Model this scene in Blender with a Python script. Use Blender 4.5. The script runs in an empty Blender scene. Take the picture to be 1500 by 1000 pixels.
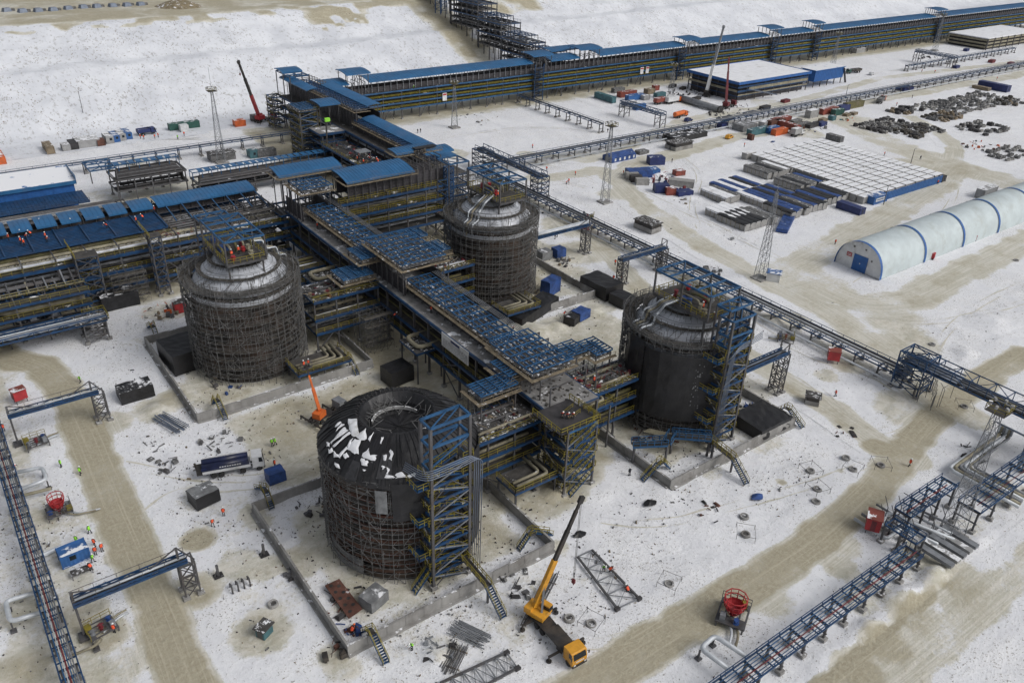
import bpy, math, random
import numpy as np
from mathutils import Vector, Matrix
R0 = math.radians
rnd = random.Random(7)
SC = bpy.context.scene
COL = SC.collection

# ------------------------------------------------------------------ camera
CAM_H, FOC = 95.0, 1208.2
YAW, PITCH, ROLL = R0(37.0996), R0(29.5506), R0(2.0732)
cy, sy, cp, sp = math.cos(YAW), math.sin(YAW), math.cos(PITCH), math.sin(PITCH)
fwd = Vector((sy*cp, cy*cp, -sp)); rt = Vector((cy, -sy, 0)); up = rt.cross(fwd)
cr, sr = math.cos(ROLL), math.sin(ROLL)
CR = cr*rt + sr*up; CU = -sr*rt + cr*up
cam = bpy.data.cameras.new("camera"); co = bpy.data.objects.new("camera", cam); COL.objects.link(co)
co.matrix_world = Matrix(((CR.x, CU.x, -fwd.x, 0), (CR.y, CU.y, -fwd.y, 0), (CR.z, CU.z, -fwd.z, CAM_H), (0, 0, 0, 1)))
cam.sensor_width = 36.0; cam.lens = FOC/1500*36; cam.clip_start = 1.0; cam.clip_end = 6000
SC.camera = co

def G(px, py, z=0.0):
    """photo pixel (1500 wide) -> point of the site plane at height z"""
    d = CR*((px-750)/FOC) - CU*((py-500)/FOC) + fwd
    t = (z-CAM_H)/d.z
    return Vector((d.x*t, d.y*t, z))

# ------------------------------------------------------------------ light: overcast winter day
SUN_EL, SUN_AZ = R0(42), R0(150)
w = bpy.data.worlds.new("World"); SC.world = w; w.use_nodes = True
nt = w.node_tree; bg = nt.nodes["Background"]
sky = nt.nodes.new("ShaderNodeTexSky"); sky.sky_type = 'NISHITA'; sky.sun_disc = False
sky.sun_elevation = SUN_EL; sky.sun_rotation = SUN_AZ
sky.air_density = 1.0; sky.dust_density = 4.0; sky.ozone_density = 1.0
hs = nt.nodes.new("ShaderNodeHueSaturation"); hs.inputs["Saturation"].default_value = 0.30
nt.links.new(sky.outputs[0], hs.inputs["Color"]); nt.links.new(hs.outputs[0], bg.inputs["Color"])
bg.inputs["Strength"].default_value = 0.085
sl = bpy.data.lights.new("sun", 'SUN'); sl.energy = 0.9; sl.angle = R0(28); sl.color = (1.0, 0.985, 0.965)
so = bpy.data.objects.new("sun", sl); COL.objects.link(so)
sd = Vector((math.sin(SUN_AZ)*math.cos(SUN_EL), math.cos(SUN_AZ)*math.cos(SUN_EL), math.sin(SUN_EL)))
so.rotation_euler = sd.to_track_quat('Z', 'Y').to_euler()
SC.view_settings.view_transform = 'Standard'; SC.view_settings.look = 'None'
SC.view_settings.exposure = 0.34; SC.view_settings.gamma = 1.0; SC.view_settings.use_curve_mapping = False
SC.render.engine = 'CYCLES'; SC.cycles.max_bounces = 5; SC.cycles.diffuse_bounces = 2

# ------------------------------------------------------------------ materials
MATS = {}
def N(t, typ, **kw):
    n = t.nodes.new(typ)
    for k, v in kw.items(): setattr(n, k, v)
    return n
def noise(t, scale, detail=3.0, rough=0.6, vec=None, mul=None):
    n = N(t, "ShaderNodeTexNoise"); n.inputs["Scale"].default_value = scale
    n.inputs["Detail"].default_value = detail; n.inputs["Roughness"].default_value = rough
    if vec is not None:
        if mul:
            m = N(t, "ShaderNodeVectorMath", operation='MULTIPLY'); m.inputs[1].default_value = mul
            t.links.new(vec, m.inputs[0]); vec = m.outputs[0]
        t.links.new(vec, n.inputs["Vector"])
    return n.outputs["Fac"]
def ramp(t, fac, lo, hi, a=0.0, b=1.0):
    m = N(t, "ShaderNodeMapRange"); m.interpolation_type = 'SMOOTHSTEP'
    m.inputs["From Min"].default_value = lo; m.inputs["From Max"].default_value = hi
    m.inputs["To Min"].default_value = a; m.inputs["To Max"].default_value = b
    t.links.new(fac, m.inputs["Value"]); return m.outputs["Result"]
def math_(t, op, a, b):
    m = N(t, "ShaderNodeMath", operation=op)
    for i, v in enumerate((a, b)):
        if isinstance(v, (int, float)): m.inputs[i].default_value = v
        else: t.links.new(v, m.inputs[i])
    return m.outputs[0]
def mixc(t, fac, a, b):
    m = N(t, "ShaderNodeMix", data_type='RGBA')
    if isinstance(fac, (int, float)): m.inputs[0].default_value = fac
    else: t.links.new(fac, m.inputs[0])
    for i, v in ((6, a), (7, b)):
        if isinstance(v, tuple): m.inputs[i].default_value = (*v, 1) if len(v) == 3 else v
        else: t.links.new(v, m.inputs[i])
    return m.outputs[2]
SNOW = (0.82, 0.83, 0.855)
def mat(name, col, rough=0.7, metal=0.0, var=0.35, vs=0.6, dirt=None, damt=0.3, snow=0.0, ss=0.5, bump=0.0, bs=2.0, streak=False):
    """painted / bare / dirty surface; snow = share of upward faces with snow lying on them"""
    if name in MATS: return MATS[name]
    m = bpy.data.materials.new(name); m.use_nodes = True; t = m.node_tree
    b = t.nodes["Principled BSDF"]; geo = N(t, "ShaderNodeNewGeometry"); pos = geo.outputs["Position"]
    n1 = noise(t, vs, 4.0, 0.65, pos, (1, 1, 0.25) if streak else None)
    c = mixc(t, ramp(t, n1, 0.3, 0.7), tuple(x*(1-var) for x in col), tuple(min(1, x*(1+var)) for x in col))
    if dirt:
        n2 = noise(t, vs*0.37+0.05, 5.0, 0.7, pos)
        c = mixc(t, ramp(t, n2, 0.62-damt*0.5, 0.80-damt*0.3, 0, 0.85), c, dirt)
    if snow > 0:
        sx = N(t, "ShaderNodeSeparateXYZ"); t.links.new(geo.outputs["Normal"], sx.inputs[0])
        upf = ramp(t, sx.outputs["Z"], 0.55, 0.8)
        n3 = noise(t, ss, 5.0, 0.7, pos)
        thr = 0.72-0.44*snow
        sf = math_(t, 'MULTIPLY', upf, ramp(t, n3, thr-0.03, thr+0.05))
        c = mixc(t, sf, c, SNOW)
    t.links.new(c, b.inputs["Base Color"])
    b.inputs["Roughness"].default_value = rough; b.inputs["Metallic"].default_value = metal
    if bump:
        bp = N(t, "ShaderNodeBump"); bp.inputs["Strength"].default_value = bump; bp.inputs["Distance"].default_value = 0.1
        t.links.new(noise(t, bs, 4.0, 0.7, pos), bp.inputs["Height"]); t.links.new(bp.outputs[0], b.inputs["Normal"])
    MATS[name] = m; return m
DIRT = (0.17, 0.14, 0.10)
M_blue = mat("blue_steel", (0.010, 0.048, 0.125), 0.5, var=0.3, dirt=(0.03, 0.05, 0.10), damt=0.3, snow=0.05, ss=1.1)
M_blue2 = mat("bright_blue_steel", (0.020, 0.082, 0.185), 0.5, var=0.3, snow=0.04, ss=0.9)
M_roof = mat("blue_roof_sheet", (0.024, 0.118, 0.262), 0.45, var=0.14, vs=0.25, dirt=(0.06, 0.12, 0.23), damt=0.25, snow=0.03, ss=0.35)
M_grey = mat("galvanised_steel", (0.085, 0.086, 0.092), 0.55, var=0.3, dirt=(0.07, 0.06, 0.055), damt=0.4, snow=0.04)
M_lgrey = mat("light_grey_steel", (0.19, 0.20, 0.215), 0.5, var=0.25, snow=0.05)
M_bgrey = mat("blue_grey_cable_tray", (0.15, 0.18, 0.235), 0.45, 0.2, var=0.2)
M_dark = mat("dark_steel", (0.04, 0.038, 0.04), 0.7, var=0.4, snow=0.06, ss=0.7)
M_grate = mat("steel_grating", (0.036, 0.035, 0.034), 0.8, var=0.35, vs=0.8, snow=0.22, ss=0.28)
M_gratei = mat("dusty_grating", (0.06, 0.056, 0.052), 0.85, var=0.4, snow=0.1, ss=0.4)
M_deck = mat("snowy_deck", (0.06, 0.057, 0.055), 0.85, var=0.35, snow=0.34, ss=1.3)
M_decks = mat("trodden_deck", (0.22, 0.215, 0.21), 0.85, var=0.25, snow=0.3, ss=0.35)
M_yel = mat("yellow_rail_paint", (0.20, 0.165, 0.022), 0.6, var=0.3)
M_tan = mat("tan_pipe_insulation", (0.25, 0.23, 0.165), 0.7, var=0.25, dirt=DIRT, damt=0.3, snow=0.15)
M_oliv = mat("olive_primer_pipe", (0.11, 0.10, 0.04), 0.7, var=0.3, dirt=DIRT, damt=0.3)
M_silv = mat("silver_cladding", (0.47, 0.49, 0.53), 0.42, 0.12, var=0.18, vs=0.35, dirt=(0.22, 0.21, 0.2), damt=0.25, snow=0.1)
M_pipe = mat("bright_pipe", (0.50, 0.53, 0.56), 0.45, 0.15, var=0.15, snow=0.12)
M_conc = mat("concrete", (0.27, 0.265, 0.255), 0.9, var=0.2, vs=0.3, dirt=(0.14, 0.13, 0.12), damt=0.3, snow=0.3, bump=0.3, streak=True)
M_clad = mat("brown_grey_cladding", (0.05, 0.047, 0.053), 0.7, var=0.3, vs=0.4)
M_shell = mat("tank_shell_dark", (0.02, 0.018, 0.017), 0.6, var=0.5, vs=0.3, dirt=(0.10, 0.065, 0.045), damt=0.4)
M_tube = mat("scaffold_tube", (0.145, 0.145, 0.145), 0.6, 0.2, var=0.35)
M_plank = mat("scaffold_plank", (0.075, 0.068, 0.058), 0.85, var=0.4, vs=0.9, snow=0.12, ss=0.9)
M_board = mat("edge_plank", (0.19, 0.155, 0.105), 0.85, var=0.35, vs=0.9, snow=0.2)
M_tarp = mat("black_tarp", (0.014, 0.014, 0.016), 0.5, var=0.5, vs=0.3, dirt=(0.028, 0.027, 0.027), damt=0.3, snow=0.03, ss=0.25, bump=0.6, bs=0.9)
M_tarps = mat("black_tarp_snowy", (0.016, 0.016, 0.018), 0.5, var=0.5, snow=0.42, ss=0.45, bump=0.8, bs=1.0)
M_btarp = mat("blue_tarp", (0.022, 0.06, 0.20), 0.55, var=0.35, snow=0.12, ss=0.5, bump=0.6, bs=1.2)
M_gtarp = mat("grey_tarp", (0.17, 0.175, 0.18), 0.7, var=0.3, snow=0.35, ss=0.4, bump=0.6, bs=1.2)
M_snow = mat("snow", SNOW, 0.6, var=0.06, vs=0.5, dirt=(0.42, 0.41, 0.38), damt=0.15, bump=0.3, bs=0.8)
M_soil = mat("bare_soil", (0.20, 0.165, 0.105), 0.95, var=0.3, vs=0.5, snow=0.32, ss=0.45, bump=0.8, bs=0.8)
M_red = mat("red_paint", (0.38, 0.03, 0.035), 0.5, var=0.2, snow=0.12)
M_dred = mat("dark_red_paint", (0.14, 0.022, 0.028), 0.5, var=0.25)
M_rust = mat("rusty_steel", (0.105, 0.045, 0.032), 0.8, var=0.35, snow=0.18, ss=0.6)
M_oran = mat("orange_paint", (0.60, 0.13, 0.025), 0.5, var=0.15, snow=0.06)
M_cyel = mat("crane_yellow", (0.62, 0.30, 0.03), 0.45, var=0.15, dirt=(0.25, 0.14, 0.04), damt=0.2)
M_mach = mat("dirty_machine_black", (0.028, 0.026, 0.026), 0.6, var=0.4, dirt=(0.08, 0.065, 0.05), damt=0.35)
M_white = mat("white_paint", (0.62, 0.63, 0.64), 0.5, var=0.1, dirt=(0.35, 0.34, 0.32), damt=0.2)
M_bwhite = mat("pale_hangar_fabric", (0.50, 0.565, 0.58), 0.55, var=0.08, vs=0.25, dirt=(0.40, 0.44, 0.43), damt=0.3)
M_cblue = mat("container_blue", (0.03, 0.11, 0.30), 0.5, var=0.2, snow=0.45, ss=0.4)
M_navy = mat("navy_paint", (0.018, 0.03, 0.115), 0.5, var=0.25, snow=0.2, ss=0.5)
M_wallb = mat("blue_wall_sheet", (0.02, 0.10, 0.31), 0.5, var=0.15)
M_cgrn = mat("container_green", (0.025, 0.085, 0.07), 0.55, var=0.25, snow=0.4)
M_tealc = mat("container_teal", (0.05, 0.13, 0.15), 0.55, var=0.25, snow=0.3)
M_cred = mat("container_red", (0.21, 0.05, 0.035), 0.6, var=0.25, snow=0.4, ss=0.4)
M_cora = mat("container_orange", (0.52, 0.11, 0.03), 0.55, var=0.2, snow=0.4)
M_cgry = mat("container_grey", (0.30, 0.30, 0.30), 0.6, var=0.15, dirt=(0.18, 0.17, 0.15), damt=0.2, snow=0.55, ss=0.4)
M_mod = mat("module_side", (0.29, 0.285, 0.275), 0.7, var=0.15, vs=0.8, dirt=(0.17, 0.16, 0.15), damt=0.2)
M_glass = mat("dark_glass", (0.015, 0.02, 0.025), 0.15, var=0.2)
M_wood = mat("wood_crate", (0.20, 0.16, 0.11), 0.85, var=0.3, snow=0.3, ss=0.6)
M_debg = mat("grey_scrap", (0.13, 0.13, 0.13), 0.8, var=0.45, vs=1.2, snow=0.25, ss=0.8)
M_rub = mat("tyre_rubber", (0.02, 0.02, 0.02), 0.85, var=0.3)
M_vor = mat("orange_vest", (0.85, 0.11, 0.04), 0.7, var=0.12)
M_vgr = mat("green_vest", (0.30, 0.75, 0.06), 0.7, var=0.12)
M_cloth = mat("dark_work_clothes", (0.018, 0.02, 0.028), 0.85, var=0.3)
M_skin = mat("skin", (0.45, 0.27, 0.19), 0.6, var=0.1)
M_hatw = mat("white_helmet", (0.75, 0.75, 0.75), 0.35, var=0.05)
M_hato = mat("orange_helmet", (0.75, 0.16, 0.03), 0.35, var=0.05)

# ground: snow with trodden soil; 'dirt' (0..1) comes from the mesh and holds some painted shade, 'rd' runs along / across a road
def ground_mat(name="snowy_ground", hill=False):
    m = bpy.data.materials.new(name); m.use_nodes = True; t = m.node_tree; b = t.nodes["Principled BSDF"]
    geo = N(t, "ShaderNodeNewGeometry"); pos = geo.outputs["Position"]
    at = N(t, "ShaderNodeAttribute"); at.attribute_name = "dirt"; d = at.outputs["Fac"]
    rd = N(t, "ShaderNodeAttribute"); rd.attribute_name = "rd"
    big = noise(t, 0.03, 5.0, 0.65, pos); mid = noise(t, 0.19, 6.0, 0.72, pos); fine = noise(t, 1.3, 5.0, 0.75, pos); crumb = noise(t, 3.6, 3.0, 0.7, pos)
    trk = noise(t, 1.0, 5.0, 0.7, rd.outputs["Vector"], (0.03, 2.0, 0.0))
    # snow: wind-packed white, greyer where walked on, with clods and stubble poking through
    sn = mixc(t, ramp(t, mid, 0.33, 0.66), (0.73, 0.74, 0.77), (0.85, 0.86, 0.885))
    sn = mixc(t, math_(t, 'MULTIPLY', ramp(t, fine, 0.54, 0.70), 0.26), sn, (0.50, 0.50, 0.50))
    zone = ramp(t, math_(t, 'ADD', math_(t, 'MULTIPLY', big, 0.5), math_(t, 'MULTIPLY', mid, 0.5)), 0.44, 0.60)
    clod = math_(t, 'MULTIPLY', ramp(t, crumb, 0.55, 0.63), ramp(t, math_(t, 'ADD', fine, math_(t, 'MULTIPLY', zone, 0.14)), 0.53, 0.63))
    sn = mixc(t, math_(t, 'MULTIPLY', clod, 0.9), sn, (0.15, 0.13, 0.105))
    sn = mixc(t, math_(t, 'MULTIPLY', zone, 0.10), sn, (0.44, 0.41, 0.35))
    if not hill:
        tus = noise(t, 0.9, 5.0, 0.8, pos); tz = ramp(t, math_(t, 'ADD', math_(t, 'MULTIPLY', big, 0.5), math_(t, 'MULTIPLY', d, 0.45)), 0.30, 0.60)
        sn = mixc(t, math_(t, 'MULTIPLY', ramp(t, tus, 0.565, 0.61), math_(t, 'MULTIPLY', tz, 0.75)), sn, (0.20, 0.172, 0.125))
    if hill:
        s1 = noise(t, 0.75, 3.0, 0.7, pos, (1, .55, .55)); s2 = noise(t, 0.05, 4.0, 0.6, pos)
        sn = mixc(t, ramp(t, s2, 0.35, 0.65), (0.62, 0.64, 0.685), (0.74, 0.76, 0.80))  # slope snow coloured darker and bluer to paint in slope shading
        sn = mixc(t, math_(t, 'MULTIPLY', ramp(t, s1, 0.53, 0.66), ramp(t, math_(t, 'ADD', mid, math_(t, 'MULTIPLY', d, 0.55)), 0.42, 0.64, .16, .62)), sn, (0.30, 0.29, 0.28))
    # trodden: pale tan slush that grades into bare soil
    pale = mixc(t, ramp(t, trk, 0.40, 0.60), (0.45, 0.43, 0.325), (0.63, 0.60, 0.515))
    soil = mixc(t, ramp(t, fine, 0.3, 0.7), (0.335, 0.30, 0.215), (0.45, 0.415, 0.315))
    soil = mixc(t, ramp(t, trk, 0.52, 0.64, 0, 0.6), soil, (0.52, 0.48, 0.37))
    soil = mixc(t, ramp(t, trk, 0.30, 0.44, 0.4, 0), soil, (0.25, 0.212, 0.14))
    e = math_(t, 'ADD', math_(t, 'MULTIPLY', mid, 0.50), math_(t, 'MULTIPLY', fine, 0.32))
    e = math_(t, 'ADD', e, math_(t, 'MULTIPLY', trk, 0.18))
    e = math_(t, 'SUBTRACT', e, 0.5)
    f1 = ramp(t, math_(t, 'ADD', d, math_(t, 'MULTIPLY', e, 1.15)), 0.36, 0.58)
    f2 = ramp(t, math_(t, 'ADD', d, math_(t, 'MULTIPLY', e, 1.5)), 0.58, 0.90)
    c = mixc(t, math_(t, 'MULTIPLY', f1, 0.80), sn, pale); c = mixc(t, f2, c, soil)
    t.links.new(c, b.inputs["Base Color"]); b.inputs["Roughness"].default_value = 0.85
    bp = N(t, "ShaderNodeBump"); bp.inputs["Strength"].default_value = 0.75; bp.inputs["Distance"].default_value = 0.4
    t.links.new(math_(t, 'ADD', math_(t, 'MULTIPLY', mid, 0.9), math_(t, 'ADD', math_(t, 'MULTIPLY', fine, 0.5), math_(t, 'MULTIPLY', crumb, 0.15))), bp.inputs["Height"])
    t.links.new(bp.outputs[0], b.inputs["Normal"])
    return m
M_ground = ground_mat(); M_hill = ground_mat("snowy_slope", True)

# ------------------------------------------------------------------ mesh builder
class MB:
    def __init__(s): s.v = []; s.f = []; s.m = []
    def add(s, vs, fs, mi=0):
        o = len(s.v); s.v.extend(vs); s.f.extend([tuple(i+o for i in f) for f in fs]); s.m.extend([mi]*len(fs))
    def box(s, x0, x1, y0, y1, z0, z1, mi=0):
        s.add([(x0,y0,z0),(x1,y0,z0),(x1,y1,z0),(x0,y1,z0),(x0,y0,z1),(x1,y0,z1),(x1,y1,z1),(x0,y1,z1)],
              [(0,3,2,1),(4,5,6,7),(0,1,5,4),(1,2,6,5),(2,3,7,6),(3,0,4,7)], mi)
    def rbox(s, c, sx, sy, z0, z1, a=0.0, mi=0, top=1.0):
        ca, sa = math.cos(a), math.sin(a); vs = []
        for z, k in ((z0, 1.0), (z1, top)):
            for x, y in ((-1,-1),(1,-1),(1,1),(-1,1)):
                X, Y = x*sx/2*k, y*sy/2*k; vs.append((c[0]+X*ca-Y*sa, c[1]+X*sa+Y*ca, z))
        s.add(vs, [(0,3,2,1),(4,5,6,7),(0,1,5,4),(1,2,6,5),(2,3,7,6),(3,0,4,7)], mi)
    def bar(s, p, q, w, h=None, mi=0):
        h = h or w; p = Vector(p); q = Vector(q); d = (q-p)
        if d.length < 1e-6: return
        d.normalize(); u = Vector((0,0,1)) if abs(d.z) < 0.95 else Vector((0,1,0))
        r = d.cross(u).normalized()*(w/2); u = r.cross(d).normalized()*(h/2); vs = []
        for c in (p, q):
            for a, b in ((-1,-1),(1,-1),(1,1),(-1,1)): vs.append(tuple(c+r*a+u*b))
        s.add(vs, [(3,2,1,0),(4,5,6,7),(0,1,5,4),(1,2,6,5),(2,3,7,6),(3,0,4,7)], mi)
    def path(s, pts, r, n=7, mi=0, cap=True):
        pts = [Vector(p) for p in pts]; rings = []; k = len(pts)
        for i, p in enumerate(pts):
            d = (pts[min(i+1,k-1)]-pts[max(i-1,0)]).normalized()
            u = Vector((0,0,1)) if abs(d.z) < 0.9 else Vector((1,0.01,0))
            a = d.cross(u).normalized(); b = a.cross(d).normalized()
            sc = 1.0
            if 0 < i < k-1:
                cs = (pts[i+1]-p).normalized().dot(d); sc = 1/max(0.6, cs)
            rings.append([tuple(p+(a*math.cos(2*math.pi*j/n)+b*math.sin(2*math.pi*j/n))*r) for j in range(n)])
        vs = [v for rg in rings for v in rg]; fs = []
        for i in range(k-1):
            for j in range(n):
                fs.append((i*n+j, i*n+(j+1)%n, (i+1)*n+(j+1)%n, (i+1)*n+j))
        if cap: fs.append(tuple(range(n-1,-1,-1))); fs.append(tuple(range((k-1)*n, k*n)))
        s.add(vs, fs, mi)
    def bend(s, pts, r, rad, n=8, mi=0, seg=4):
        """pipe with rounded elbows"""
        P = [Vector(p) for p in pts]; out = [P[0]]
        for i in range(1, len(P)-1):
            a = (P[i-1]-P[i]); b = (P[i+1]-P[i]); k = min(rad, a.length*0.48, b.length*0.48)
            A = P[i]+a.normalized()*k; B = P[i]+b.normalized()*k
            for j in range(seg+1):
                t = j/seg; out.append(A*(1-t)**2+P[i]*2*t*(1-t)+B*t*t)
        out.append(P[-1]); s.path(out, r, n, mi)
    def cyl(s, x, y, r, z0, z1, n=12, mi=0, r2=None):
        r2 = r if r2 is None else r2
        vs = [(x+r*math.cos(2*math.pi*j/n), y+r*math.sin(2*math.pi*j/n), z0) for j in range(n)] + \
             [(x+r2*math.cos(2*math.pi*j/n), y+r2*math.sin(2*math.pi*j/n), z1) for j in range(n)]
        fs = [(j,(j+1)%n,n+(j+1)%n,n+j) for j in range(n)]+[tuple(range(n-1,-1,-1)), tuple(range(n,2*n))]
        s.add(vs, fs, mi)
    def rev(s, cx, cy_, prof, n=48, a0=0.0, a1=2*math.pi, mi=0, jit=0.0):
        full = abs(a1-a0-2*math.pi) < 1e-6; k = n if full else n+1; vs = []
        for i in range(k):
            a = a0+(a1-a0)*i/n
            for (r, z) in prof:
                j = 1+rnd.uniform(-jit, jit)*0.05
                vs.append((cx+r*j*math.cos(a), cy_+r*j*math.sin(a), z+rnd.uniform(-jit, jit)*0.5))
        p = len(prof); fs = []
        for i in range(n):
            i2 = (i+1) % k
            for j in range(p-1): fs.append((i*p+j, i2*p+j, i2*p+j+1, i*p+j+1))
        s.add(vs, fs, mi)
    def quad(s, a, b, c, d, mi=0): s.add([tuple(a),tuple(b),tuple(c),tuple(d)], [(0,1,2,3)], mi)
    def prism(s, poly, z0, z1, mi=0):
        n = len(poly); s.add([(x,y,z0) for x,y in poly]+[(x,y,z1) for x,y in poly],
            [(j,(j+1)%n,n+(j+1)%n,n+j) for j in range(n)]+[tuple(range(n-1,-1,-1)), tuple(range(n,2*n))], mi)
    def build(s, name, mats, parent=None, smooth=False):
        me = bpy.data.meshes.new(name); off = BASE.get(parent.name, Vector((0,0,0))) if parent else Vector((0,0,0))
        vs = [(x-off.x, y-off.y, z-off.z) for x, y, z in s.v] if off.length > 0 else s.v
        me.from_pydata(vs, [], s.f)
        mats = mats if isinstance(mats, (list, tuple)) else [mats]
        for q in mats: me.materials.append(q)
        if len(mats) > 1: me.polygons.foreach_set("material_index", s.m)
        if smooth: me.polygons.foreach_set("use_smooth", [True]*len(s.f))
        me.update()
        o = bpy.data.objects.new(name, me); COL.objects.link(o)
        if parent:
            o.parent = parent; BASE[o.name] = off
        return o
BASE = {}
def tag(o, label, cat, group=None, kind=None):
    if label: o["label"] = label
    if cat: o["category"] = cat
    if group: o["group"] = group
    if kind: o["kind"] = kind
    return o
def thing(name, label, cat, loc=(0,0,0), group=None, rz=0.0):
    o = bpy.data.objects.new(name, None); COL.objects.link(o); o.location = loc; o.rotation_euler[2] = rz
    o.empty_display_size = 0.5; BASE[o.name] = Vector(loc)
    return tag(o, label, cat, group)
def proto(name, label, cat, group=None):
    """root at the origin, built in local coordinates and then moved or copied"""
    return thing(name, label, cat, (0,0,0), group)
KIDS = None
def copy_tree(o, label=None, group=None):
    def cp_(ob, par):
        c = ob.copy(); COL.objects.link(c)
        if par: c.parent = par
        for ch in ob.children: cp_(ch, c)
        return c
    c = cp_(o, None)
    if label: c["label"] = label
    if group: c["group"] = group
    return c
def put(o, x, y, z=0.0, rz=0.0):
    o.location = (x, y, z); o.rotation_euler[2] = rz; return o
def lerp(a, b, t): return a+(b-a)*t
ORD = ["", "first","second","third","fourth","fifth","sixth","seventh","eighth","ninth","tenth","eleventh","twelfth","thirteenth","fourteenth","fifteenth","sixteenth","seventeenth","eighteenth"]

# ================================================================== GROUND
def pl(*pts): return [G(*p).xy for p in pts]
ROADS = [  # (points, half width, name, dirt)
 ([(0.5,206)]+[tuple(v) for v in pl((5,524),(60,535),(100,575),(128,640),(160,720),(205,830),(240,910),(272,1000))]+[(9.5,72),(8.5,55)], 4.0, "dirt_road", 0.93),
 ([(40,52.5),(56,52),(80,51.5),(104,51.5),(124,54),(140,57.5),(152,60),(172,62),(200,63)], 3.7, "dirt_road", 0.92),
 ([tuple(v) for v in pl((832,318),(880,360),(940,425),(1010,465),(1120,540),(1220,600),(1290,650),(1335,672))], 4.0, "dirt_road", 0.66),
 ([tuple(v) for v in pl((790,262),(880,250),(905,265),(940,300),(1040,365),(1120,410),(1210,455),(1290,510),(1350,555),(1420,610))], 5.0, "dirt_road", 0.61),
 ([tuple(v) for v in pl((905,262),(930,240),(1000,222),(1080,200),(1150,190),(1210,165),(1260,150),(1350,135),(1500,108))], 5.5, "dirt_road", 0.61),
 ([tuple(v) for v in pl((1240,178),(1290,205),(1350,228),(1420,250),(1520,280))], 10, "dirt_road", 0.60),
 ([tuple(v) for v in pl((1400,245),(1370,275),(1310,310),(1230,355),(1150,395),(1115,402))], 7.0, "dirt_road", 0.62),
 ([tuple(v) for v in pl((1200,415),(1260,445),(1330,440),(1400,405),(1520,345))], 6.0, "dirt_road", 0.61),
 ([(70,29.6),(100,28.8),(140,28.6),(200,29)], 3.6, "haul_road", 0.58),
 ([tuple(v) for v in pl((770,225),(860,235),(900,225),(950,200),(1000,178),(1080,160))], 4.0, "dirt_road", 0.56),
 ([tuple(v) for v in pl((1050,172),(1180,145),(1290,115),(1500,90))], 4.0, "dirt_road", 0.56),
 ([tuple(v) for v in pl((1395,235),(1400,215),(1370,190),(1330,170))], 4.5, "dirt_road", 0.58),
]
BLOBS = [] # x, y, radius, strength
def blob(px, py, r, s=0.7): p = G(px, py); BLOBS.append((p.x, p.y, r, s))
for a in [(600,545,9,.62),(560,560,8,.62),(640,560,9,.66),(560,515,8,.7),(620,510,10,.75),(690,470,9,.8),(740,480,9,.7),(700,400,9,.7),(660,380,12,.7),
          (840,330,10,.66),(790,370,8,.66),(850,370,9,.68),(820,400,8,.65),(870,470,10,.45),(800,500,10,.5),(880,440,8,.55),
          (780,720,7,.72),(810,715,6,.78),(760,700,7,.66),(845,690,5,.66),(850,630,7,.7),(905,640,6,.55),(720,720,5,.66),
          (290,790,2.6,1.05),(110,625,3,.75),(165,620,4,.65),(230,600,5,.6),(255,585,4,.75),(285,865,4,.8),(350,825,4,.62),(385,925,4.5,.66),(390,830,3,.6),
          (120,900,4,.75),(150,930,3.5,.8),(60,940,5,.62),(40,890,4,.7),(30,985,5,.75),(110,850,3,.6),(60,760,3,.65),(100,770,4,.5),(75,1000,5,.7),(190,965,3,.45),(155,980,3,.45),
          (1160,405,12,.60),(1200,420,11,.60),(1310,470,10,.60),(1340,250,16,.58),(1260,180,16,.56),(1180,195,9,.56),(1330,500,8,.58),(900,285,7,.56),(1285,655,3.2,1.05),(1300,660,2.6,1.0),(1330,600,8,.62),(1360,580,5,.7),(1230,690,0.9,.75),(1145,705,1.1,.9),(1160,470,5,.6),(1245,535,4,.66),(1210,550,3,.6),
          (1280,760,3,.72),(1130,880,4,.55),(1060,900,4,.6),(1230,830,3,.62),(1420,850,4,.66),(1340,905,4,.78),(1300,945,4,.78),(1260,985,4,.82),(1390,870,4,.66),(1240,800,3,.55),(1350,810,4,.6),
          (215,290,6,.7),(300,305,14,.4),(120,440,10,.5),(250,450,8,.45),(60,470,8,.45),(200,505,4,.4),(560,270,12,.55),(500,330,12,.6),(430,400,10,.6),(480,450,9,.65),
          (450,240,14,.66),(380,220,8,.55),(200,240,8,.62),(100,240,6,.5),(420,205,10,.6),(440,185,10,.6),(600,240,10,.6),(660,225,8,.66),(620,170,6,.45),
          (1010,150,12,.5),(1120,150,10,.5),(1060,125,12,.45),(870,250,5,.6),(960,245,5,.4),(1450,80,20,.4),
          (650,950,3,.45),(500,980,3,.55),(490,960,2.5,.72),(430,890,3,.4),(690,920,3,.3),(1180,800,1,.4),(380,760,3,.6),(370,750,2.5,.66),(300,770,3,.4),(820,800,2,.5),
          (730,400,14,.5),(1090,560,8,.5),(960,640,8,.55),(560,870,9,.55),(450,760,5,.5),(440,820,4,.66),(300,570,7,.6),(330,590,5,.6),(1110,640,6,.5),(1040,690,3,.5)]: blob(*a)
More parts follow.
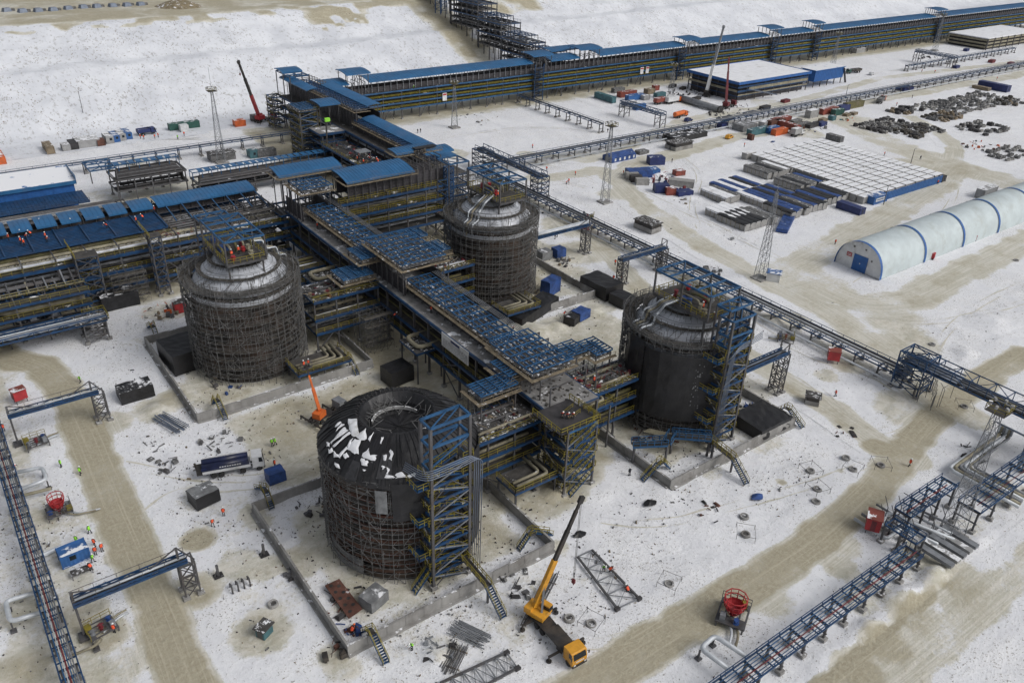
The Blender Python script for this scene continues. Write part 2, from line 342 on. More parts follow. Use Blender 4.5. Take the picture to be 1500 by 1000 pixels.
STRIPS = [ # x0,x1,y0,y1,soft,strength: worn soil under and along the racks, plus painted shade between the tanks
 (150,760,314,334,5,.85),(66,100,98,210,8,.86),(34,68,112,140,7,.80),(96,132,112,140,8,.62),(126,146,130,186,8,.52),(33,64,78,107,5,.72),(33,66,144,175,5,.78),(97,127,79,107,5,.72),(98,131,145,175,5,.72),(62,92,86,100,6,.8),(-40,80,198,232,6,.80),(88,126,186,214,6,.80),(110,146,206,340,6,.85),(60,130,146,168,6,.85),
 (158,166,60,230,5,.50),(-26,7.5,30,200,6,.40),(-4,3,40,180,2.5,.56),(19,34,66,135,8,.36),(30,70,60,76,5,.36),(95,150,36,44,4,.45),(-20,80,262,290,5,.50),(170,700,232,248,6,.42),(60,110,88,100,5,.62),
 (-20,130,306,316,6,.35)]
def seg_dist(X, Y, pts):
    best = np.full(X.shape, 1e9)
    for (ax, ay), (bx, by) in zip(pts[:-1], pts[1:]):
        dx, dy = bx-ax, by-ay; L = dx*dx+dy*dy
        t = np.clip(((X-ax)*dx+(Y-ay)*dy)/L, 0, 1)
        best = np.minimum(best, np.hypot(X-ax-t*dx, Y-ay-t*dy))
    return best
def smooth(x): x = np.clip(x, 0, 1); return x*x*(3-2*x)
_rs = np.random.RandomState(3)
_lat = _rs.rand(256, 256)
def vnoise(X, Y, s):
    x = X/s; y = Y/s; i = np.floor(x).astype(int); j = np.floor(y).astype(int); fx = smooth(x-i); fy = smooth(y-j)
    g = lambda a, b: _lat[a % 256, b % 256]
    return (g(i,j)*(1-fx)+g(i+1,j)*fx)*(1-fy)+(g(i,j+1)*(1-fx)+g(i+1,j+1)*fx)*fy
def toe(X): return 356+0.09*np.maximum(0, X-140)
def hill_z(X, Y):
    d = Y-toe(X)
    z = np.interp(d, [-1e4, 0, 6, 44, 53, 82, 90, 140, 2000], [0, 0, 1.2, 17.0, 17.6, 28.0, 29.3, 29.6, 34])
    amp = np.interp(d, [0, 10, 80, 90], [0, 0.8, 1.0, 0.25])
    return z+amp*(vnoise(X, Y, 9.0)-0.5)*1.2+amp*(vnoise(X, Y, 3.1)-0.5)*0.6
def base_dirt_shade(X, Y):
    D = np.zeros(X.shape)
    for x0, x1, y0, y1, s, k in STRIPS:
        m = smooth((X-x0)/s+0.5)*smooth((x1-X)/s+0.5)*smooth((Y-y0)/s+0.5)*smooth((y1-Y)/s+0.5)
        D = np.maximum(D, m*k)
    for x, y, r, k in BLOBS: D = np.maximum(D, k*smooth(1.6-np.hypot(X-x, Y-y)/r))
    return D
def grid_mesh(name, xs, ys, zf, dirt, mat_, kind="structure", label=None):
    X, Y = np.meshgrid(xs, ys); Z = zf(X, Y); nx, ny = len(xs), len(ys)
    V = np.stack([X.ravel(), Y.ravel(), Z.ravel()], 1)
    I = np.arange(nx*ny).reshape(ny, nx)
    F = np.stack([I[:-1,:-1].ravel(), I[:-1,1:].ravel(), I[1:,1:].ravel(), I[1:,:-1].ravel()], 1)
    me = bpy.data.meshes.new(name); me.vertices.add(len(V)); me.vertices.foreach_set("co", V.ravel())
    me.loops.add(F.size); me.loops.foreach_set("vertex_index", F.ravel().astype(np.int32))
    me.polygons.add(len(F)); me.polygons.foreach_set("loop_start", np.arange(0, F.size, 4, dtype=np.int32))
    me.update(calc_edges=True)
    a = me.attributes.new("dirt", 'FLOAT', 'POINT'); a.data.foreach_set("value", dirt(X, Y).ravel().astype(np.float32))
    r = me.attributes.new("rd", 'FLOAT_VECTOR', 'POINT'); r.data.foreach_set("vector", np.stack([V[:,0]*8.0, V[:,1]*0.22, V[:,2]*0], 1).ravel().astype(np.float32))
    me.polygons.foreach_set("use_smooth", [True]*len(F))
    me.materials.append(mat_); o = bpy.data.objects.new(name, me); COL.objects.link(o); o["kind"] = kind
    if label: o["label"] = label
    return o
def axis(a, b, fine, lo, hi, grow=1.25):
    m = list(np.arange(a, b+1e-6, fine)); s = fine; x = a; L = []
    while x > lo: s *= grow; x -= s; L.append(x)
    s = fine; x = b; Rr = []
    while x < hi: s *= grow; x += s; Rr.append(x)
    return np.array(L[::-1]+m+Rr)
MOUNDS = []  # heaps of snow and soil that rise from the ground: x,y,r,h
for px, py, r, h in [(785,490,4.5,1.6),(760,478,3.5,1.4),(812,478,3,1.0),(1130,470,3.5,1.3),(230,600,3.5,.9),(1330,880,4,1.5),(1375,850,3.5,1.3),(1290,935,4,1.2),
    (800,700,3,1.3),(815,720,2.5,1.0),(690,500,4,1.0),(1060,475,3,1.0),(1005,460,2.5,.8),(700,170,4,1.5),(860,150,4,1.0),(990,115,5,1.8),(900,118,3,1.4),(960,255,4,1.3),
    (1420,520,4,.8),(1450,470,5,.7),(1180,275,3,.8),(1250,290,3,.7),(1010,290,3,.6),(355,160,3,1.2),(425,790,1.2,.4),(640,960,2,.6),(1030,665,.5,.1),
    (1200,80,5,1.2),(870,455,3,.9),(845,455,2.5,.9),(180,575,3,.6)]:
    p = G(px, py); MOUNDS.append((p.x, p.y, r, h))
def road_mask(X, Y):
    m = np.zeros(X.shape)
    for pts, hw, nm, k in ROADS: m = np.maximum(m, smooth(2.35-seg_dist(X, Y, pts)/hw))
    return m
def ground_z(X, Y):
    k = (1-road_mask(X, Y))*smooth((toe(X)-Y)/3)
    z = (vnoise(X, Y, 2.3)-0.5)*0.24+(vnoise(X, Y, 5.3)-0.5)*0.3-0.12
    for x, y, r, h in MOUNDS:
        q = np.hypot(X-x, Y-y)/r*(0.75+0.5*vnoise(X, Y, 1.7)); z = z+h*smooth(1.15-q)
    for pts, hw, nm, kk in ROADS[:2]:
        q = seg_dist(X, Y, pts)/hw; z = z+np.exp(-((q-1.75)/.3)**2)*.7*np.clip(vnoise(X, Y, 3.6)-.25, 0, 1)
    # a spoil bank along the haul road
    z = z+np.exp(-((Y-35.6)/1.3)**2)*(0.3+0.8*vnoise(X, Y, 4))*smooth((X-78)/10)*smooth((140-X)/25)
    return z*k
def ground_dirt_shade(X, Y):
    D = base_dirt_shade(X, Y)
    D = np.maximum(D, 1.1*np.exp(-((Y-34.2+(vnoise(X, Y, 3)-.5)*1.6)/1.0)**4)*smooth((X-68)/8)*smooth((122-X)/14)*(0.80+0.4*vnoise(X, Y, 1.7)))
    rm = np.zeros(X.shape)
    for pts, hw, nm, k in ROADS:
        q = seg_dist(X, Y, pts)/hw+(vnoise(X, Y, 3.2)-.5)*.34+(vnoise(X, Y, 9)-.5)*.2; rm = np.maximum(rm, k*np.interp(q, [0, .74, 1.14, 2.2], [1.0, 1.0, .26, 0]))
    return np.clip(np.maximum(D, rm)+(vnoise(X, Y, 6)-0.5)*0.22+(vnoise(X, Y, 19)-0.5)*0.14, 0, 1.1)
gxs = axis(-30, 330, 0.8, -2500, 3500); gys = axis(22, 262, 0.8, -1500, 370); gys = np.append(gys[gys < 338.5], 341.0)
ground = grid_mesh("ground", gxs, gys, ground_z, ground_dirt_shade, M_ground)
tag(ground, "snow-covered site ground trodden to bare tan soil in places", None)
def hill_dirt(X, Y):
    d = Y-toe(X); n = vnoise(X, Y, 7); n2 = vnoise(X, Y, 2.5)
    D = 0.8*smooth((d-84)/7)*(0.65+0.7*vnoise(X, Y, 14))
    D = np.maximum(D, smooth((n-0.12)*3)*1.1*np.exp(-((X-205)/21)**4)*smooth((d-56-12*n2)/8)*smooth((90-d)/6))
    D = np.maximum(D, 0.95*np.exp(-((X-262-4*n)/13)**4)*smooth((d-10)/8)*(0.45+n))
    D = np.maximum(D, 0.9*np.exp(-((X-325)/30)**4)*smooth((d-56)/10)*(0.4+n))
    D = np.maximum(D, 0.85*smooth((d-76)/5)*smooth((n-0.42)*4)*smooth((330-X)/30))
    D = np.maximum(D, 0.30*smooth((vnoise(X, Y, 11)-.5)*4)*smooth((d-1)/4)*(1-np.exp(-((d-48)/5)**2)))
    D = np.maximum(D, 0.24*smooth((vnoise(X, Y, 31)-.4)*3)*smooth((d-1)/4)*(1-np.exp(-((d-48)/5)**2)))
    return np.clip(D, 0, 1.1)
hx = axis(-40, 420, 1.6, -2500, 3500); hy = np.concatenate([np.arange(338.0, 470, 1.5), axis(470, 471, 2.0, 469.5, 2600)[1:]])
hill = grid_mesh("hillside", hx, hy, lambda X, Y: hill_z(X, Y)-0.10*smooth((toe(X)-Y)/10)+0.0, hill_dirt, M_hill)
tag(hill, "terraced snowy embankment with exposed tan soil along its upper edge", None)
# road strips: the middle is packed soil, the edges fade into the same snow
def road(pts, hw, name, k, z, label):
    P = [Vector((x, y)) for x, y in pts]
    # resample
    Q = []
    for a, b in zip(P[:-1], P[1:]):
        n = max(1, int((b-a).length/1.2))
        for i in range(n): Q.append(a.lerp(b, i/n))
    Q.append(P[-1])
    for _ in range(24):
        Q = [Q[0]]+[(Q[i-1]+Q[i]*2+Q[i+1])/4 for i in range(1, len(Q)-1)]+[Q[-1]]
    cs = np.linspace(-1.6, 1.6, 21); V = []; D = []; RD = []; s = 0.0
    for i, p in enumerate(Q):
        d = (Q[min(i+1,len(Q)-1)]-Q[max(i-1,0)]).normalized(); nrm = Vector((-d.y, d.x))
        if i: s += (Q[i]-Q[i-1]).length
        for c in cs:
            v = p+nrm*(c*hw); V.append((v.x, v.y, z+.004*math.sin(i*.37))); RD.append((s, c*hw+hw*3.7, 0))
            e = abs(c); D.append(k*1.0 if e < 0.55 else k*(1.0-0.86*min(1.0, (e-0.55)/1.0)))
    n = len(cs); F = [(i*n+j, (i+1)*n+j, (i+1)*n+j+1, i*n+j+1) for i in range(len(Q)-1) for j in range(n-1)]
    def ok(f): a_, b_, c_, d_ = [V[k_] for k_ in f]; return (c_[0]-a_[0])*(d_[1]-b_[1])-(c_[1]-a_[1])*(d_[0]-b_[0])
    F = [f for f in F if ok(f) > 0]
    me = bpy.data.meshes.new(name); me.from_pydata(V, [], F)
    D = np.array(D, np.float32); XY = np.array(V); D = np.clip(D+(vnoise(XY[:,0], XY[:,1], 8)-.5)*0.14, 0, 1.1).astype(np.float32)
    D = ground_dirt_shade(XY[:,0], XY[:,1]).astype(np.float32)
    a = me.attributes.new("dirt", 'FLOAT', 'POINT'); a.data.foreach_set("value", D)
    r = me.attributes.new("rd", 'FLOAT_VECTOR', 'POINT'); r.data.foreach_set("vector", np.array(RD, np.float32).ravel())
    me.materials.append(M_ground); o = bpy.data.objects.new(name, me); COL.objects.link(o)
    if me.polygons[0].normal.z < 0: me.flip_normals()
    o["kind"] = "structure"; o["label"] = label; return o
RLAB = ["packed tan dirt road curving down the left side of the site","straight packed dirt road in front of the tanks at lower right","rutted dirt track between the right tank and the long low pipe trestle",
 "wide snowy dirt road beyond the long low trestle","dirt road leading away past the module storage yard","wide dirt crossing behind the grid of grey modules","dirt road between the module yard and the arched hangar",
 "dirt road running along the near side of the arched hangar","pale haul road at the lower right corner","dirt track winding past the small trestle bridge","dirt track along the far side of the distant trestle","short dirt lane between the material storage rows"]
for i, (pts, hw, nm, k) in enumerate(ROADS): road(pts, hw, nm, k, 0.02+0.004*i, RLAB[i])

def tyre_tracks(pts, label, k=.62, z=.055, gap=.95):
    Q = [Vector(p) for p in pts]
    for _ in range(4):
        q = [Q[0]]
        for a, b in zip(Q[:-1], Q[1:]): q += [a.lerp(b,.25), a.lerp(b,.75)]
        Q = q+[Q[-1]]
    V=[]; F=[]; D=[]; RD=[]
    for s_ in (-gap, gap):
        o = len(V); acc = 0.0
        for i, p in enumerate(Q):
            d = (Q[min(i+1,len(Q)-1)]-Q[max(i-1,0)]).normalized(); n_ = Vector((-d.y, d.x))
            if i: acc += (Q[i]-Q[i-1]).length
            w_ = .30+.12*math.sin(acc*.7+s_); f = k*(.55+.45*math.sin(acc*.11+s_)**2)
            for c, e in ((-1,.1),(-.4,1),(.4,1),(1,.1)):
                v = p+n_*(s_+c*w_); V.append((v.x, v.y, z)); D.append(f*e); RD.append((acc, c*w_+s_*9, 0))
        F += [(o+i*4+j, o+(i+1)*4+j, o+(i+1)*4+j+1, o+i*4+j+1) for i in range(len(Q)-1) for j in range(3)]
    XY = np.array(V); V = [(x, y, float(g)+.05) for (x, y, _), g in zip(V, ground_z(XY[:,0], XY[:,1]))]
    D = np.maximum(np.array(D), ground_dirt_shade(XY[:,0], XY[:,1])).astype(np.float32)
    me = bpy.data.meshes.new("tyre_tracks"); me.from_pydata(V, [], F)
    me.attributes.new("dirt", 'FLOAT', 'POINT').data.foreach_set("value", D); me.attributes.new("rd", 'FLOAT_VECTOR', 'POINT').data.foreach_set("vector", np.array(RD, np.float32).ravel())
    me.materials.append(M_ground); o = bpy.data.objects.new("tyre_tracks", me); COL.objects.link(o); o["kind"] = "structure"; o["label"] = label
for pts, lb in (([(600,625),(520,640),(440,690),(380,712),(260,715),(205,760)],"tyre tracks behind the tanker truck"),([(560,632),(470,660),(400,700),(290,700),(180,680)],"second tyre tracks curving past the tanker truck"),([(930,930),(850,950),(800,905),(770,860)],"tyre tracks of the yellow truck crane"),
    ([(1330,655),(1220,700),(1080,740),(960,770),(880,760)],"tyre tracks across the snow in front of the right tank"),([(870,262),(800,240),(720,235),(650,215)],"tyre tracks in the snowy yard behind the far tank"),([(860,275),(790,255),(730,262)],"tyre tracks near the trestle behind the far tank"),
    ([(1235,440),(1340,480),(1450,455),(1510,440)],"tyre tracks in the snow in front of the hangar road"),([(1360,560),(1370,500),(1430,445),(1510,410)],"tyre tracks curving right of the hangar"),([(1090,140),(1200,128),(1290,105),(1400,92)],"tyre tracks in front of the long far rack at right"),([(1000,232),(1030,255),(1010,300),(1025,335)],"tyre tracks inside the crate yard"),
    ([(640,205),(720,190),(800,185),(880,195)],"tyre tracks right of the north gallery"),([(1350,600),(1290,640),(1240,610),(1190,560),(1150,540)],"tyre tracks where the two roads meet"),([(1100,470),(1180,520),(1260,545),(1330,590)],"tyre tracks along the trestle right of the right tank"),([(60,215),(180,200),(300,205),(400,190)],"tyre tracks at the foot of the snow slope"),
    ([(1230,430),(1180,400),(1080,345),(960,290),(900,262)],"tyre tracks along the yard road"),([(1240,425),(1300,385),(1400,300),(1400,250),(1300,215)],"tyre tracks around the module yard")):
    tyre_tracks(pl(*pts), lb)

# ================================================================== BUILDERS FOR STEELWORK
def T(ax, a, b, z): return (a, b, z) if ax == 'x' else (b, a, z)
def tbox(mb, ax, a0, a1, b0, b1, z0, z1, mi=0):
    if ax == 'x': mb.box(a0, a1, b0, b1, z0, z1, mi)
    else: mb.box(b0, b1, a0, a1, z0, z1, mi)
def frange(a, b, step):
    n = max(1, round((b-a)/step)); return [a+(b-a)*i/n for i in range(n+1)]
def rail(mb, p, q, h=1.1, step=2.5, t=0.08, mi=0, mid=True):
    p = Vector(p); q = Vector(q); n = max(1, round((q-p).length/step)); Z = Vector((0,0,1))
    for i in range(n+1):
        c = p.lerp(q, i/n); mb.bar(c, c+Z*h, t, t, mi)
    mb.bar(p+Z*h, q+Z*h, t, t, mi)
    if mid: mb.bar(p+Z*h*0.52, q+Z*h*0.52, t*0.8, t*0.8, mi)
def rack_columns(root, ax, a0, a1, b0, b1, top, bay, w=0.34, mid=False, foot=True, base=None):
    for a in frange(a0, a1, bay):
        mb = MB()
        for b in ([b0+w/2, b1-w/2]+([(b0+b1)/2] if mid else [])):
            zb = base(*T(ax, a, b, 0)[:2]) if base else 0.0
            mb.bar(T(ax, a, b, zb), T(ax, a, b, top), w, w, 0)
            if foot: x, y, _ = T(ax, a, b, 0); mb.box(x-.45, x+.45, y-.45, y+.45, zb-.3, zb+.45, 1)
        mb.bar(T(ax, a, b0+w/2, top-w*.6), T(ax, a, b1-w/2, top-w*.6), w*.7, w*.8, 0)
        mb.build("column_frame", [M_grey, M_conc], root)
def rack_tier(root, ax, a0, a1, b0, b1, z, bay, walk=0.4, h=0.5, deck=None, beam=None):
    mb = MB(); L = 0.3
    tbox(mb, ax, a0, a1, b0-L, b0, z-h, z); tbox(mb, ax, a0, a1, b1, b1+L, z-h, z)
    for a in frange(a0, a1, bay/2): tbox(mb, ax, a-.12, a+.12, b0, b1, z-h*.9, z-.05)
    if walk > 0:
        wd = (b1-b0)*walk; tbox(mb, ax, a0, a1, b0+.02, b0+wd, z-.04, z+.03, 1)
    return mb.build("tier", [beam or M_blue, deck or M_grate], root)
def rack_rail(root, ax, a0, a1, b, z, step=2.5, m=None):
    mb = MB(); rail(mb, T(ax, a0, b, z), T(ax, a1, b, z), step=step); return mb.build("railing", m or M_yel, root)
def rack_pipes(root, ax, a0, a1, b0, b1, z, n, mats, rr=(0.14, 0.38)):
    bs = [b0+(b1-b0)*(i+0.5+rnd.uniform(-.25,.25))/n for i in range(n)]
    for b in bs:
        r = rnd.uniform(*rr); mb = MB(); c0 = a0+rnd.uniform(0, 3); c1 = a1-rnd.uniform(0, 3)
        mb.path([T(ax, c0, b, z+r+.08), T(ax, (c0+c1)/2, b, z+r+.08), T(ax, c1, b, z+r+.08)], r, 8)
        mb.build("pipe", rnd.choice(mats), root, True)
def rack_brace(root, ax, a, bay, b, z0, z1, w=0.2, kind='x', m=None):
    mb = MB()
    if kind == 'x': mb.bar(T(ax,a,b,z0), T(ax,a+bay,b,z1), w); mb.bar(T(ax,a+bay,b,z0), T(ax,a,b,z1), w)
    else: mb.bar(T(ax,a,b,z0), T(ax,a+bay/2,b,z1), w); mb.bar(T(ax,a+bay,b,z0), T(ax,a+bay/2,b,z1), w)
    mb.build("brace", m or M_grey, root)
def ribbed_roof(root, ax, a0, a1, b0, b1, z0, z1, m=None, name="roof", edge=None, rib=1.0, over=0.0, bulge=None):
    """sheet roof sloping from z0 at b0 to z1 at b1, with standing ribs and a turned-down edge"""
    mb = MB(); n = max(2, round((a1-a0)/rib))
    zz = lambda b: z0+(z1-z0)*(b-b0)/(b1-b0)
    K = 6; crown = .05*(b1-b0) if bulge is None else bulge; zc = lambda f: lerp(z0,z1,f)+crown*4*f*(1-f)*.9
    top = [(lerp(b0,b1,k/K), zc(k/K)) for k in range(K+1)]; loop_ = top+[(b, z-.22) for b, z in top[::-1]]; q = len(loop_)
    mb.add([T(ax,a,b,z) for a in (a0,a1) for b, z in loop_], [(k,(k+1)%q,q+(k+1)%q,q+k) for k in range(q)]+[tuple(range(q)), tuple(range(2*q-1,q-1,-1))])
    for i in range(n+1):
        a = a0+(a1-a0)*i/n; 
        for k in range(K): mb.bar(T(ax,a,top[k][0],top[k][1]+.03), T(ax,a,top[k+1][0],top[k+1][1]+.03), .09, .08)
    mb.bar(T(ax,a0,b0-.06,z0-.16), T(ax,a1,b0-.06,z0-.16), .12, .4)
    mb.bar(T(ax,a0,b1+.06,z1-.16), T(ax,a1,b1+.06,z1-.16), .12, .4)
    o = mb.build(name, m or M_roof, root)
    if edge:
        e = MB(); e.bar(T(ax,a0-.5,b0-.8,z0-.5), T(ax,a1+.5,b0-.8,z0-.5), .7, .12); e.bar(T(ax,a0-.6,b0-.8,z0-.5), T(ax,a0-.6,b1+.6,z0-.4), .6, .12)
        rail(e, T(ax,a0-.5,b0-1.1,z0-.45), T(ax,a1+.5,b0-1.1,z0-.45), 1.0, 2.0, .06)
        e.build("edge_walk", M_board, root)
    return o
def gallery_wall(root, ax, a0, a1, b0, b1, z0, z1, step=2.0, both=True, clad=True, gap=1.2, post=None):
    mb = MB()
    for a in frange(a0, a1, step):
        mb.bar(T(ax,a,b0,z0), T(ax,a,b0,z1), .2, .2, 0)
        if both: mb.bar(T(ax,a,b1,z0), T(ax,a,b1,z1), .2, .2, 0)
        mb.bar(T(ax,a,b0,z1-.15), T(ax,a,b1,z1-.15), .16, .22, 0)
    if clad:
        top = z1-gap
        tbox(mb, ax, a0, a1, b0+.5, b0+.62, z0, top, 1); tbox(mb, ax, a0, a1, b1-.62, b1-.5, z0, top, 1)
        for z in np.arange(z0+.6, top, .8): tbox(mb, ax, a0, a1, b0+.44, b0+.5, z, z+.14, 2)
    return mb.build("gallery_wall", [post or M_grey, M_clad, M_dark], root)
def lattice_roof(root, ax, a0, a1, b0, b1, z, sa=2.6, sb=1.25, deck=True, m=None, drop=0.85, edge=True, rise=0.0):
    mb = MB(); zz = lambda b: z+rise*(b-b0)/(b1-b0)
    for b in frange(b0, b1, sb): mb.bar(T(ax,a0,b,zz(b)), T(ax,a1,b,zz(b)), .2, .2)
    for a in frange(a0, a1, sa): mb.bar(T(ax,a,b0,zz(b0)+.2), T(ax,a,b1,zz(b1)+.2), .17, .2)
    A = frange(a0, a1, sa*2)
    for i in range(len(A)-1):
        bm = (b0+b1)/2; mb.bar(T(ax,A[i],b0,zz(b0)+.1), T(ax,A[i+1],bm,zz(bm)+.1), .12, .12); mb.bar(T(ax,A[i+1],bm,zz(bm)+.1), T(ax,A[i],b1,zz(b1)+.1), .12, .12)
    mb.build("roof_frame", m or M_blue2, root)
    if deck:
        d = MB(); tbox(d, ax, a0, a1, b0+.1, b1-.1, z-drop-.1, z-drop, 0); d.build("under_deck", M_deck, root)
    if edge:
        e = MB(); tbox(e, ax, a0-.4, a1+.4, b0-1.0, b0-.25, z-drop-.3, z-drop-.18); tbox(e, ax, a0-1.1, a0-.4, b0-1.0, b1+.5, z-drop-.3, z-drop-.18)
        rail(e, T(ax,a0,b0-.95,z-drop-.2), T(ax,a1,b0-.95,z-drop-.2), 1.1, 2.0, .06); e.build("edge_walk", M_board, root)
def open_frame(root, x0, x1, y0, y1, z0, z1, m=None, nx=2, ny=3, posts=True, w=.3, name="roof_frame", pm=None):
    """unclad canopy: posts and a blue grid of purlins with diagonals"""
    if posts:
        for x in (x0, x1):
            for y in frange(y0, y1, (y1-y0)/max(1, ny//2)):
                p = MB(); p.bar((x,y,z0), (x,y,z1), w, w); p.build("post", pm or M_grey, root)
    mb = MB()
    for x in frange(x0, x1, (x1-x0)/nx): mb.bar((x,y0,z1), (x,y1,z1), .26, .34)
    for y in frange(y0, y1, (y1-y0)/ny): mb.bar((x0,y,z1+.05), (x1,y,z1+.05), .26, .34)
    yy = frange(y0, y1, (y1-y0)/ny)
    mb.bar((x0,yy[0],z1),((x0+x1)/2,yy[1],z1),.18); mb.bar((x1,yy[0],z1),((x0+x1)/2,yy[1],z1),.18)
    mb.bar((x0,yy[-1],z1),((x0+x1)/2,yy[-2],z1),.18); mb.bar((x1,yy[-1],z1),((x0+x1)/2,yy[-2],z1),.18)
    mb.build(name, m or M_blue2, root)
def stair_flight(mb, p, q, w, across, mi_s=0, mi_r=1, steps=9, rails=True):
    """stair from p up to q, width w along the unit vector across; stringers, treads, handrails"""
    p = Vector(p); q = Vector(q); u = Vector(across)*(w/2)
    for s in (-1, 1): mb.bar(p+u*s, q+u*s, .08, .26, mi_s)
    for i in range(steps):
        c = p.lerp(q, (i+.5)/steps); mb.bar(c-u, c+u, .26, .06, mi_s)
    if rails:
        Z = Vector((0,0,1))
        for s in (-1, 1):
            mb.bar(p+u*s+Z, q+u*s+Z, .08, .08, mi_r); mb.bar(p+u*s+Z*.5, q+u*s+Z*.5, .06, .06, mi_r)
            for i in range(4):
                c = p.lerp(q, i/3)+u*s; mb.bar(c, c+Z, .07, .07, mi_r)
def stair_tower(name, label, x0, x1, y0, y1, levels, w=.34, overtop=None, face='x', zig=True, group=None, brace=True):
    """steel stair tower: columns, blue level beams, braces, zigzag flights with yellow rails"""
    t = thing(name, label, "stair tower", ((x0+x1)/2, (y0+y1)/2, 0), group)
    zt = overtop or levels[-1]
    for x in (x0, x1):
        for y in (y0, y1):
            c = MB(); c.bar((x,y,0), (x,y,zt), w, w, 0); c.box(x-.5,x+.5,y-.5,y+.5,0,.5,1); c.build("column", [M_grey, M_conc], t)
    pz = 0.0
    for i, z in enumerate(levels):
        mb = MB()
        for x in (x0, x1): mb.bar((x,y0,z-.2), (x,y1,z-.2), .22, .4)
        for y in (y0, y1): mb.bar((x0,y,z-.2), (x1,y,z-.2), .22, .4)
        mb.build("level_beam", M_blue2 if i == len(levels)-1 else M_blue, t)
        if brace:
            b = MB(); s = i % 2
            b.bar((x0 if s else x1, y0-.1, pz+.1), (x1 if s else x0, y0-.1, z-.3), .16)
            b.bar((x0-.1, y0 if s else y1, pz+.1), (x0-.1, y1 if s else y0, z-.3), .16)
            b.build("brace", M_lgrey, t)
        if zig and z <= levels[-1]+.01 and not (overtop and z > overtop-4):
            f = MB(); ym = (y0+y1)/2; wd = abs(y1-y0)*.42; L = x1-x0
            zm = (pz+z)/2
            stair_flight(f, (x1-L*.18, ym-wd*.55, pz), (x0+L*.2, ym-wd*.55, zm), wd*.8, (0,1,0))
            stair_flight(f, (x0+L*.2, ym+wd*.55, zm), (x1-L*.18, ym+wd*.55, z), wd*.8, (0,1,0))
            f.build("stair_flight", [M_blue, M_yel], t)
            l = MB(); l.box(x0-.6, x0+L*.2, y0, y1, zm-.1, zm, 0)
            rail(l, (x0-.6,y0,zm), (x0-.6,y1,zm), step=1.5, mi=1); rail(l, (x0-.6,y0-.05,zm), (x0+L*.2,y0-.05,zm), step=1.2, mi=1)
            l.build("landing", [M_grate, M_yel], t); l = MB(); l.box(x1-L*.18, x1+.6, y0, y1, z-.1, z, 0)
            rail(l, (x1+.6,y0,z), (x1+.6,y1,z), step=1.5, mi=1); rail(l, (x1-L*.18,y0-.05,z), (x1+.6,y0-.05,z), step=1.2, mi=1)
            l.build("landing", [M_grate, M_yel], t)
        pz = z
    return t
def tube_jungle(x0, x1, y0, y1, z, n, label, group="small tube scaffolds among the racks"):
    t = thing("access_scaffold", label, "scaffold", ((x0+x1)/2,(y0+y1)/2,0), group); lv = max(1, round(z/2.0)); X = frange(x0,x1,1.9); Y = frange(y0,y1,1.6)
    for l in range(lv):
        m = MB(); za, zb = z*l/lv, z*(l+1)/lv
        for x in X:
            for y in Y: m.bar((x,y,za),(x,y,zb+rnd.uniform(0,.6)),.065)
        for y in Y: m.bar((x0,y,zb-.1),(x1,y,zb-.1),.06); m.bar((x0,y,za+1),(x1,y,za+1),.05)
        for x in X: m.bar((x,y0,zb-.1),(x,y1,zb-.1),.06)
        for i in range(len(X)-1): m.bar((X[i],y0,za),(X[i+1],y0,zb),.055)
        m.build("scaffold_lift", M_tube, t); d = MB(); d.box(x0,x1,y0,y0+1.0,zb-.06,zb); d.build("plank_deck", M_plank, t)
    return t
def mast(x, y, h, label, base=2.2, top=.7, plate=True, antenna=0.0, lamp=True, m=None, rz=0.3):
    t = thing("lattice_mast", label, "mast", (x, y, 0), "lattice lighting masts")
    def pt(k, s, z):
        r = lerp(base, top, z/h)*.5*1.414; a = rz+math.pi/2*k; return (x+r*math.cos(a), y+r*math.sin(a), z)
    n = max(5, int(h/2.2)); zs = [h*(i/n)**.95 for i in range(n+1)]
    lg = MB()
    for k in range(4): lg.bar(pt(k,0,0), pt(k,0,h), .11)
    lg.build("legs", m or M_lgrey, t)
    br = MB()
    for i in range(n):
        for k in range(4):
            br.bar(pt(k,0,zs[i]), pt(k+1,0,zs[i+1]), .055); br.bar(pt(k+1,0,zs[i]), pt(k,0,zs[i+1]), .055); br.bar(pt(k,0,zs[i+1]), pt(k+1,0,zs[i+1]), .055)
    br.build("lattice", m or M_lgrey, t)
    if plate:
        p = MB(); q = 1.5; p.box(x-q,x+q,y-q,y+q,h,h+.12,0)
        for a, b in (((x-q,y-q),(x+q,y-q)),((x+q,y-q),(x+q,y+q)),((x+q,y+q),(x-q,y+q)),((x-q,y+q),(x-q,y-q))): rail(p, (*a,h+.1), (*b,h+.1), step=1.5, mi=1)
        pf = p.build("platform", [M_gratei, M_yel], t)
        if lamp:
            l = MB()
            for k in range(6):
                a = k*1.05; l.rbox((x+1.5*math.cos(a), y+1.5*math.sin(a)), .5, .35, h+1.0, h+1.45, a)
            l.build("floodlight", M_cgry, t)
    if antenna:
        a = MB(); a.bar((x,y,h), (x,y,h+antenna), .09); a.build("antenna", M_lgrey, t)
    f = MB(); f.box(x-base*.75,x+base*.75,y-base*.75,y+base*.75,-.1,.35); f.build("footing", M_conc, t)
    return t
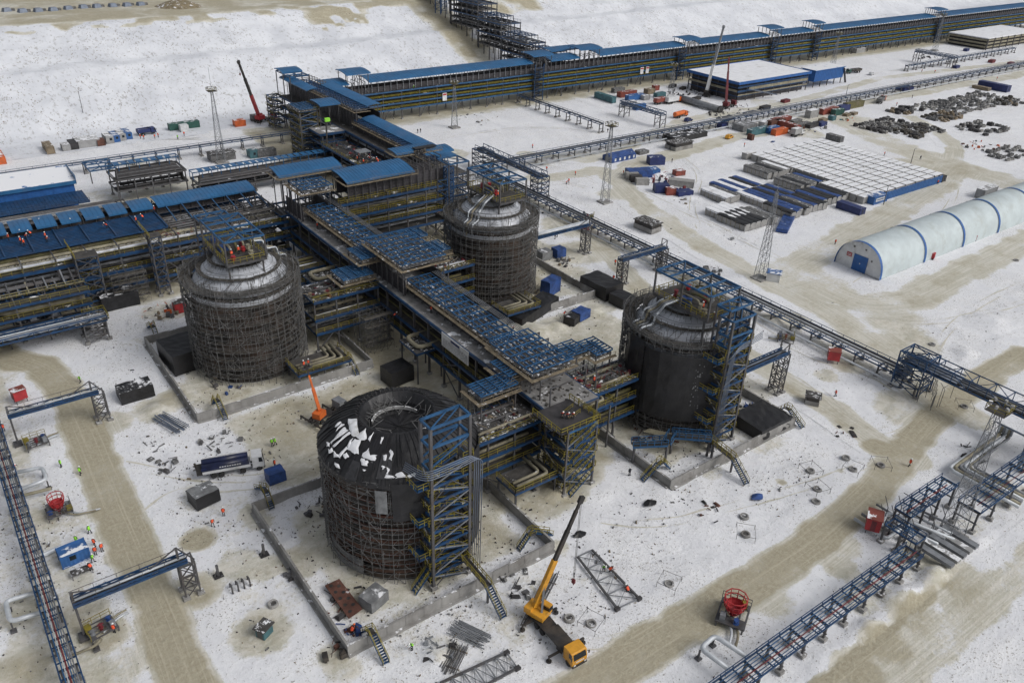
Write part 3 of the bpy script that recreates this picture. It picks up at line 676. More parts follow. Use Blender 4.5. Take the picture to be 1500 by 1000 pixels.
def trestle(name, label, ax, a0, a1, b0, b1, z, step=6.0, npipe=4, cat="pipe trestle", tray=True, legs=True, railz=True, mats=None, beam=.28, low=None, pw=.3, pr=(.1,.2)):
    """long low rack on T legs"""
    t = thing(name, label, cat, T(ax, (a0+a1)/2, (b0+b1)/2, 0))
    bm = (b0+b1)/2
    if legs:
        for a in frange(a0, a1, step):
            l = MB()
            for b in ((b0+.3, b1-.3) if b1-b0 > 2.2 else (bm,)):
                l.bar(T(ax,a,b,0), T(ax,a,b,z), pw, pw, 0); x, y, _ = T(ax,a,b,0); l.box(x-.5,x+.5,y-.5,y+.5,-.1,.5,1)
            l.bar(T(ax,a,b0,z-.15), T(ax,a,b1,z-.15), .25, .3, 0)
            if z > 2.2: l.bar(T(ax,a,b0,z*.45), T(ax,a,b1,z*.45), .2, .2, 0)
            l.build("leg_frame", [M_grey, M_conc], t)
    s = MB()
    for b in (b0, b1): s.bar(T(ax,a0,b,z+.1), T(ax,a1,b,z+.1), .2, beam)
    if railz:
        for b in (b0, b1):
            s.bar(T(ax,a0,b,z+.85), T(ax,a1,b,z+.85), .10, .12)
            for a in frange(a0, a1, step/2): s.bar(T(ax,a,b,z+.1), T(ax,a,b,z+.85), .10)
    for a in frange(a0, a1, step/2):
        s.bar(T(ax,a,b0,z+.05), T(ax,a,b1,z+.05), .14, .2)
    s.build("side_frame", M_blue, t)
    if tray:
        d = MB(); tbox(d, ax, a0, a1, bm-.1, b1-.3, z+.16, z+.2); d.build("cable_tray", M_dark, t)
    mats = mats or [M_bgrey, M_lgrey, M_dark, M_pipe]
    for i in range(npipe):
        b = b0+.35+(b1-b0-.7)*(i+.5)/npipe; r = rnd.uniform(*pr); p = MB()
        p.path([T(ax,a0+rnd.uniform(0,2),b,z+.32+r), T(ax,a1-rnd.uniform(0,2),b,z+.32+r)], r, 7); p.build("pipe", mats[i % len(mats)], t, True)
    if low:
        p = MB(); p.path([T(ax,a0,b0-.9,.9), T(ax,a1,b0-.9,.9)], low, 8); p.build("pipe", M_pipe, t, True)
    return t
def tower_frame(root, x0, x1, y0, y1, z, lv=2.2, w=.22, name="support_tower", m=None, bm=None):
    mb = MB()
    for x in (x0, x1):
        for y in (y0, y1): mb.bar((x,y,0), (x,y,z), w, w, 0); mb.box(x-.5,x+.5,y-.5,y+.5,-.1,.45,1)
    k = max(1, round(z/lv))
    for i in range(k):
        za, zb = z*i/k, z*(i+1)/k
        for (p, q) in (((x0,y0),(x1,y0)),((x1,y0),(x1,y1)),((x1,y1),(x0,y1)),((x0,y1),(x0,y0))):
            mb.bar((*p,zb-.1), (*q,zb-.1), w*.8, w*.8, 2); mb.bar((*p,za), (*q,zb), w*.55, w*.55, 0); mb.bar((*q,za), (*p,zb), w*.55, w*.55, 0)
    return mb.build(name, [m or M_grey, M_conc, bm or M_grey], root)
def truss_bridge(name, label, ax, a0, a1, b0, b1, z, h=1.1, bay=3.0, deck=True, hang=True, pipes=1, cat="pipe bridge"):
    t = thing(name, label, cat, T(ax, (a0+a1)/2, (b0+b1)/2, 0))
    mb = MB(); A = frange(a0, a1, bay)
    for b in (b0, b1):
        mb.bar(T(ax,a0,b,z), T(ax,a1,b,z), .24, .3); mb.bar(T(ax,a0,b,z+h), T(ax,a1,b,z+h), .16, .2)
        for i, a in enumerate(A):
            mb.bar(T(ax,a,b,z), T(ax,a,b,z+h), .14)
            if i: mb.bar(T(ax,A[i-1],b,z+(0 if i%2 else h)), T(ax,a,b,z+(h if i%2 else 0)), .12)
    for a in A:
        mb.bar(T(ax,a,b0,z), T(ax,a,b1,z), .16, .22)
        if h > 1.6: mb.bar(T(ax,a,b0,z+h), T(ax,a,b1,z+h), .14)
    mb.build("truss", M_blue, t)
    if deck:
        d = MB(); tbox(d, ax, a0, a1, b0+.2, b1-.2, z+.05, z+.12); d.build("walkway", M_grate, t)
    for i in range(pipes):
        b = b0+.4+(b1-b0-.8)*(i+.5)/pipes; r = rnd.uniform(.14, .24); p = MB(); p.path([T(ax,a0,b,z+.3+r), T(ax,a1,b,z+.3+r)], r, 8); p.build("pipe", rnd.choice([M_pipe, M_lgrey, M_bgrey]), t, True)
    return t

# ------------------------------------------------------------------ scaffold, tanks
def scaffold(name, label, cx, cy_, ro, ri, levels, ncol=44, hide=(), plank=None):
    t = thing(name, label, "scaffold", (cx, cy_, 0), "tube scaffolds wrapped around the tanks")
    P = lambda k, r, z: (cx+r*math.cos(2*math.pi*k/ncol), cy_+r*math.sin(2*math.pi*k/ncol), z)
    for i in range(len(levels)-1):
        z0, z1 = levels[i], levels[i+1]; mb = MB()
        for k in range(ncol):
            j = rnd.uniform(-.12, .12); e = rnd.uniform(0, .5) if i == len(levels)-2 else 0
            mb.bar(P(k+j*.3,ro+j,z0), P(k,ro+j,z1+e), .07); mb.bar(P(k+.5,ri,z0), P(k+.5,ri,z1), .06)
            mb.bar(P(k,ro,z1), P(k+1,ro,z1), .07); mb.bar(P(k,ro,z0+1.0), P(k+1,ro,z0+1.0), .055); mb.bar(P(k,ri,z1), P(k+1,ri,z1), .055)
            mb.bar(P(k,ro+.3,z1), P(k+.5,ri,z1), .07)
            if rnd.random() < .42: mb.bar(P(k,ro+.1,z0), P(k+rnd.choice([1,-1,2]),ro+.1,z1+rnd.uniform(-.3,.6)), .065)
            if rnd.random() < .25: mb.bar(P(k+rnd.uniform(0,1),ro+.15,z0-rnd.uniform(0,1)), P(k+rnd.uniform(0,1),ro+.15,z1+rnd.uniform(0,1)), .06)
            if rnd.random() < .2: mb.bar(P(k,ro+.05,z0+rnd.uniform(.4,1.7)), P(k+rnd.choice([2,3]),ro+.05,z0+rnd.uniform(.4,1.7)), .06)
        lf = mb.build("scaffold_lift", M_tube, t)
        d = MB(); 
        for k in range(ncol):
            if True:
                w0 = ro-.3; w1 = ri+.3+(.5 if rnd.random() < .3 else 0); a0 = 2*math.pi*(k+.02)/ncol; a1 = 2*math.pi*(k+.98)/ncol; zz = z1+.05+rnd.uniform(-.03,.05)
                d.add([(cx+r*math.cos(a), cy_+r*math.sin(a), z) for z in (zz-.06, zz) for r, a in ((w1,a0),(w0,a0),(w0,a1),(w1,a1))],
                      [(4,5,6,7),(3,2,1,0),(0,1,5,4),(1,2,6,5),(2,3,7,6),(3,0,4,7)])
        if d.v: d.build("plank_deck", plank or M_plank, lf)
    return t
def ring_walk(root, cx, cy_, r0, r1, z, n=40, a0=0, a1=2*math.pi, rails=True):
    mb = MB()
    for k in range(n):
        b0 = a0+(a1-a0)*k/n; b1 = a0+(a1-a0)*(k+.97)/n; zz = z+rnd.uniform(-.06,.06)
        mb.add([(cx+r*math.cos(a), cy_+r*math.sin(a), q) for q in (zz-.08, zz) for r, a in ((r0,b0),(r1,b0),(r1,b1),(r0,b1))],
               [(4,5,6,7),(3,2,1,0),(0,1,5,4),(1,2,6,5),(2,3,7,6),(3,0,4,7)], 0)
        if rails:
            p = lambda r, a, q: (cx+r*math.cos(a), cy_+r*math.sin(a), q)
            mb.bar(p(r1,b0,zz-1.2), p(r1,b0,zz+1.1), .07, .07, 1); mb.bar(p(r1,b0,zz+1.05), p(r1,b1,zz+1.05), .06, .06, 1); mb.bar(p(r1,b0,zz+.5), p(r1,b1,zz+.5), .06, .06, 1)
    return mb.build("ring_walkway", [M_plank, M_tube], root)
def berm(x0, x1, y0, y1, label, h=1.8, th=.35):
    t = thing("containment_wall", label, "concrete wall", ((x0+x1)/2, (y0+y1)/2, 0), "concrete containment walls around the tanks")
    for (a, b, ax, c) in ((x0,x1,'x',y0),(x0,x1,'x',y1),(y0+th,y1-th,'y',x0),(y0+th,y1-th,'y',x1)):
        mb = MB(); d = -1 if c in (x1, y1) else 1; A = frange(a, b, 3.0)
        for i in range(len(A)-1):
            tbox(mb, ax, A[i]+.03, A[i+1]-.03, min(c,c+d*th), max(c,c+d*th), -.2, h)
        tbox(mb, ax, a, b, min(c+d*.08,c+d*(th-.08)), max(c+d*.08,c+d*(th-.08)), -.2, h-.06)
        tbox(mb, ax, a, b, min(c-d*.5,c), max(c-d*.5,c), -.2, .14)
        mb.build("wall_side", M_conc, t)
    return t
def stile(x, y, rz, label, h=2.3, L=4.2, group="blue stairs stepping over the containment walls"):
    """steep stair over the wall: local +x leads outwards from the wall"""
    t = thing("crossover_stair", label, "stair", (0,0,0), group)
    m = MB(); stair_flight(m, (L, 0, 0), (.5, 0, h), .95, (0,1,0), steps=11); m.build("stair_flight", [M_blue, M_yel], t)
    p = MB(); p.box(-.6, .5, -.5, .5, h-.1, h, 0)
    for s in (-.5, .5): rail(p, (-.6,s,h), (.5,s,h), step=1, mi=1)
    p.build("landing", [M_gratei, M_yel], t)
    q = MB(); stair_flight(q, (-2.6, 0, 0), (-.6, 0, h), .9, (0,1,0), steps=8); q.build("stair_flight", [M_blue, M_yel], t)
    return put(t, x, y, 0, rz)

# ================================================================== TANKS
C1, C2, C3, C4 = (48.8, 92.7), (48.4, 159.0), (112.8, 159.6), (112.6, 93.2)
berm(30.0, 66.6, 74.7, 110.6, "low concrete wall around the nearest black-hooded tank")
berm(30.7, 68.9, 141.2, 178.0, "low concrete wall around the left scaffolded tank")
berm(94.0, 133.2, 141.0, 178.0, "low concrete wall around the far scaffolded tank, half hidden by the gallery")
berm(93.4, 129.0, 75.0, 110.8, "low concrete wall around the black-wrapped tank at right")
def sheet(mb, c, r, a0, a1, z0, z1, jit=.12, n=None, mi=0, drop=0.0):
    n = n or max(4, int((a1-a0)/R0(5)));
    zs = [lerp(z0, z1, i/7) for i in range(8)]
    pf = []
    vs = []
    for i in range(n+1):
        a = a0+(a1-a0)*i/n; rr = r+.25*abs(math.sin(i*1.7))*jit/.12*.5
        for j, z in enumerate(zs):
            q = rr+rnd.uniform(-jit, jit); zz = z+(rnd.uniform(-.5,.3)*drop if j == 0 else 0)
            vs.append((c[0]+q*math.cos(a), c[1]+q*math.sin(a), zz))
    fs = [(i*8+j, (i+1)*8+j, (i+1)*8+j+1, i*8+j+1) for i in range(n) for j in range(7)]
    mb.add(vs, fs, mi)
M_tarp2 = mat("worn_dark_sheet", (0.035, 0.035, 0.038), 0.45, var=0.4, vs=0.5, bump=0.6)
M_rplank = mat("rusty_plank", (0.095, 0.055, 0.04), 0.85, var=0.45, vs=0.7, dirt=(0.05, 0.045, 0.04), damt=0.4)
# --- nearest tank: black hood with a round opening
t1 = thing("storage_tank", "nearest round tank under a black tarpaulin hood streaked with snow", "tank", (*C1, 0), "round storage tanks under construction")
m = MB(); m.rev(*C1, [(10.6,0),(10.6,19.2)], 56); m.rev(*C1, [(11.4,0),(11.4,1.2),(10.6,1.3)], 56); m.build("shell", M_shell, t1)
m = MB(); m.rev(*C1, [(10.8,2.2),(10.8,2.6)], 56)
for z in (4.5,7,9.5,12,14.5,17): m.rev(*C1, [(10.65,z),(10.95,z),(10.95,z+.35),(10.65,z+.35)], 56)
m.build("stiffener_ring", M_rust, t1)
prof = [(12.35,18.4),(12.3,19.0),(11.7,19.8),(10.4,21.0),(8.8,22.2),(7.2,23.0),(5.8,23.5)]
m = MB(); m.rev(*C1, prof+[(5.5,23.5),(4.6,22.2)], 72, jit=.13); m.build("tarpaulin_hood", M_tarp, t1)
m = MB(); m.rev(*C1, [(5.6,22.6),(4.6,21.3),(3.4,20.8),(0.01,20.7)], 40, jit=.2); m.build("inner_tarpaulin", M_tarp, t1)
m = MB(); m.rev(*C1, [(3.8,21.3),(3.85,21.8),(4.0,21.85),(4.05,21.2)], 40, R0(12), R0(150)); m.build("nozzle_ring", M_cgry, t1)
m = MB()
for i, r in enumerate((5.0,5.5,6.0)): m.rev(*C1, [(r,22.8+.3*i),(r+.12,22.8+.3*i),(r+.12,22.92+.3*i)], 40, R0(20), R0(175))
for k in range(26):
    a = R0(10+k*7); m.bar((C1[0]+4.6*math.cos(a),C1[1]+4.6*math.sin(a),22.0),(C1[0]+6.3*math.cos(a),C1[1]+6.3*math.sin(a),23.9),.08)
m.build("rim_scaffold", M_dark, t1)
m = MB()
for k in range(46):
    a = rnd.uniform(0, 6.28); b = a+rnd.uniform(-.5,.5); r0_ = rnd.uniform(4.2,5.4); r1_ = rnd.uniform(2.0,5.0); m.bar((C1[0]+r0_*math.cos(a),C1[1]+r0_*math.sin(a),rnd.uniform(21.6,23.6)),(C1[0]+r1_*math.cos(b),C1[1]+r1_*math.sin(b),rnd.uniform(20.9,23.0)),rnd.uniform(.06,.1))
m.build("loose_tubes", M_tube, t1)
m = MB()
for k in range(60):
    a = 6.2832*(k+rnd.uniform(-.25,.25))/60; last = None
    for (r_, z_) in prof[1:]:
        p_ = Vector((C1[0]+(r_+.06)*math.cos(a), C1[1]+(r_+.06)*math.sin(a), z_+.08)); a += rnd.uniform(-.008,.008)
        if last: m.bar(last, p_, rnd.uniform(.10,.3), rnd.uniform(.04,.13))
        last = p_
m.build("hood_fold", M_tarp, t1)
m = MB()
for k in range(16):
    a0 = rnd.uniform(0, 6.28); w_ = rnd.uniform(.08,.22); i0 = rnd.randrange(1,4); q = lambda a, i: (C1[0]+(prof[i][0]+.16)*math.cos(a), C1[1]+(prof[i][0]+.16)*math.sin(a), prof[i][1]+.16)
    m = MB(); m.quad(q(a0,i0), q(a0+w_,i0), q(a0+w_*.9,i0+2), q(a0+.02,i0+2)); m.build("patched_sheet", M_tarp2, t1)
def hood_pt(a, s, off=.10):
    """s 0..1 from eave to rim"""
    k = s*(len(prof)-2)+1; i = min(int(k), len(prof)-2); f = k-i
    r = lerp(prof[i][0], prof[i+1][0], f); z = lerp(prof[i][1], prof[i+1][1], f)
    return (C1[0]+(r+off)*math.cos(a), C1[1]+(r+off)*math.sin(a), z+off)
m = MB()
for po in [[(-202,0.8),(-194,0.98),(-178,0.88),(-167,0.8),(-170,0.7),(-184,0.74)],[(-168,0.74),(-167,0.98),(-155,0.78),(-161,0.72)],[(-154,0.78),(-153,0.98),(-150,0.76)],[(-140,0.88),(-136,0.92),(-136,0.76),(-139,0.78)],[(-169,0.68),(-161,0.74),(-155,0.5),(-160,0.48),(-167,0.5)],[(-170,0.68),(-172,0.64),(-168,0.5),(-165,0.5)],[(-151,0.5),(-149,0.64),(-143,0.54),(-138,0.56),(-138,0.48),(-148,0.48)],[(-150,0.46),(-144,0.46),(-143,0.38),(-149,0.38)],[(-147,0.32),(-143,0.32),(-145,0.28)],[(-132,0.56),(-130,0.6),(-129,0.52),(-131,0.5)],[(-127,0.68),(-124,0.64),(-124,0.5),(-126,0.52)],[(-132,0.42),(-129,0.4),(-130,0.36),(-131,0.36)],[(-128,0.4),(-126,0.38),(-126,0.28),(-128,0.3)],[(-128,0.28),(-122,0.26),(-122,0.22),(-128,0.22)],[(-121,0.3),(-115,0.32),(-114,0.22),(-121,0.22)],[(-114,0.26),(-107,0.28),(-107,0.22),(-114,0.22)],[(-169,0.4),(-165,0.46),(-161,0.4),(-165,0.36)],[(-180,0.34),(-172,0.36),(-168,0.32),(-174,0.28)],[(-170,0.22),(-166,0.24),(-163,0.18),(-167,0.14)],[(-192,0.32),(-189,0.38),(-186,0.34),(-188,0.3)],[(-184,0.3),(-182,0.36),(-178,0.34),(-181,0.26)],[(-181,0.72),(-177,0.74),(-181,0.4),(-183,0.38)],[(-187,0.7),(-183,0.72),(-186,0.38),(-188,0.38)],[(-192,0.68),(-188,0.72),(-187,0.48),(-189,0.46)],[(-200,0.68),(-196,0.72),(-194,0.54),(-195,0.54)],[(-205,0.64),(-202,0.68),(-201,0.54),(-203,0.54)],[(-170,0.52),(-167,0.52),(-170,0.32),(-172,0.34)],[(-81,0.98),(-73,0.98),(-78,0.94),(-83,0.98)]]:
    ring = []
    for (a0, s0), (a1, s1) in zip(po, po[1:]+po[:1]):
        for f in (0, .34, .67): ring.append((lerp(a0, a1, f)+rnd.uniform(-1.1,1.1), min(.985, lerp(s0, s1, f)+rnd.uniform(-.012,.012))))
    n = len(ring); ca = sum(a for a, _ in ring)/n; cs_ = sum(q for _, q in ring)/n
    mid_ = [(lerp(a, ca, .5), lerp(q, cs_, .5)) for a, q in ring]
    m.add([hood_pt(R0(ca), cs_, .24)]+[hood_pt(R0(a), q, .22) for a, q in mid_]+[hood_pt(R0(a), max(.01,q), .14) for a, q in ring],
          [(0, 1+k, 1+(k+1)%n) for k in range(n)]+[(1+k, n+1+k, n+1+(k+1)%n, 1+(k+1)%n) for k in range(n)])
m.build("lying_snow", M_snow, t1)
m = MB(); sheet(m, C1, 12.5, R0(-124), R0(-96), 12.8, 19.6, .10); sheet(m, C1, 12.5, R0(-97), R0(-30), 1.0, 19.6, .12, drop=.8); m.build("wall_tarpaulin", M_tarp, t1)
m = MB(); sheet(m, C1, 12.55, R0(-135), R0(-127), 14.2, 18.4, .05); m.build("grey_sheet", M_gtarp, t1)
m = MB(); sheet(m, C1, 11.6, R0(-195), R0(-150), .2, 3.2, .1); m.build("base_sheet", M_gtarp, t1)
scaffold("scaffold", "rusty-planked tube scaffold under the black hood of the nearest tank", *C1, 12.15, 11.0, [0,1.9,3.9,5.9,7.9,9.9,11.9,13.9,15.9,17.8,19.0], 46, plank=M_rplank)
# --- the three domed tanks
def domed(c, label, dome_z=19.6, plat_y=(151.4,165.6), plat_x=(43.6,51.9), shell_to=20):
    t = thing("storage_tank", label, "tank", (*c, 0), "round storage tanks under construction")
    m = MB(); m.rev(*c, [(10.3,0),(10.3,dome_z)], 56); m.build("shell", M_shell, t)
    m = MB()
    for z in (3,6,9,12,15): m.rev(*c, [(10.35,z),(10.6,z),(10.6,z+.3),(10.35,z+.3)], 56)
    m.build("stiffener_ring", M_shell, t)
    m = MB(); m.rev(*c, [(10.35,17.8),(10.3,18.8),(9.7,20.2),(8.9,21.3),(8.0,22.2),(6.8,23.2),(5.6,24.0),(4.2,24.6),(2.5,25.0),(0.01,25.1)], 64)
    d = m.build("insulated_dome", M_silv, t, True)
    m = MB()
    for k in range(36):
        a = 2*math.pi*k/36; q = lambda r, z: (c[0]+r*math.cos(a), c[1]+r*math.sin(a), z)
        for (r0,z0),(r1,z1) in (((9.72,20.24),(8.0,22.24)),((8.0,22.24),(5.6,24.04)),((5.6,24.04),(2.5,25.05))): m.bar(q(r0,z0), q(r1,z1), .06)
    for r, z in ((9.4,20.66),(6.8,23.24),(4.2,24.64)): m.rev(*c, [(r,z),(r+.08,z),(r+.08,z+.08)], 56)
    m.build("cladding_seam", M_lgrey, d)
    return t
t2 = domed(C2, "left round tank with a silver dome, wrapped in scaffold to the top")
t3 = domed(C3, "far round tank with a silver dome, wrapped in scaffold beside the pipe rack")
t4 = domed(C4, "right round tank with a silver dome and a black wrapping around its shell")
LV = [0,2.0,4.0,6.0,8.0,10.0,12.0,14.0,16.0,18.0,20.0,21.2]
scaffold("scaffold", "tube scaffold ringing the left silver-domed tank", *C2, 12.0, 10.9, LV, 46)
scaffold("scaffold", "tube scaffold ringing the far silver-domed tank", *C3, 11.8, 10.8, LV, 44)
scaffold("scaffold", "tube scaffold behind the black wrapping of the right tank", *C4, 12.0, 10.9, LV, 44)
for t, c in ((t2,C2),(t3,C3),(t4,C4)):
    ring_walk(t, *c, 7.6, 8.5, 22.7); ring_walk(t, *c, 5.2, 6.0, 24.5, 30); ring_walk(t, *c, 9.7, 12.0, 21.0, 46)
m = MB(); sheet(m, C4, 12.3, R0(-196), R0(-172), 4.0, 20.2, .25, drop=2); sheet(m, C4, 12.45, R0(-172), R0(-50), 5.4, 19.4, .07, drop=.5); m.build("wall_tarpaulin", M_tarp, t4)
m = MB()
for k in range(70):
    a = R0(rnd.choice([-125,-121,-98,-92,-88])+rnd.uniform(-1.5,1.5)); z = rnd.uniform(8,18); s = rnd.uniform(.08,.26); r = 12.72
    p = lambda da, dz: (C4[0]+r*math.cos(a+da), C4[1]+r*math.sin(a+da), z+dz); m.quad(p(0,0), p(s/r,0), p(s/r,s*1.4), p(0,s*1.2))
m.build("tarpaulin_eyelet", M_gtarp, t4)
# roof platforms with valves, railings and blue canopies
def top_clutter(t, c):
    m = MB()
    for k in range(150):
        a = rnd.uniform(0, 6.283); r = rnd.choice([9.9, 11.0, 12.1]); p = Vector((c[0]+r*math.cos(a), c[1]+r*math.sin(a), 20.6))
        m.bar(p, p+Vector((0,0,rnd.uniform(1.2,2.8))), .075)
        b = a+rnd.uniform(.1,.3); z = rnd.uniform(.4,1.8); m.bar(p+Vector((0,0,z)), (c[0]+r*math.cos(b), c[1]+r*math.sin(b), 20.6+z), .07)
        if k % 3 == 0: m.bar(p+Vector((0,0,.3)), (c[0]+7.9*math.cos(b), c[1]+7.9*math.sin(b), 22.7), .075)
    m.build("upper_scaffold", M_tube, t)
for t, c in ((t2,C2),(t3,C3),(t4,C4)): top_clutter(t, c)
def roof_platform(label, x0, x1, y0, y1, c, small=None, side=1):
    t = thing("roof_platform", label, "platform", ((x0+x1)/2, (y0+y1)/2, 25.5), "steel platforms on top of the domed tanks")
    z = 26.3
    m = MB(); m.box(x0, x1, y0, y1, z-.12, z, 0)
    for x in (x0, x1, (x0+x1)/2): m.bar((x,y0,z-.3),(x,y1,z-.3),.2,.4,1)
    for y in frange(y0, y1, 3.5): m.bar((x0,y,z-.3),(x1,y,z-.3),.2,.4,1)
    m.build("deck", [M_gratei, M_grey], t)
    m = MB()
    for x in (x0+.5, x1-.5):
        for y in (y0+1, y1-1):
            zz = 23.6 if math.hypot(x-c[0], y-c[1]) < 6 else 21.6
            m.bar((x,y,zz-.6),(x,y,z-.3),.3)
    m.build("support_leg", M_grey, t)
    m = MB()
    for a, b in (((x0,y0),(x1,y0)),((x1,y0),(x1,y1)),((x1,y1),(x0,y1)),((x0,y1),(x0,y0))): rail(m, (*a,z), (*b,z), 1.15, 1.4, .09)
    m.build("railing", M_yel, t)
    open_frame(t, x0, x1, y0, y1, z, 31.0, nx=2, ny=4)
    # valves and pipes on the deck
    for i in range(7):
        m = MB(); x = rnd.uniform(x0+1.2, x1-1.2); y = rnd.uniform(y0+1.5, y1-1.5); h = rnd.uniform(.8, 1.8)
        m.cyl(x, y, rnd.uniform(.2,.35), z, z+h, 8); m.cyl(x, y, .5, z+h*.4, z+h*.4+.14, 10); m.cyl(x, y, .45, z+h, z+h+.14, 10)
        m.bar((x-.6,y,z+h*.75),(x+.6,y,z+h*.75),.12); m.build("valve", [M_tan, M_red, M_btarp, M_lgrey, M_dred][i % 5], t)
    for i in range(5):
        x = lerp(x0+1, x1-1, i/4); m = MB(); r = rnd.uniform(.18, .3); yy = y0+rnd.uniform(3, 7)
        m.bend([(x,yy,24.9),(x,yy,z+1.2+.2*i),(x,yy+3,z+1.2+.2*i),(x+.8,yy+5,z+.8)], r, .8); m.build("pipe", M_tan if i % 2 else M_oliv, t, True)
    b = MB(); b.box(x0+1, x0+3, (y0+y1)/2, (y0+y1)/2+1.4, z, z+1.1); b.build("covered_equipment", M_btarp, t)
    if small:
        sx0, sx1, sy0, sy1, sz = small
        open_frame(t, sx0, sx1, sy0, sy1, 20.5, sz, nx=1, ny=1, w=.3); m = MB()
        for z2 in (22.5, 25.2): 
            for q in (((sx0,sy0,z2),(sx1,sy0,z2)),((sx0,sy1,z2),(sx1,sy1,z2)),((sx0,sy0,z2),(sx0,sy1,z2)),((sx1,sy0,z2),(sx1,sy1,z2))): m.bar(*q, .2, .3)
        m.build("link_beam", M_blue, t)
    return t
roof_platform("blue-framed steel platform on top of the left silver dome", 43.8, 51.8, 151.4, 165.6, C2, (44.5,51.0,168.5,172.5,29.5))
roof_platform("blue-framed steel platform on top of the far silver dome", 110.0, 117.7, 152.2, 166.4, C3, (107.5,113.5,171.0,176.5,31.0))
roof_platform("blue-framed steel platform on top of the right silver dome", 107.0, 114.8, 83.6, 97.2, C4, (108.6,114.6,80.2,83.2,29.2))
def dome_pipes(c, label, n=4, a0=120, sp=.75):
    """parallel pipes stepping up from the eave of the dome to its platform, along the direction a0"""
    t = thing("dome_pipework", label, "pipes", (*c, 20), "insulated pipes climbing over the domes")
    u = Vector((math.cos(R0(a0)), math.sin(R0(a0)), 0)); v = Vector((-u.y, u.x, 0)); C0 = Vector((*c, 0))
    for i in range(n):
        k = (i-(n-1)/2)*sp; q = lambda r, z, s=0: C0+u*r+v*(k+s)+Vector((0,0,z))
        m = MB(); m.bend([q(11.2,18.6+.3*i),q(11.2,21.7),q(9.4-.3*i,21.9),q(9.0-.3*i,24.0,.0),q(6.6+.25*i,24.3,0),q(6.6+.25*i,25.9+.15*i,1.2),q(3.4,26.6+.15*i,1.2)], .17+.06*(i%2), .6, 8); m.build("pipe", [M_pipe, M_tan, M_lgrey][i % 3], t, True)
    return t
dome_pipes(C2, "tan insulated pipes running down the right side of the left dome", 3, 15)
dome_pipes(C3, "silver pipes running down the left side of the far dome", 4, 205, .8)
dome_pipes(C4, "thick tan pipes on the left shoulder of the right dome", 4, 168, .9)
def corner_tower(label, x0, x1, y0, y1, ztop, zroof, c, zturn):
    t = stair_tower("stair_tower", label, x0, x1, y0, y1, [2.8,5.6,8.4,11.2,14.0,16.8,19.6,22.4], w=.42, overtop=zroof)
    m = MB()
    for z in (zroof, zroof-3.2):
        for y in (y0, y1): m.bar((x0,y,z),(x1,y,z),.28,.36)
        for x in (x0, x1): m.bar((x,y0,z),(x,y1,z),.28,.36)
    m.bar((x0,y0,zroof),(x1-2,y1,zroof),.16); m.bar((x1,y1,zroof),(x0+2,y0,zroof),.16)
    for y in (y0, y1): m.bar((x0,y,zroof-6.5),(x1,y,zroof-3.3),.2,.2)
    m.build("roof_frame", M_blue2, t)
    m = MB()
    for k in range(7): m.bar((x0,y0-.12,2.8*k),((x0+x1)/2,y0-.12,2.8*k+2.8),.13); m.bar(((x0+x1)/2,y0-.12,2.8*k+2.8),(x1,y0-.12,2.8*k),.13); m.bar((x1+.12,y0,2.8*k),(x1+.12,y1,2.8*k+2.8),.13)
    m.build("front_bracing", M_grey, t)
    for zp in (6.5, 13.0, 19.5):
        p = MB(); p.box(x0-2.2, x0-.2, y0+.2, y1+.6, zp-.1, zp, 0); 
        for q in (((x0-2.2,y0+.2,zp),(x0-.2,y0+.2,zp)),((x0-2.2,y0+.2,zp),(x0-2.2,y1+.6,zp))): rail(p, *q, step=1, mi=1)
        p.build("side_platform", [M_blue, M_yel], t)
    return t
corner_tower("tall blue stair tower standing against the nearest black-hooded tank", 46.2, 52.6, 78.6, 81.3, 22.4, 29.6, C1, 25)
corner_tower("tall blue stair tower standing against the black-wrapped tank at right", 108.4, 114.4, 79.0, 82.0, 22.4, 27.6, C4, 22)
def cable_bundle(label, pts, n, sp, r=.14):
    """a bank of parallel tubes; pts = list of (point, spread vector)"""
    t = thing("cable_riser", label, "cable riser", tuple(pts[-1][0]), "banks of grey cable tubes on the tank towers")
    for i in range(n):
        k = (i-(n-1)/2)*sp; m = MB(); m.bend([Vector(p)+Vector(u)*k for p, u in pts], r, 1.6, 6); m.build("tube", M_bgrey, t, True)
    return t
cable_bundle("bank of grey cable tubes wrapping the tower of the nearest tank", [((43.6,81.6,22.6),(-.7,-.7,-.2)),((44.6,77.6,22.6),(-.5,-.7,-.4)),((48.5,77.6,22.6),(0,-.8,-.5)),((53.7,77.9,22.7),(.8,-.3,-.5)),((53.7,78.3,.2),(.9,-.3,0))], 5, .34, .065)
cable_bundle("bank of grey cable tubes dropping down the tower of the right tank", [((118.6,79.6,21.8),(0,.2,.9)),((109.0,78.2,21.8),(.7,0,.7)),((108.4,78.2,.2),(.9,-.3,0))], 5, .34, .07)
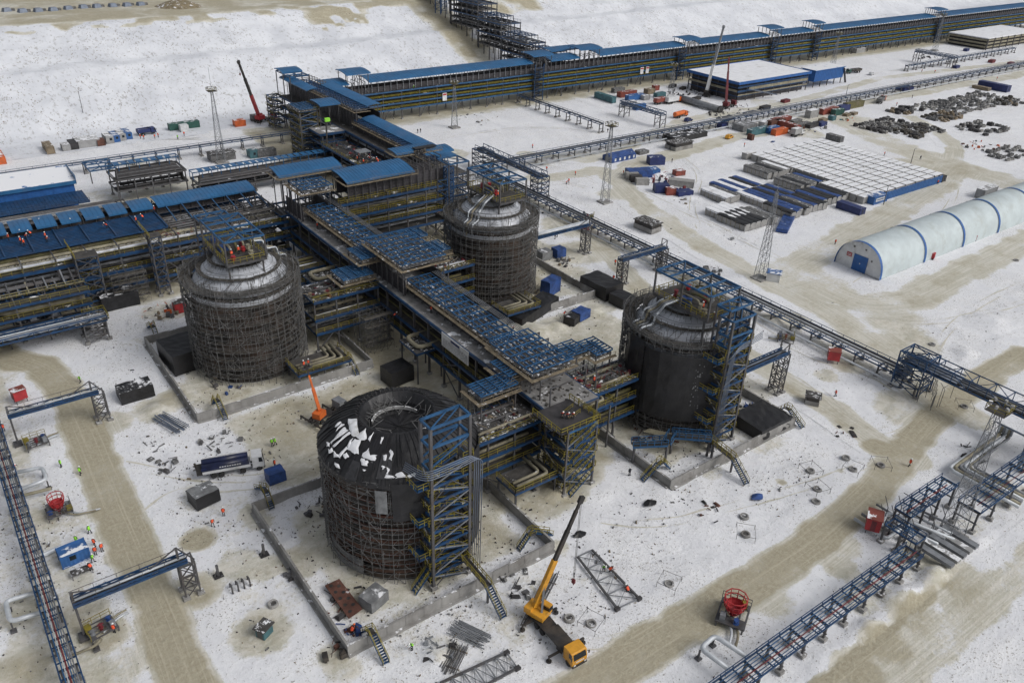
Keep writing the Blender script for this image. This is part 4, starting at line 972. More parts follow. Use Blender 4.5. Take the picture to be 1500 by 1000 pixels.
# blue pipe platform at the foot of the right tank and other tank-base pipework
def low_stage(label, x0, x1, y0, y1, z, rails=M_yel, pipes=2, deckm=None, loop=False, cat="platform"):
    t = thing("low_platform", label, cat, ((x0+x1)/2, (y0+y1)/2, 0))
    m = MB(); m.box(x0, x1, y0, y1, z-.1, z, 0)
    for y in (y0, y1): m.bar((x0,y,z-.25),(x1,y,z-.25),.22,.4,1)
    for x in frange(x0, x1, 3): m.bar((x,y0,z-.25),(x,y1,z-.25),.2,.35,1)
    m.build("deck", [deckm or M_gratei, M_blue], t)
    for x in frange(x0+.3, x1-.3, 6):
        for y in (y0+.3, y1-.3): l = MB(); l.bar((x,y,0),(x,y,z-.2),.28); l.build("leg", M_grey, t)
    if rails:
        m = MB()
        for a, b in (((x0,y0),(x1,y0)),((x1,y0),(x1,y1)),((x0,y0),(x0,y1))): rail(m, (*a,z), (*b,z), 1.1, 1.8, .09)
        m.build("railing", rails, t)
    for i in range(pipes):
        m = MB(); k = i*1.1; r = .34-.04*i
        if loop: m.bend([(x1+1.5,y1-.9-k*.6,z+.7),(x0+1.1+k,y1-.9-k*.6,z+.7),(x0+1.1+k,y0+1.0+k*.6,z+.7),(x1+1.5,y0+1.0+k*.6,z+.7)], r+.12, 1.3, 10)
        else: m.bend([(x0+.8,y0+.8+k,z+.6),(x1-1.5-k,y0+.8+k,z+.6),(x1-1.5-k,y1+1,z+.6)], r, 1.0, 9)
        m.build("pipe", M_tan, t, True)
    return t
low_stage("snow-edged platform carrying a tan pipe loop beside the central gallery", 73.2, 79.6, 129.4, 136.6, 7.6, None, 1, M_deck, True)
low_stage("small platform with a tan pipe loop between the left tank and the gallery", 69.2, 77.2, 171.0, 177.5, 7.6, None, 1, M_deck, True)
low_stage("yellow-railed platform with tan pipes at the foot of the left tank", 52.0, 64.0, 141.6, 148.2, 3.2, M_yel, 3)
low_stage("yellow-railed pipe platform at the foot of the far tank", 104.0, 114.0, 139.6, 146.2, 3.4, M_yel, 3)
t = thing("foot_bridge", "stepped blue footbridge with blue railings at the foot of the right tank", "footbridge", (100, 80, 0))
for (p, q) in (((92.6,84.6,4.2),(98.4,81.4,4.2)),((98.4,81.4,4.2),(101.0,82.6,4.2)),((101.0,82.6,4.2),(106.4,77.8,4.2))):
    m = MB(); d = (Vector(q)-Vector(p)).normalized(); n_ = Vector((-d.y, d.x, 0))*.7
    m.bar(p, q, 1.5, .14, 0)
    for s in (-1, 1): rail(m, Vector(p)+n_*s, Vector(q)+n_*s, 1.2, 1.3, .11, 1); m.bar(Vector(p)+n_*s-Vector((0,0,.2)), Vector(q)+n_*s-Vector((0,0,.2)), .16, .4, 1)
    m.build("span", [M_grate, M_blue2], t)
for p in ((93,84.3),(98.4,81.2),(101,82.4),(106.2,77.9),(106.6,77.1)): m = MB(); m.bar((*p,0),(*p,4.1),.35); m.build("leg", M_grey, t)
m = MB()
for i in range(5): m.path([(99+i*.35,88,2.6),(104+i*.35,80.5,2.6)], .14, 6)
m.build("pipe", M_tan, t)

# ================================================================== MAIN PIPE RACKS
TAN = [M_tan, M_tan, M_oliv, M_grey, M_silv]
# central gallery running down between the tanks (y 90..206)
t = thing("central_gallery", "long central pipe gallery with grey walkway and blue lattice roof between the tanks", "pipe rack", (82.5, 150, 0))
rack_columns(t, 'y', 90, 204, 77.5, 88.0, 13.2, 6.0, .4, True)
for z, wk in ((5.4,.35),(8.6,.35),(13.4,1.0)): rack_tier(t, 'y', 90, 206, 77.5, 88.0, z, 6.0, wk, .55, deck=M_decks if z > 13 else M_gratei)
for z, n in ((5.6,4),(8.8,5)): rack_pipes(t, 'y', 92, 204, 78, 87.5, z, n, TAN)
rack_rail(t, 'y', 92, 125, 77.5, 8.6); rack_rail(t, 'y', 92, 204, 77.5, 5.4)
for a in (96, 120, 162, 186): rack_brace(t, 'y', a, 6, 77.4, .5, 5.0); rack_brace(t, 'y', a, 6, 77.4, 5.4, 8.2)
for a0, a1 in ((108,145),(160,198)):
    gallery_wall(t, 'y', a0, a1, 80.2, 86.2, 13.45, 16.4, 3.0, True, True, 1.4)
    lattice_roof(t, 'y', a0, a1, 80.2, 86.2, 16.6, 2.7, 1.2)
gallery_wall(t, 'y', 144, 161, 78.6, 89.0, 13.45, 20.4, 2.4, True, True, 3.5); lattice_roof(t, 'y', 143.6, 161, 78.4, 89.4, 20.9, 2.4, 1.3)
gallery_wall(t, 'y', 196, 207, 77.6, 86.0, 13.45, 20.5, 2.6, True, True, 3.0); lattice_roof(t, 'y', 194.5, 203.5, 77.8, 86.4, 22.6, 2.0, 1.2)
gallery_wall(t, 'y', 92, 109, 78.4, 89.0, 13.45, 17.6, 3.0, True, False); lattice_roof(t, 'y', 96.2, 109.6, 77.6, 86.8, 18.6, 2.2, 1.2)
m = MB()
for i in range(4): m.bar((86.6+i*.4,108,17.0),(86.6+i*.4,145,17.0),.1); m.bar((86.6+i*.4,160,17.0),(86.6+i*.4,200,17.0),.1)
m.build("cable_ladder", M_lgrey, t)
# poster board hung on the gallery edge
pb = thing("notice_banner", "big white printed banner hanging on the blue edge of the central gallery", "banner", (77.1, 120.7, 10))
m = MB(); m.box(77.0, 77.12, 115.8, 125.7, 10.4, 13.5); m.build("sheet", M_white, pb)
m = MB(); m.box(76.96, 76.99, 119.0, 122.2, 12.7, 13.2, 0)
for r_ in range(9):
    y = 125.2; z = 12.45-r_*.22
    while y > 116.3:
        l = rnd.uniform(.25, .9); l = min(l, y-116.1); m.box(76.96, 76.99, y-l, y, z-.11, z, 1); y -= l+rnd.uniform(.12,.25)
m.build("print", [M_navy, M_cgry], pb)
# side canopies and link racks
def link_rack(name, label, x0, x1, y0, y1, tiers, top, deck_snow=True, canopy=None, pipes=3, rails=True):
    t = thing(name, label, "pipe rack", ((x0+x1)/2, (y0+y1)/2, 0))
    rack_columns(t, 'x', x0+.2, x1-.2, y0, y1, top, 6.0, .34)
    for i, z in enumerate(tiers):
        last = i == len(tiers)-1
        rack_tier(t, 'x', x0, x1, y0, y1, z, 6.0, 1.0 if last else .4, .5, deck=M_deck if last and deck_snow else M_gratei)
        if rails: rack_rail(t, 'x', x0, x1, y0-.1, z, 2.0)
        rack_pipes(t, 'x', x0, x1, y0+.6, y1-.6, z, pipes, TAN, (.18,.4))
    rack_brace(t, 'x', x0+.2, (x1-x0)*.5, y0, .5, tiers[0]-.5, kind='v')
    if canopy:
        for (a0,a1,b0,b1,z) in canopy:
            lattice_roof(t, 'x', a0, a1, b0, b1, z, 2.0, .8)
            for a in (a0+.3, a1-.3):
                for b in (b0+.2, b1-.2): p = MB(); p.bar((a,b,tiers[-1]),(a,b,z-.4),.24); p.build("post", M_grey, t)
    return t
link_rack("link_rack", "snow-topped link rack joining the left tank to the central gallery", 61.4, 77.3, 153.2, 162.0, [4.8,8.2,12.6], 12.8, True, [(68.8,76.2,153.4,159.6,15.9),(74.6,80.0,156.0,163.0,18.6)])
link_rack("link_rack", "snow-topped link rack joining the far tank to the central gallery", 88.3, 103.4, 153.0, 163.4, [4.8,8.2,12.0], 12.2, True, [(89.6,97.0,154.0,160.0,17.0),(89.6,95.0,161.0,166.5,18.4)])
link_rack("link_rack", "link rack with pipes joining the nearest tank to the central gallery", 60.0, 77.3, 92.6, 100.4, [4.4,7.6,11.2], 11.4, True, [(67.6,75.6,97.8,102.2,16.4),(74.8,82.6,99.6,105.4,17.2)])
link_rack("link_rack", "link rack with snowy deck joining the right tank to the central gallery", 88.3, 101.8, 92.2, 99.0, [4.8,8.4,12.2], 12.4, True, [(88.4,93.4,99.8,104.6,16.6),(93.8,98.0,97.6,103.4,16.4)])
# stair block at the near end of the gallery
t = stair_tower("stair_tower", "blue and yellow zigzag stair tower at the near end of the central gallery", 76.2, 82.7, 84.2, 90.0, [3.7,7.1,10.5,13.7], w=.34, brace=True)
m = MB(); m.box(74.6, 82.9, 84.2, 92, 13.62, 13.74, 0)
for a, b in (((74.6,84.2),(82.9,84.2)),((82.9,84.2),(82.9,92)),((74.6,84.2),(74.6,92))): rail(m, (*a,13.7), (*b,13.7), 1.2, 1.3, .1, 1)
m.build("top_deck", [M_dark, M_yel], t)
for i, s in enumerate((0,1,2,3)):
    m = MB(); z0 = [0,3.7,7.1,10.5][i]; z1 = [3.7,7.1,10.5,13.7][i]
    stair_flight(m, (77.0,83.7,z0), (82.0,83.7,z1), 1.0, (0,1,0)); m.build("stair_flight", [M_blue, M_yel], t)
low_stage("low yellow-railed walkway leading from the stair tower to the nearest tank", 66.5, 75.6, 85.4, 91.0, 4.2, M_yel, 2)
low_stage("dark walkway deck beside the zigzag stair tower", 83.2, 92.4, 90.5, 96.5, 10.4, M_yel, 2)

# cross rack, right half (x 88..122, y 194..204)
t = thing("cross_rack", "tall four-tier pipe rack with curved blue roof behind the far tank", "pipe rack", (105, 199, 0))
rack_columns(t, 'x', 90, 120.4, 194, 204, 18, 6.0, .4, True)
for z in (6.4,9.8,13.2,17.0): rack_tier(t, 'x', 88, 121, 194, 204, z, 6.0, .5, .6)
for z, n in ((6.5,3),(9.9,4),(13.3,4)): rack_pipes(t, 'x', 88, 121, 195.5, 203, z, n, TAN, (.2,.45))
for z in (9.8,13.2,17.0): rack_rail(t, 'x', 88, 121, 193.8, z, 1.8); rack_rail(t, 'x', 88, 121, 195.4, z, 1.8)
gallery_wall(t, 'x', 91, 121, 195.2, 203, 17.1, 22.6, 2.2, True, True, 1.2)
ribbed_roof(t, 'x', 90.0, 110.6, 193.6, 202.6, 22.6, 23.8, edge=True)
ribbed_roof(t, 'x', 111.4, 125.6, 205.2, 210.4, 24.0, 24.4, edge=True)
gallery_wall(t, 'x', 111, 123, 200, 209, 17.1, 23.6, 2.0, True, False)
m = MB(); sheet(m, (118, 208.2), 4.2, R0(-110), R0(-30), 23.2, 24.7, .2); m.box(117.6, 124.6, 205.0, 207.0, 24.5, 24.8); m.build("black_tarpaulin", M_tarp, t)
rack_brace(t, 'x', 90, 6, 193.9, 6.4, 9.4); rack_brace(t, 'x', 114.4, 6, 193.9, .4, 6.2); rack_brace(t, 'x', 96, 6, 193.9, .4, 6.2, kind='v')
t = thing("lattice_column", "dark blue lattice column at the end of the cross rack by the far tank", "column", (121.6, 193, 0))
tower_frame(t, 120.6, 122.6, 192.6, 194.6, 22.0, 2.0, .3, "column_lattice", M_blue, M_blue)
# blue roof over the crossing of the galleries
t = thing("crossing_roof", "long curved blue roof over the crossing of the gallery and the racks", "roof", (84, 206, 0))
ribbed_roof(t, 'x', 75.4, 93.6, 203.4, 209.6, 24.0, 25.0, edge=True); gallery_wall(t, 'x', 76, 93, 204.2, 209, 13.6, 23.9, 2.2, True, False)
rack_columns(t, 'x', 76.4, 93, 204, 214, 13.5, 5.5, .4)
for z in (6.4, 9.8, 13.2): rack_tier(t, 'x', 75, 93, 204, 214, z, 5.5, .6)
# cross rack, left half
t = thing("cross_rack", "broad left pipe rack with a blue joist deck and square blue roof panels", "pipe rack", (30, 214, 0))
rack_columns(t, 'x', -36, 76, 204, 226, 13.6, 7.0, .4, True)
for z, w_ in ((3.6,.1),(7.6,.12),(11.6,.12)): rack_tier(t, 'x', -38, 77, 204, 226, z, 7.0, w_, .7)
for z in (3.6,7.6,11.6): rack_rail(t, 'x', -38, 77, 203.8, z, 2.2)
for z, n in ((3.7,6),(7.7,6),(11.7,7)): rack_pipes(t, 'x', -38, 77, 205.5, 216, z, n, TAN+[M_dark], (.2,.5))
for a in (41, 48, 55): rack_brace(t, 'x', a, 7, 203.7, 3.6, 7.2, kind='v'); rack_brace(t, 'x', a, 7, 203.7, 7.6, 11.2, kind='v')
rack_brace(t, 'x', 41, 7, 203.7, .3, 3.2)
m = MB(); m.box(-38, 47, 211.5, 226, 13.4, 13.55); m.build("under_deck", M_gratei, t)
m = MB()
for y in frange(208.5, 220.5, 1.0): m.bar((-38,y,14.3),(47,y,14.3),.2,.34)
for x in frange(-38, 47, 6): m.bar((x,208.5,14.55),(x,221,14.55),.3,.3)
m.build("roof_joist", M_blue, t)
for i, x in enumerate([8.4,13.9,19.4,24.9,30.4,35.9,41.6]): ribbed_roof(t, 'x', x, x+(4.5 if i < 6 else 5.4), 219.8, 226.4, 16.0, 16.5, name="roof_panel", rib=1.1)
ribbed_roof(t, 'x', 48.0, 74.4, 219.8, 226.6, 16.0, 16.6, name="roof", rib=1.1)
gallery_wall(t, 'x', 0, 75, 221, 226, 13.5, 15.9, 3.0, True, True, .8)
for a in frange(50, 74, 4): m = MB(); m.bar((a,211,14.6),(a,220,15.8),.24,.3); m.build("roof_rafter", M_blue2, t)
m = MB()
for i in range(9): m.path([(rnd.uniform(44,50),209.5+i*1.1,12.6+.2*(i%3)),(76,209.5+i*1.1,12.6+.2*(i%3))], rnd.uniform(.18,.34), 7)
m.build("pipe_bundle", M_grey, t)
for i in range(16):
    m = MB(); x = rnd.uniform(60,76); y = rnd.uniform(208,218); m.bar((x,y,12),(x,y,rnd.uniform(14,16.5)),.2); m.build("post", M_grey, t)
# support towers and pipe nest in front of the left rack
for nm, x0, x1, y0, y1, z in (("blue-capped lattice stair tower in front of the left pipe rack",23.6,28.4,200.0,204.0,14.0),("tall grey braced frame at the right part of the left pipe rack",40.6,43.2,200.4,203.4,15.5)):
    t = thing("support_tower", nm, "steel tower", ((x0+x1)/2,(y0+y1)/2,0)); tower_frame(t, x0, x1, y0, y1, z, 2.8, .26, "tower_lattice", None, M_blue)
    m = MB(); m.box(x0-.2,x1+.2,y0-.2,y1+.2,z,z+.12,0); rail(m,(x0,y0,z),(x0,y1+7,z),1.2,1.4,.1,1); m.build("top_landing",[M_gratei,M_yel],t)
t = thing("link_rack", "rack with fat tan pipes at the left edge, in front of the left rack", "pipe rack", (5, 196, 0))
rack_columns(t, 'x', -30, 22, 192.5, 203.2, 9.4, 6.5, .34)
for z in (3.0,6.2,9.2): rack_tier(t, 'x', -34, 24, 192.5, 203.2, z, 6.5, .3, .5)
for z in (6.2,9.2): rack_rail(t, 'x', -34, 24, 192.4, z, 2.0)
rack_rail(t, 'x', -10, 24, 197, 9.2, 2.0); rack_pipes(t, 'x', -30, 24, 197, 203, 9.2, 4, [M_tan, M_grey, M_dark]); rack_pipes(t, 'x', -30, 24, 193, 203, 3.0, 3, [M_dark, M_grey])
m = MB(); m.bend([(3.5,199,11.0),(3.5,199,7.2),(6.5,194.6,7.0),(23,194.6,7.0)], .62, 1.6, 12); m.build("pipe", M_tan, t, True)
m = MB(); m.bend([(2.0,201,12.0),(2.0,201,8.0),(2,197,7.6),(-20,197,7.6)], .6, 1.6, 12); m.build("pipe", M_tan, t, True)
for i in range(10):
    m = MB(); x = 5+i*1.9; m.bar((x,197.5,9.3),(x,203,9.3+rnd.uniform(0,2)),.3); m.build("pipe", rnd.choice([M_tan,M_grey,M_lgrey]), t)

# clutter that makes the steelwork dense
link_rack("link_rack", "lower pipe rack behind the left tank, below the gallery", 61.0, 77.2, 182.0, 190.0, [3.4,6.8], 7.0, False, None, 4)
link_rack("link_rack", "lower pipe rack between the far tank and the cross rack", 88.2, 104.0, 176.0, 184.0, [3.4,6.8], 7.0, False, None, 4)
for (x0,x1,y0,y1,z,lb) in ((70,76.8,146,152,9,"tube scaffold under the west side of the gallery crossing"),(89,94,146,152,10,"tube scaffold under the east side of the gallery crossing"),(66,76,103,110,8,"tube scaffold in the mud beside the near end of the gallery"),(89.5,97,100,106,11,"tube scaffold behind the link rack of the right tank"),(62,68,163,168,9,"tube scaffold behind the link rack of the left tank"),
  (120.5,125.5,196,204,20,"tall tube scaffold at the right end of the cross rack"),(56,62,205,210,15,"tube scaffold inside the left cross rack near its blue roof"),(64,74,205.5,209,15,"tube scaffold where the left cross rack meets the gallery"),(97,103,99.5,105,10,"tube scaffold beside the right tank, on the gallery side"),(84,88,204,210,22,"tube scaffold under the long curved crossing roof"),(129,138,204,210,14,"tube scaffold at the near end of the north gallery"),(30,38,199,203,8,"tube scaffold at the foot of the left cross rack")):
    tube_jungle(x0,x1,y0,y1,z,0,lb)
t = thing("pipe_loops", "three upright pale pipe loops under the cross rack", "pipe loops", (112,191,0))
for x in (103,109,115): m = MB(); m.bend([(x,200,2.4),(x,190,2.4),(x,190,.8),(x+3.2,190,.8),(x+3.2,190,3.4),(x+3.2,200,3.4)],.24,1.0,8); m.build("pipe", M_tan, t, True)
t = thing("deck_rubble", "torn insulation and snow lumps on the near end of the gallery deck", "rubble", (82,98,13.5))
m = MB()
for i in range(150):
    x = rnd.uniform(78,87.5); y = rnd.uniform(91,108); s = rnd.uniform(.12,.6); m.rbox((x,y),s*1.6,s,13.4,13.45+s*.5,rnd.uniform(0,3),rnd.choice([0,0,1,2]),.6)
m.build("lumps", [M_gratei, M_plank, M_debg], t)
for (x0,x1,y0,y1,z,n,lb) in ((61,77,93,100,11.3,90,"boards, insulation and snow lumps on the deck of the near link rack"),(88,101,92.5,98.5,12.3,90,"fittings and scraps on the deck of the right link rack"),(62,77,153.5,161.5,12.7,70,"scraps and snow on the deck of the left link rack"),(88.5,103,153.5,163,12.1,70,"red fittings and snow on the deck of the far link rack"),(44,76,206,219,12.2,200,"pipes ends and fittings on the open left cross rack"),(118,127,214,270,9.7,150,"materials scattered on the mid-height deck")):
    t = thing("deck_rubble", lb, "rubble", ((x0+x1)/2,(y0+y1)/2,z)); m = MB()
    for i in range(n):
        x = rnd.uniform(x0,x1); y = rnd.uniform(y0,y1); s = rnd.uniform(.15,.7); mi = rnd.choice([0,1,2,3])
        if rnd.random() < .4: a = rnd.uniform(0,3.1); m.bar((x,y,z+.15),(x+2*math.cos(a),y+2*math.sin(a),z+rnd.uniform(.1,.9)),.1,.1,mi)
        else: m.rbox((x,y),s*1.6,s,z,z+s*.8,rnd.uniform(0,3),mi,.7)
    m.build("pieces", [M_dark, M_wood, M_debg, M_dred], t)

# ================================================================== NORTH SPINE, FAR RACK, HILL RACK
t = thing("north_gallery", "blue-roofed gallery climbing away from the cross rack to the long far pipe rack", "pipe rack", (132, 268, 0))
rack_columns(t, 'y', 212, 330, 128.2, 138.6, 12.8, 6.5, .4, True)
for z, wk in ((5.2,.3),(9.0,.3),(13.0,1.0)): rack_tier(t, 'y', 210, 332, 127.4, 138.8, z, 6.5, wk, .7, deck=M_gratei)
for z, n in ((5.3,3),(9.1,3)): rack_pipes(t, 'y', 212, 330, 128, 138, z, n, TAN, (.2,.4))
gallery_wall(t, 'y', 222, 272, 130.6, 138.0, 13.1, 16.2, 2.6, True, True, 1.0); gallery_wall(t, 'y', 270, 332, 131.0, 141.0, 13.1, 20.2, 2.6, True, True, 2.0)
ribbed_roof(t, 'y', 216, 271, 133.4, 138.4, 16.6, 17.2, rib=1.2); ribbed_roof(t, 'y', 271.5, 310, 136.2, 141.4, 20.6, 21.0, rib=1.2)
lattice_roof(t, 'y', 216, 271, 130.6, 133.6, 16.2, 2.4, .8, edge=True, m=M_blue); lattice_roof(t, 'y', 271, 322, 131.2, 136.2, 20.2, 2.4, 1.0, edge=True, m=M_blue)
ribbed_roof(t, 'y', 306, 333, 128.4, 132.4, 20.0, 20.6, rib=1.4); open_frame(t, 127.6, 135.6, 320, 334, 13, 22.4, nx=2, ny=4)
ribbed_roof(t, 'x', 127.4, 136, 327, 335, 22.9, 23.2, rib=1.2); ribbed_roof(t, 'x', 124.0, 134.5, 211.0, 216.5, 20.5, 21.0, rib=1.2)
for a in (236, 262, 288): rack_brace(t, 'y', a, 6.5, 127.3, .4, 4.6)
# lower wing with the platform, where the crowd works
t = thing("platform_wing", "snow-dusted platform wing with dark blue multi-storey framing beside the north gallery", "pipe rack", (122, 276, 0))
rack_columns(t, 'x', 118.5, 127, 272, 281, 12.7, 4.2, .35)
for z in (3.4,6.6,9.8,12.9): rack_tier(t, 'x', 117.5, 127.2, 272, 281, z, 4.2, 1.0 if z > 12 else .5, .8, deck=M_decks if z > 12 else M_gratei)
for z in (3.4,6.6,9.8): rack_rail(t, 'x', 117.5, 127.2, 271.7, z, 2, M_blue)
ribbed_roof(t, 'x', 121.4, 129.4, 279.0, 287.4, 20.8, 21.2, rib=1.2); gallery_wall(t, 'x', 121.6, 129, 280, 287, 13, 20.6, 3.4, True, False)
t = stair_tower("stair_tower", "tall dark blue stair tower with a snowy blue cap, left of the north gallery", 114.4, 121.0, 281.0, 290.6, [2.4,4.8,7.2,9.6,12.0,14.4,16.8,19.0], w=.4)
m = MB(); m.box(113.6, 121.8, 280.2, 291.4, 19.1, 19.25, 0); m.build("snowy_rim", M_deck, t); lattice_roof(t, 'x', 114.4, 121, 281, 290.6, 19.8, 1.6, 1.2, deck=False, edge=False)
t = stair_tower("stair_tower", "narrow blue stair tower at the far left corner of the north gallery", 123.2, 127.6, 330.0, 336.0, [2.6,5.2,7.8,10.4,13.0], w=.34)
t = thing("work_deck", "mid-height deck full of orange-vested workers beside the north gallery", "platform", (122, 232, 0))
rack_columns(t, 'y', 214, 270, 117.6, 127.0, 9.4, 7.0, .35)
for z in (4.8,9.6): rack_tier(t, 'y', 213, 271, 117.6, 127.2, z, 7.0, .9, .6)
rack_rail(t, 'y', 213, 271, 117.4, 9.6, 2); rack_rail(t, 'y', 213, 271, 122.0, 9.6, 2, M_blue)
m = MB(); m.box(119.6,124,246,250,12.4,12.6,0); m.bar((119.8,246.2,9.6),(119.8,246.2,12.4),.2,.2,1); m.bar((123.8,246.2,9.6),(123.8,246.2,12.4),.2,.2,1); m.bar((119.8,249.8,9.6),(119.8,249.8,12.4),.2,.2,1); m.build("shelter", [M_lgrey, M_grey], t)
rack_pipes(t, 'y', 214, 270, 118, 127, 4.9, 4, TAN, (.2,.4))
# telescopic lift beside the tower
# the long far rack
t = thing("far_rack", "very long blue-roofed pipe rack running across the back of the site", "pipe rack", (400, 322, 0))
rack_columns(t, 'x', 150, 760, 319.2, 326.8, 12.6, 9.0, .4)
for z in (4.8,7.3,9.9,12.5): rack_tier(t, 'x', 142, 764, 319, 327, z, 9.0, .45, .6, beam=M_blue2)
for z in (4.8,7.3,9.9): rack_rail(t, 'x', 142, 764, 318.8, z, 3.0)
for z in (4.9,7.4,10.0):
    for b, mm in ((319.7,M_yel),(322.4,M_tan),(324.6,M_grey)):
        m = MB(); m.path([(146,b,z+.4),(450,b,z+.4),(760,b,z+.4)], .34, 8); m.build("pipe", mm, t, True)
gallery_wall(t, 'x', 142, 764, 319.6, 326.6, 12.6, 17.6, 3.0, True, True, 2.9, M_lgrey)
for a0, a1 in ((141,152),(161,247),(258,276),(289,350),(361,420),(431,462),(471,600),(612,764)):
    ribbed_roof(t, 'x', a0, a1, 318.0, 326.8, 17.6, 18.6, rib=1.6)
for a in list(range(168, 250, 18))+list(range(262, 760, 27)): rack_brace(t, 'x', a, 4.5, 318.9, .4, 4.4, .24, 'v')
for x0, x1, zz in ((151.5,161.0,21.4),(247.5,258.5,20.6),(276.5,289,21.2),(350,361,20.2),(420,431,21.4),(462,471,21.6),(600,612,21.6)):
    m = MB()
    for x in frange(x0, x1, 3.2):
        for y in (318.6, 326.6): m.bar((x,y,12.6),(x,y,zz),.24)
    m.bar((x0,318.6,12.8),((x0+x1)/2,318.6,zz-.4),.2); m.bar((x1,318.6,12.8),((x0+x1)/2,318.6,zz-.4),.2)
    m.build("kiosk_frame", M_grey, t); ribbed_roof(t, 'x', x0-.8, x1+.8, 317.6, 327.4, zz, zz+.5, rib=1.5, name="kiosk_roof")
for x in (250, 347, 425, 466, 606):
    m = MB(); 
    for z in np.arange(2.0, 16, 1.8): m.box(x-2.6, x+2.6, 316.6, 319, z-.1, z, 0); rail(m, (x-2.6,316.6,z),(x+2.6,316.6,z),1.0,2.6,.1,1)
    for a in (-2.6, 2.6): m.bar((x+a,316.7,0),(x+a,316.7,17.0),.3,.3,1)
    for i, z in enumerate(np.arange(.2, 14, 1.8)): m.bar((x-2.4 if i%2 else x+2.4,317.4,z),(x+2.4 if i%2 else x-2.4,317.4,z+1.8),.8,.14,0)
    m.build("access_stair", [M_grate, M_blue], t)
for px, py in ((651,142),(940,102),(948,101)):
    p = G(px, py, 7); m = MB(); k = (318.6-0)/p.y; m.box(p.x*k-1.1, p.x*k+1.1, 318.3, 318.42, 5.6, 9.0, 0); m.box(p.x*k-.9, p.x*k+.9, 318.24, 318.29, 8.0, 8.7, 1); m.build("sign_board", [M_white, M_red], t)
# rack climbing the embankment
t = thing("hill_rack", "stepped blue-grey pipe rack climbing the snowy embankment", "pipe rack", (276, 400, 10))
hz = lambda x, y: float(hill_z(np.array([float(x)]), np.array([float(y)]))[0])
for (a0, a1, zt) in ((328,352,15.5),(352,374,19.5),(374,396,26),(396,424,33),(424,452,38),(452,520,42)):
    rack_columns(t, 'y', a0, a1-1, 268, 281, zt, 5.0, .4, True, False, hz)
    nt_ = 7
    for i in range(nt_):
        z = zt-3.0*i-.3
        if z > hz(274, a1)+1.5: rack_tier(t, 'y', a0, a1, 268, 281, z, 7.0, .3, .6, beam=M_blue if i in (0,2) else M_grey); rack_pipes(t, 'y', a0, a1, 268.5, 280, z, 3, [M_grey, M_dark, M_lgrey])
    for q_ in range(3): rack_brace(t, 'y', a0+2+q_*6, 5, 267.9, zt-3.3*(q_+2), zt-3.3*(q_+1)+.2, .22)
    rack_rail(t, 'y', a0, a1, 268, zt, 3.0, M_blue); rack_rail(t, 'y', a0, a1, 281, zt, 3.0, M_blue)
    lattice_roof(t, 'y', a0+4, a1-2, 271, 279, zt+2.6, 3.0, 1.8, deck=False, edge=False, m=M_blue); 
    for y in frange(a0+4, a1-2, 5):
        m = MB(); m.bar((271,y,zt),(271,y,zt+2.6),.25); m.bar((279,y,zt),(279,y,zt+2.6),.25); m.bar((271,y,zt+2.5),(279,y,zt+2.5),.2); m.build("post_frame", M_grey, t)
ribbed_roof(t, 'x', 266, 286, 328.4, 336, 19.6, 20.2, rib=1.6)
t = thing("lattice_column", "tall dark lattice stair column where the hill rack leaves the embankment top", "column", (264, 428, 25)); 
m = MB()
for x in (262.5,266.5):
    for y in (425,431): m.bar((x,y,24),(x,y,46),.4)
for z in np.arange(26,46,2.4):
    m.bar((262.5,425,z),(266.5,425,z+2.4),.2); m.bar((262.5,425,z),(266.5,425,z),.2); m.bar((262.5,425,z),(262.5,431,z),.2); m.bar((262.5,431,z),(262.5,425,z+2.4),.2)
m.build("column_lattice", M_blue, t)

# ================================================================== LEFT BUILDINGS AND RACKS
t = thing("process_building", "long blue metal building with a snow-covered roof at the left edge", "building", (5, 280, 0))
m = MB(); m.box(-70, 37.4, 277, 288.6, 0, 8.2, 0)
for x in frange(-70, 37.4, 1.2): m.box(x-.05, x+.05, 276.92, 277, .2, 8.0, 0)
m.build("wall", M_wallb, t)
m = MB(); m.add([(-70.4,276.4,8.0),(38,276.4,8.0),(38,289.2,9.6),(-70.4,289.2,9.6),(-70.4,276.4,8.3),(38,276.4,8.3),(38,289.2,9.9),(-70.4,289.2,9.9)], [(0,3,2,1),(4,5,6,7),(0,1,5,4),(1,2,6,5),(2,3,7,6),(3,0,4,7)])
M_sroof = mat("snowy_blue_roof", (0.03, 0.13, 0.34), 0.5, var=.1, snow=0.80, ss=0.18)
m.build("roof", M_sroof, t)
m = MB(); m.box(-70, 38.2, 276.2, 276.35, 7.4, 8.5); m.box(38.05, 38.2, 276.2, 289.3, 7.8, 10.1); m.build("fascia", M_roof, t)
for x in (2, 18, 27, 33.4): m = MB(); m.box(x, x+1.6, 276.84, 276.9, 2.6, 4.0, 0); m.box(x+.1, x+1.5, 276.78, 276.84, 2.7, 3.9, 1); m.build("window", [M_white, M_glass], t)
m = MB(); m.box(-70, 39, 264.4, 276.2, 5.0, 5.2, 0)
for x in frange(-70, 39, 1.0): m.box(x-.05, x+.05, 264.4, 276.2, 5.2, 5.3, 0)
m.build("lean_to_roof", M_blue, t)
m = MB(); rail(m, (-70,264.5,5.2), (39,264.5,5.2), 1.2, 3); m.build("railing", M_blue, t)
t = thing("low_rack", "low pipe rack with dark pipes in front of the blue metal building", "pipe rack", (0, 262, 0))
rack_columns(t, 'x', -60, 46, 257, 263.6, 4.6, 6.0, .3)
for z in (2.4,4.6): rack_tier(t, 'x', -62, 48, 257, 263.6, z, 6.0, .5, .5, beam=M_grey)
rack_pipes(t, 'x', -60, 46, 257.2, 263.4, 4.6, 4, [M_lgrey, M_dark, M_grey]); rack_pipes(t, 'x', -60, 46, 257.2, 263.4, 2.4, 3, [M_dark, M_grey])
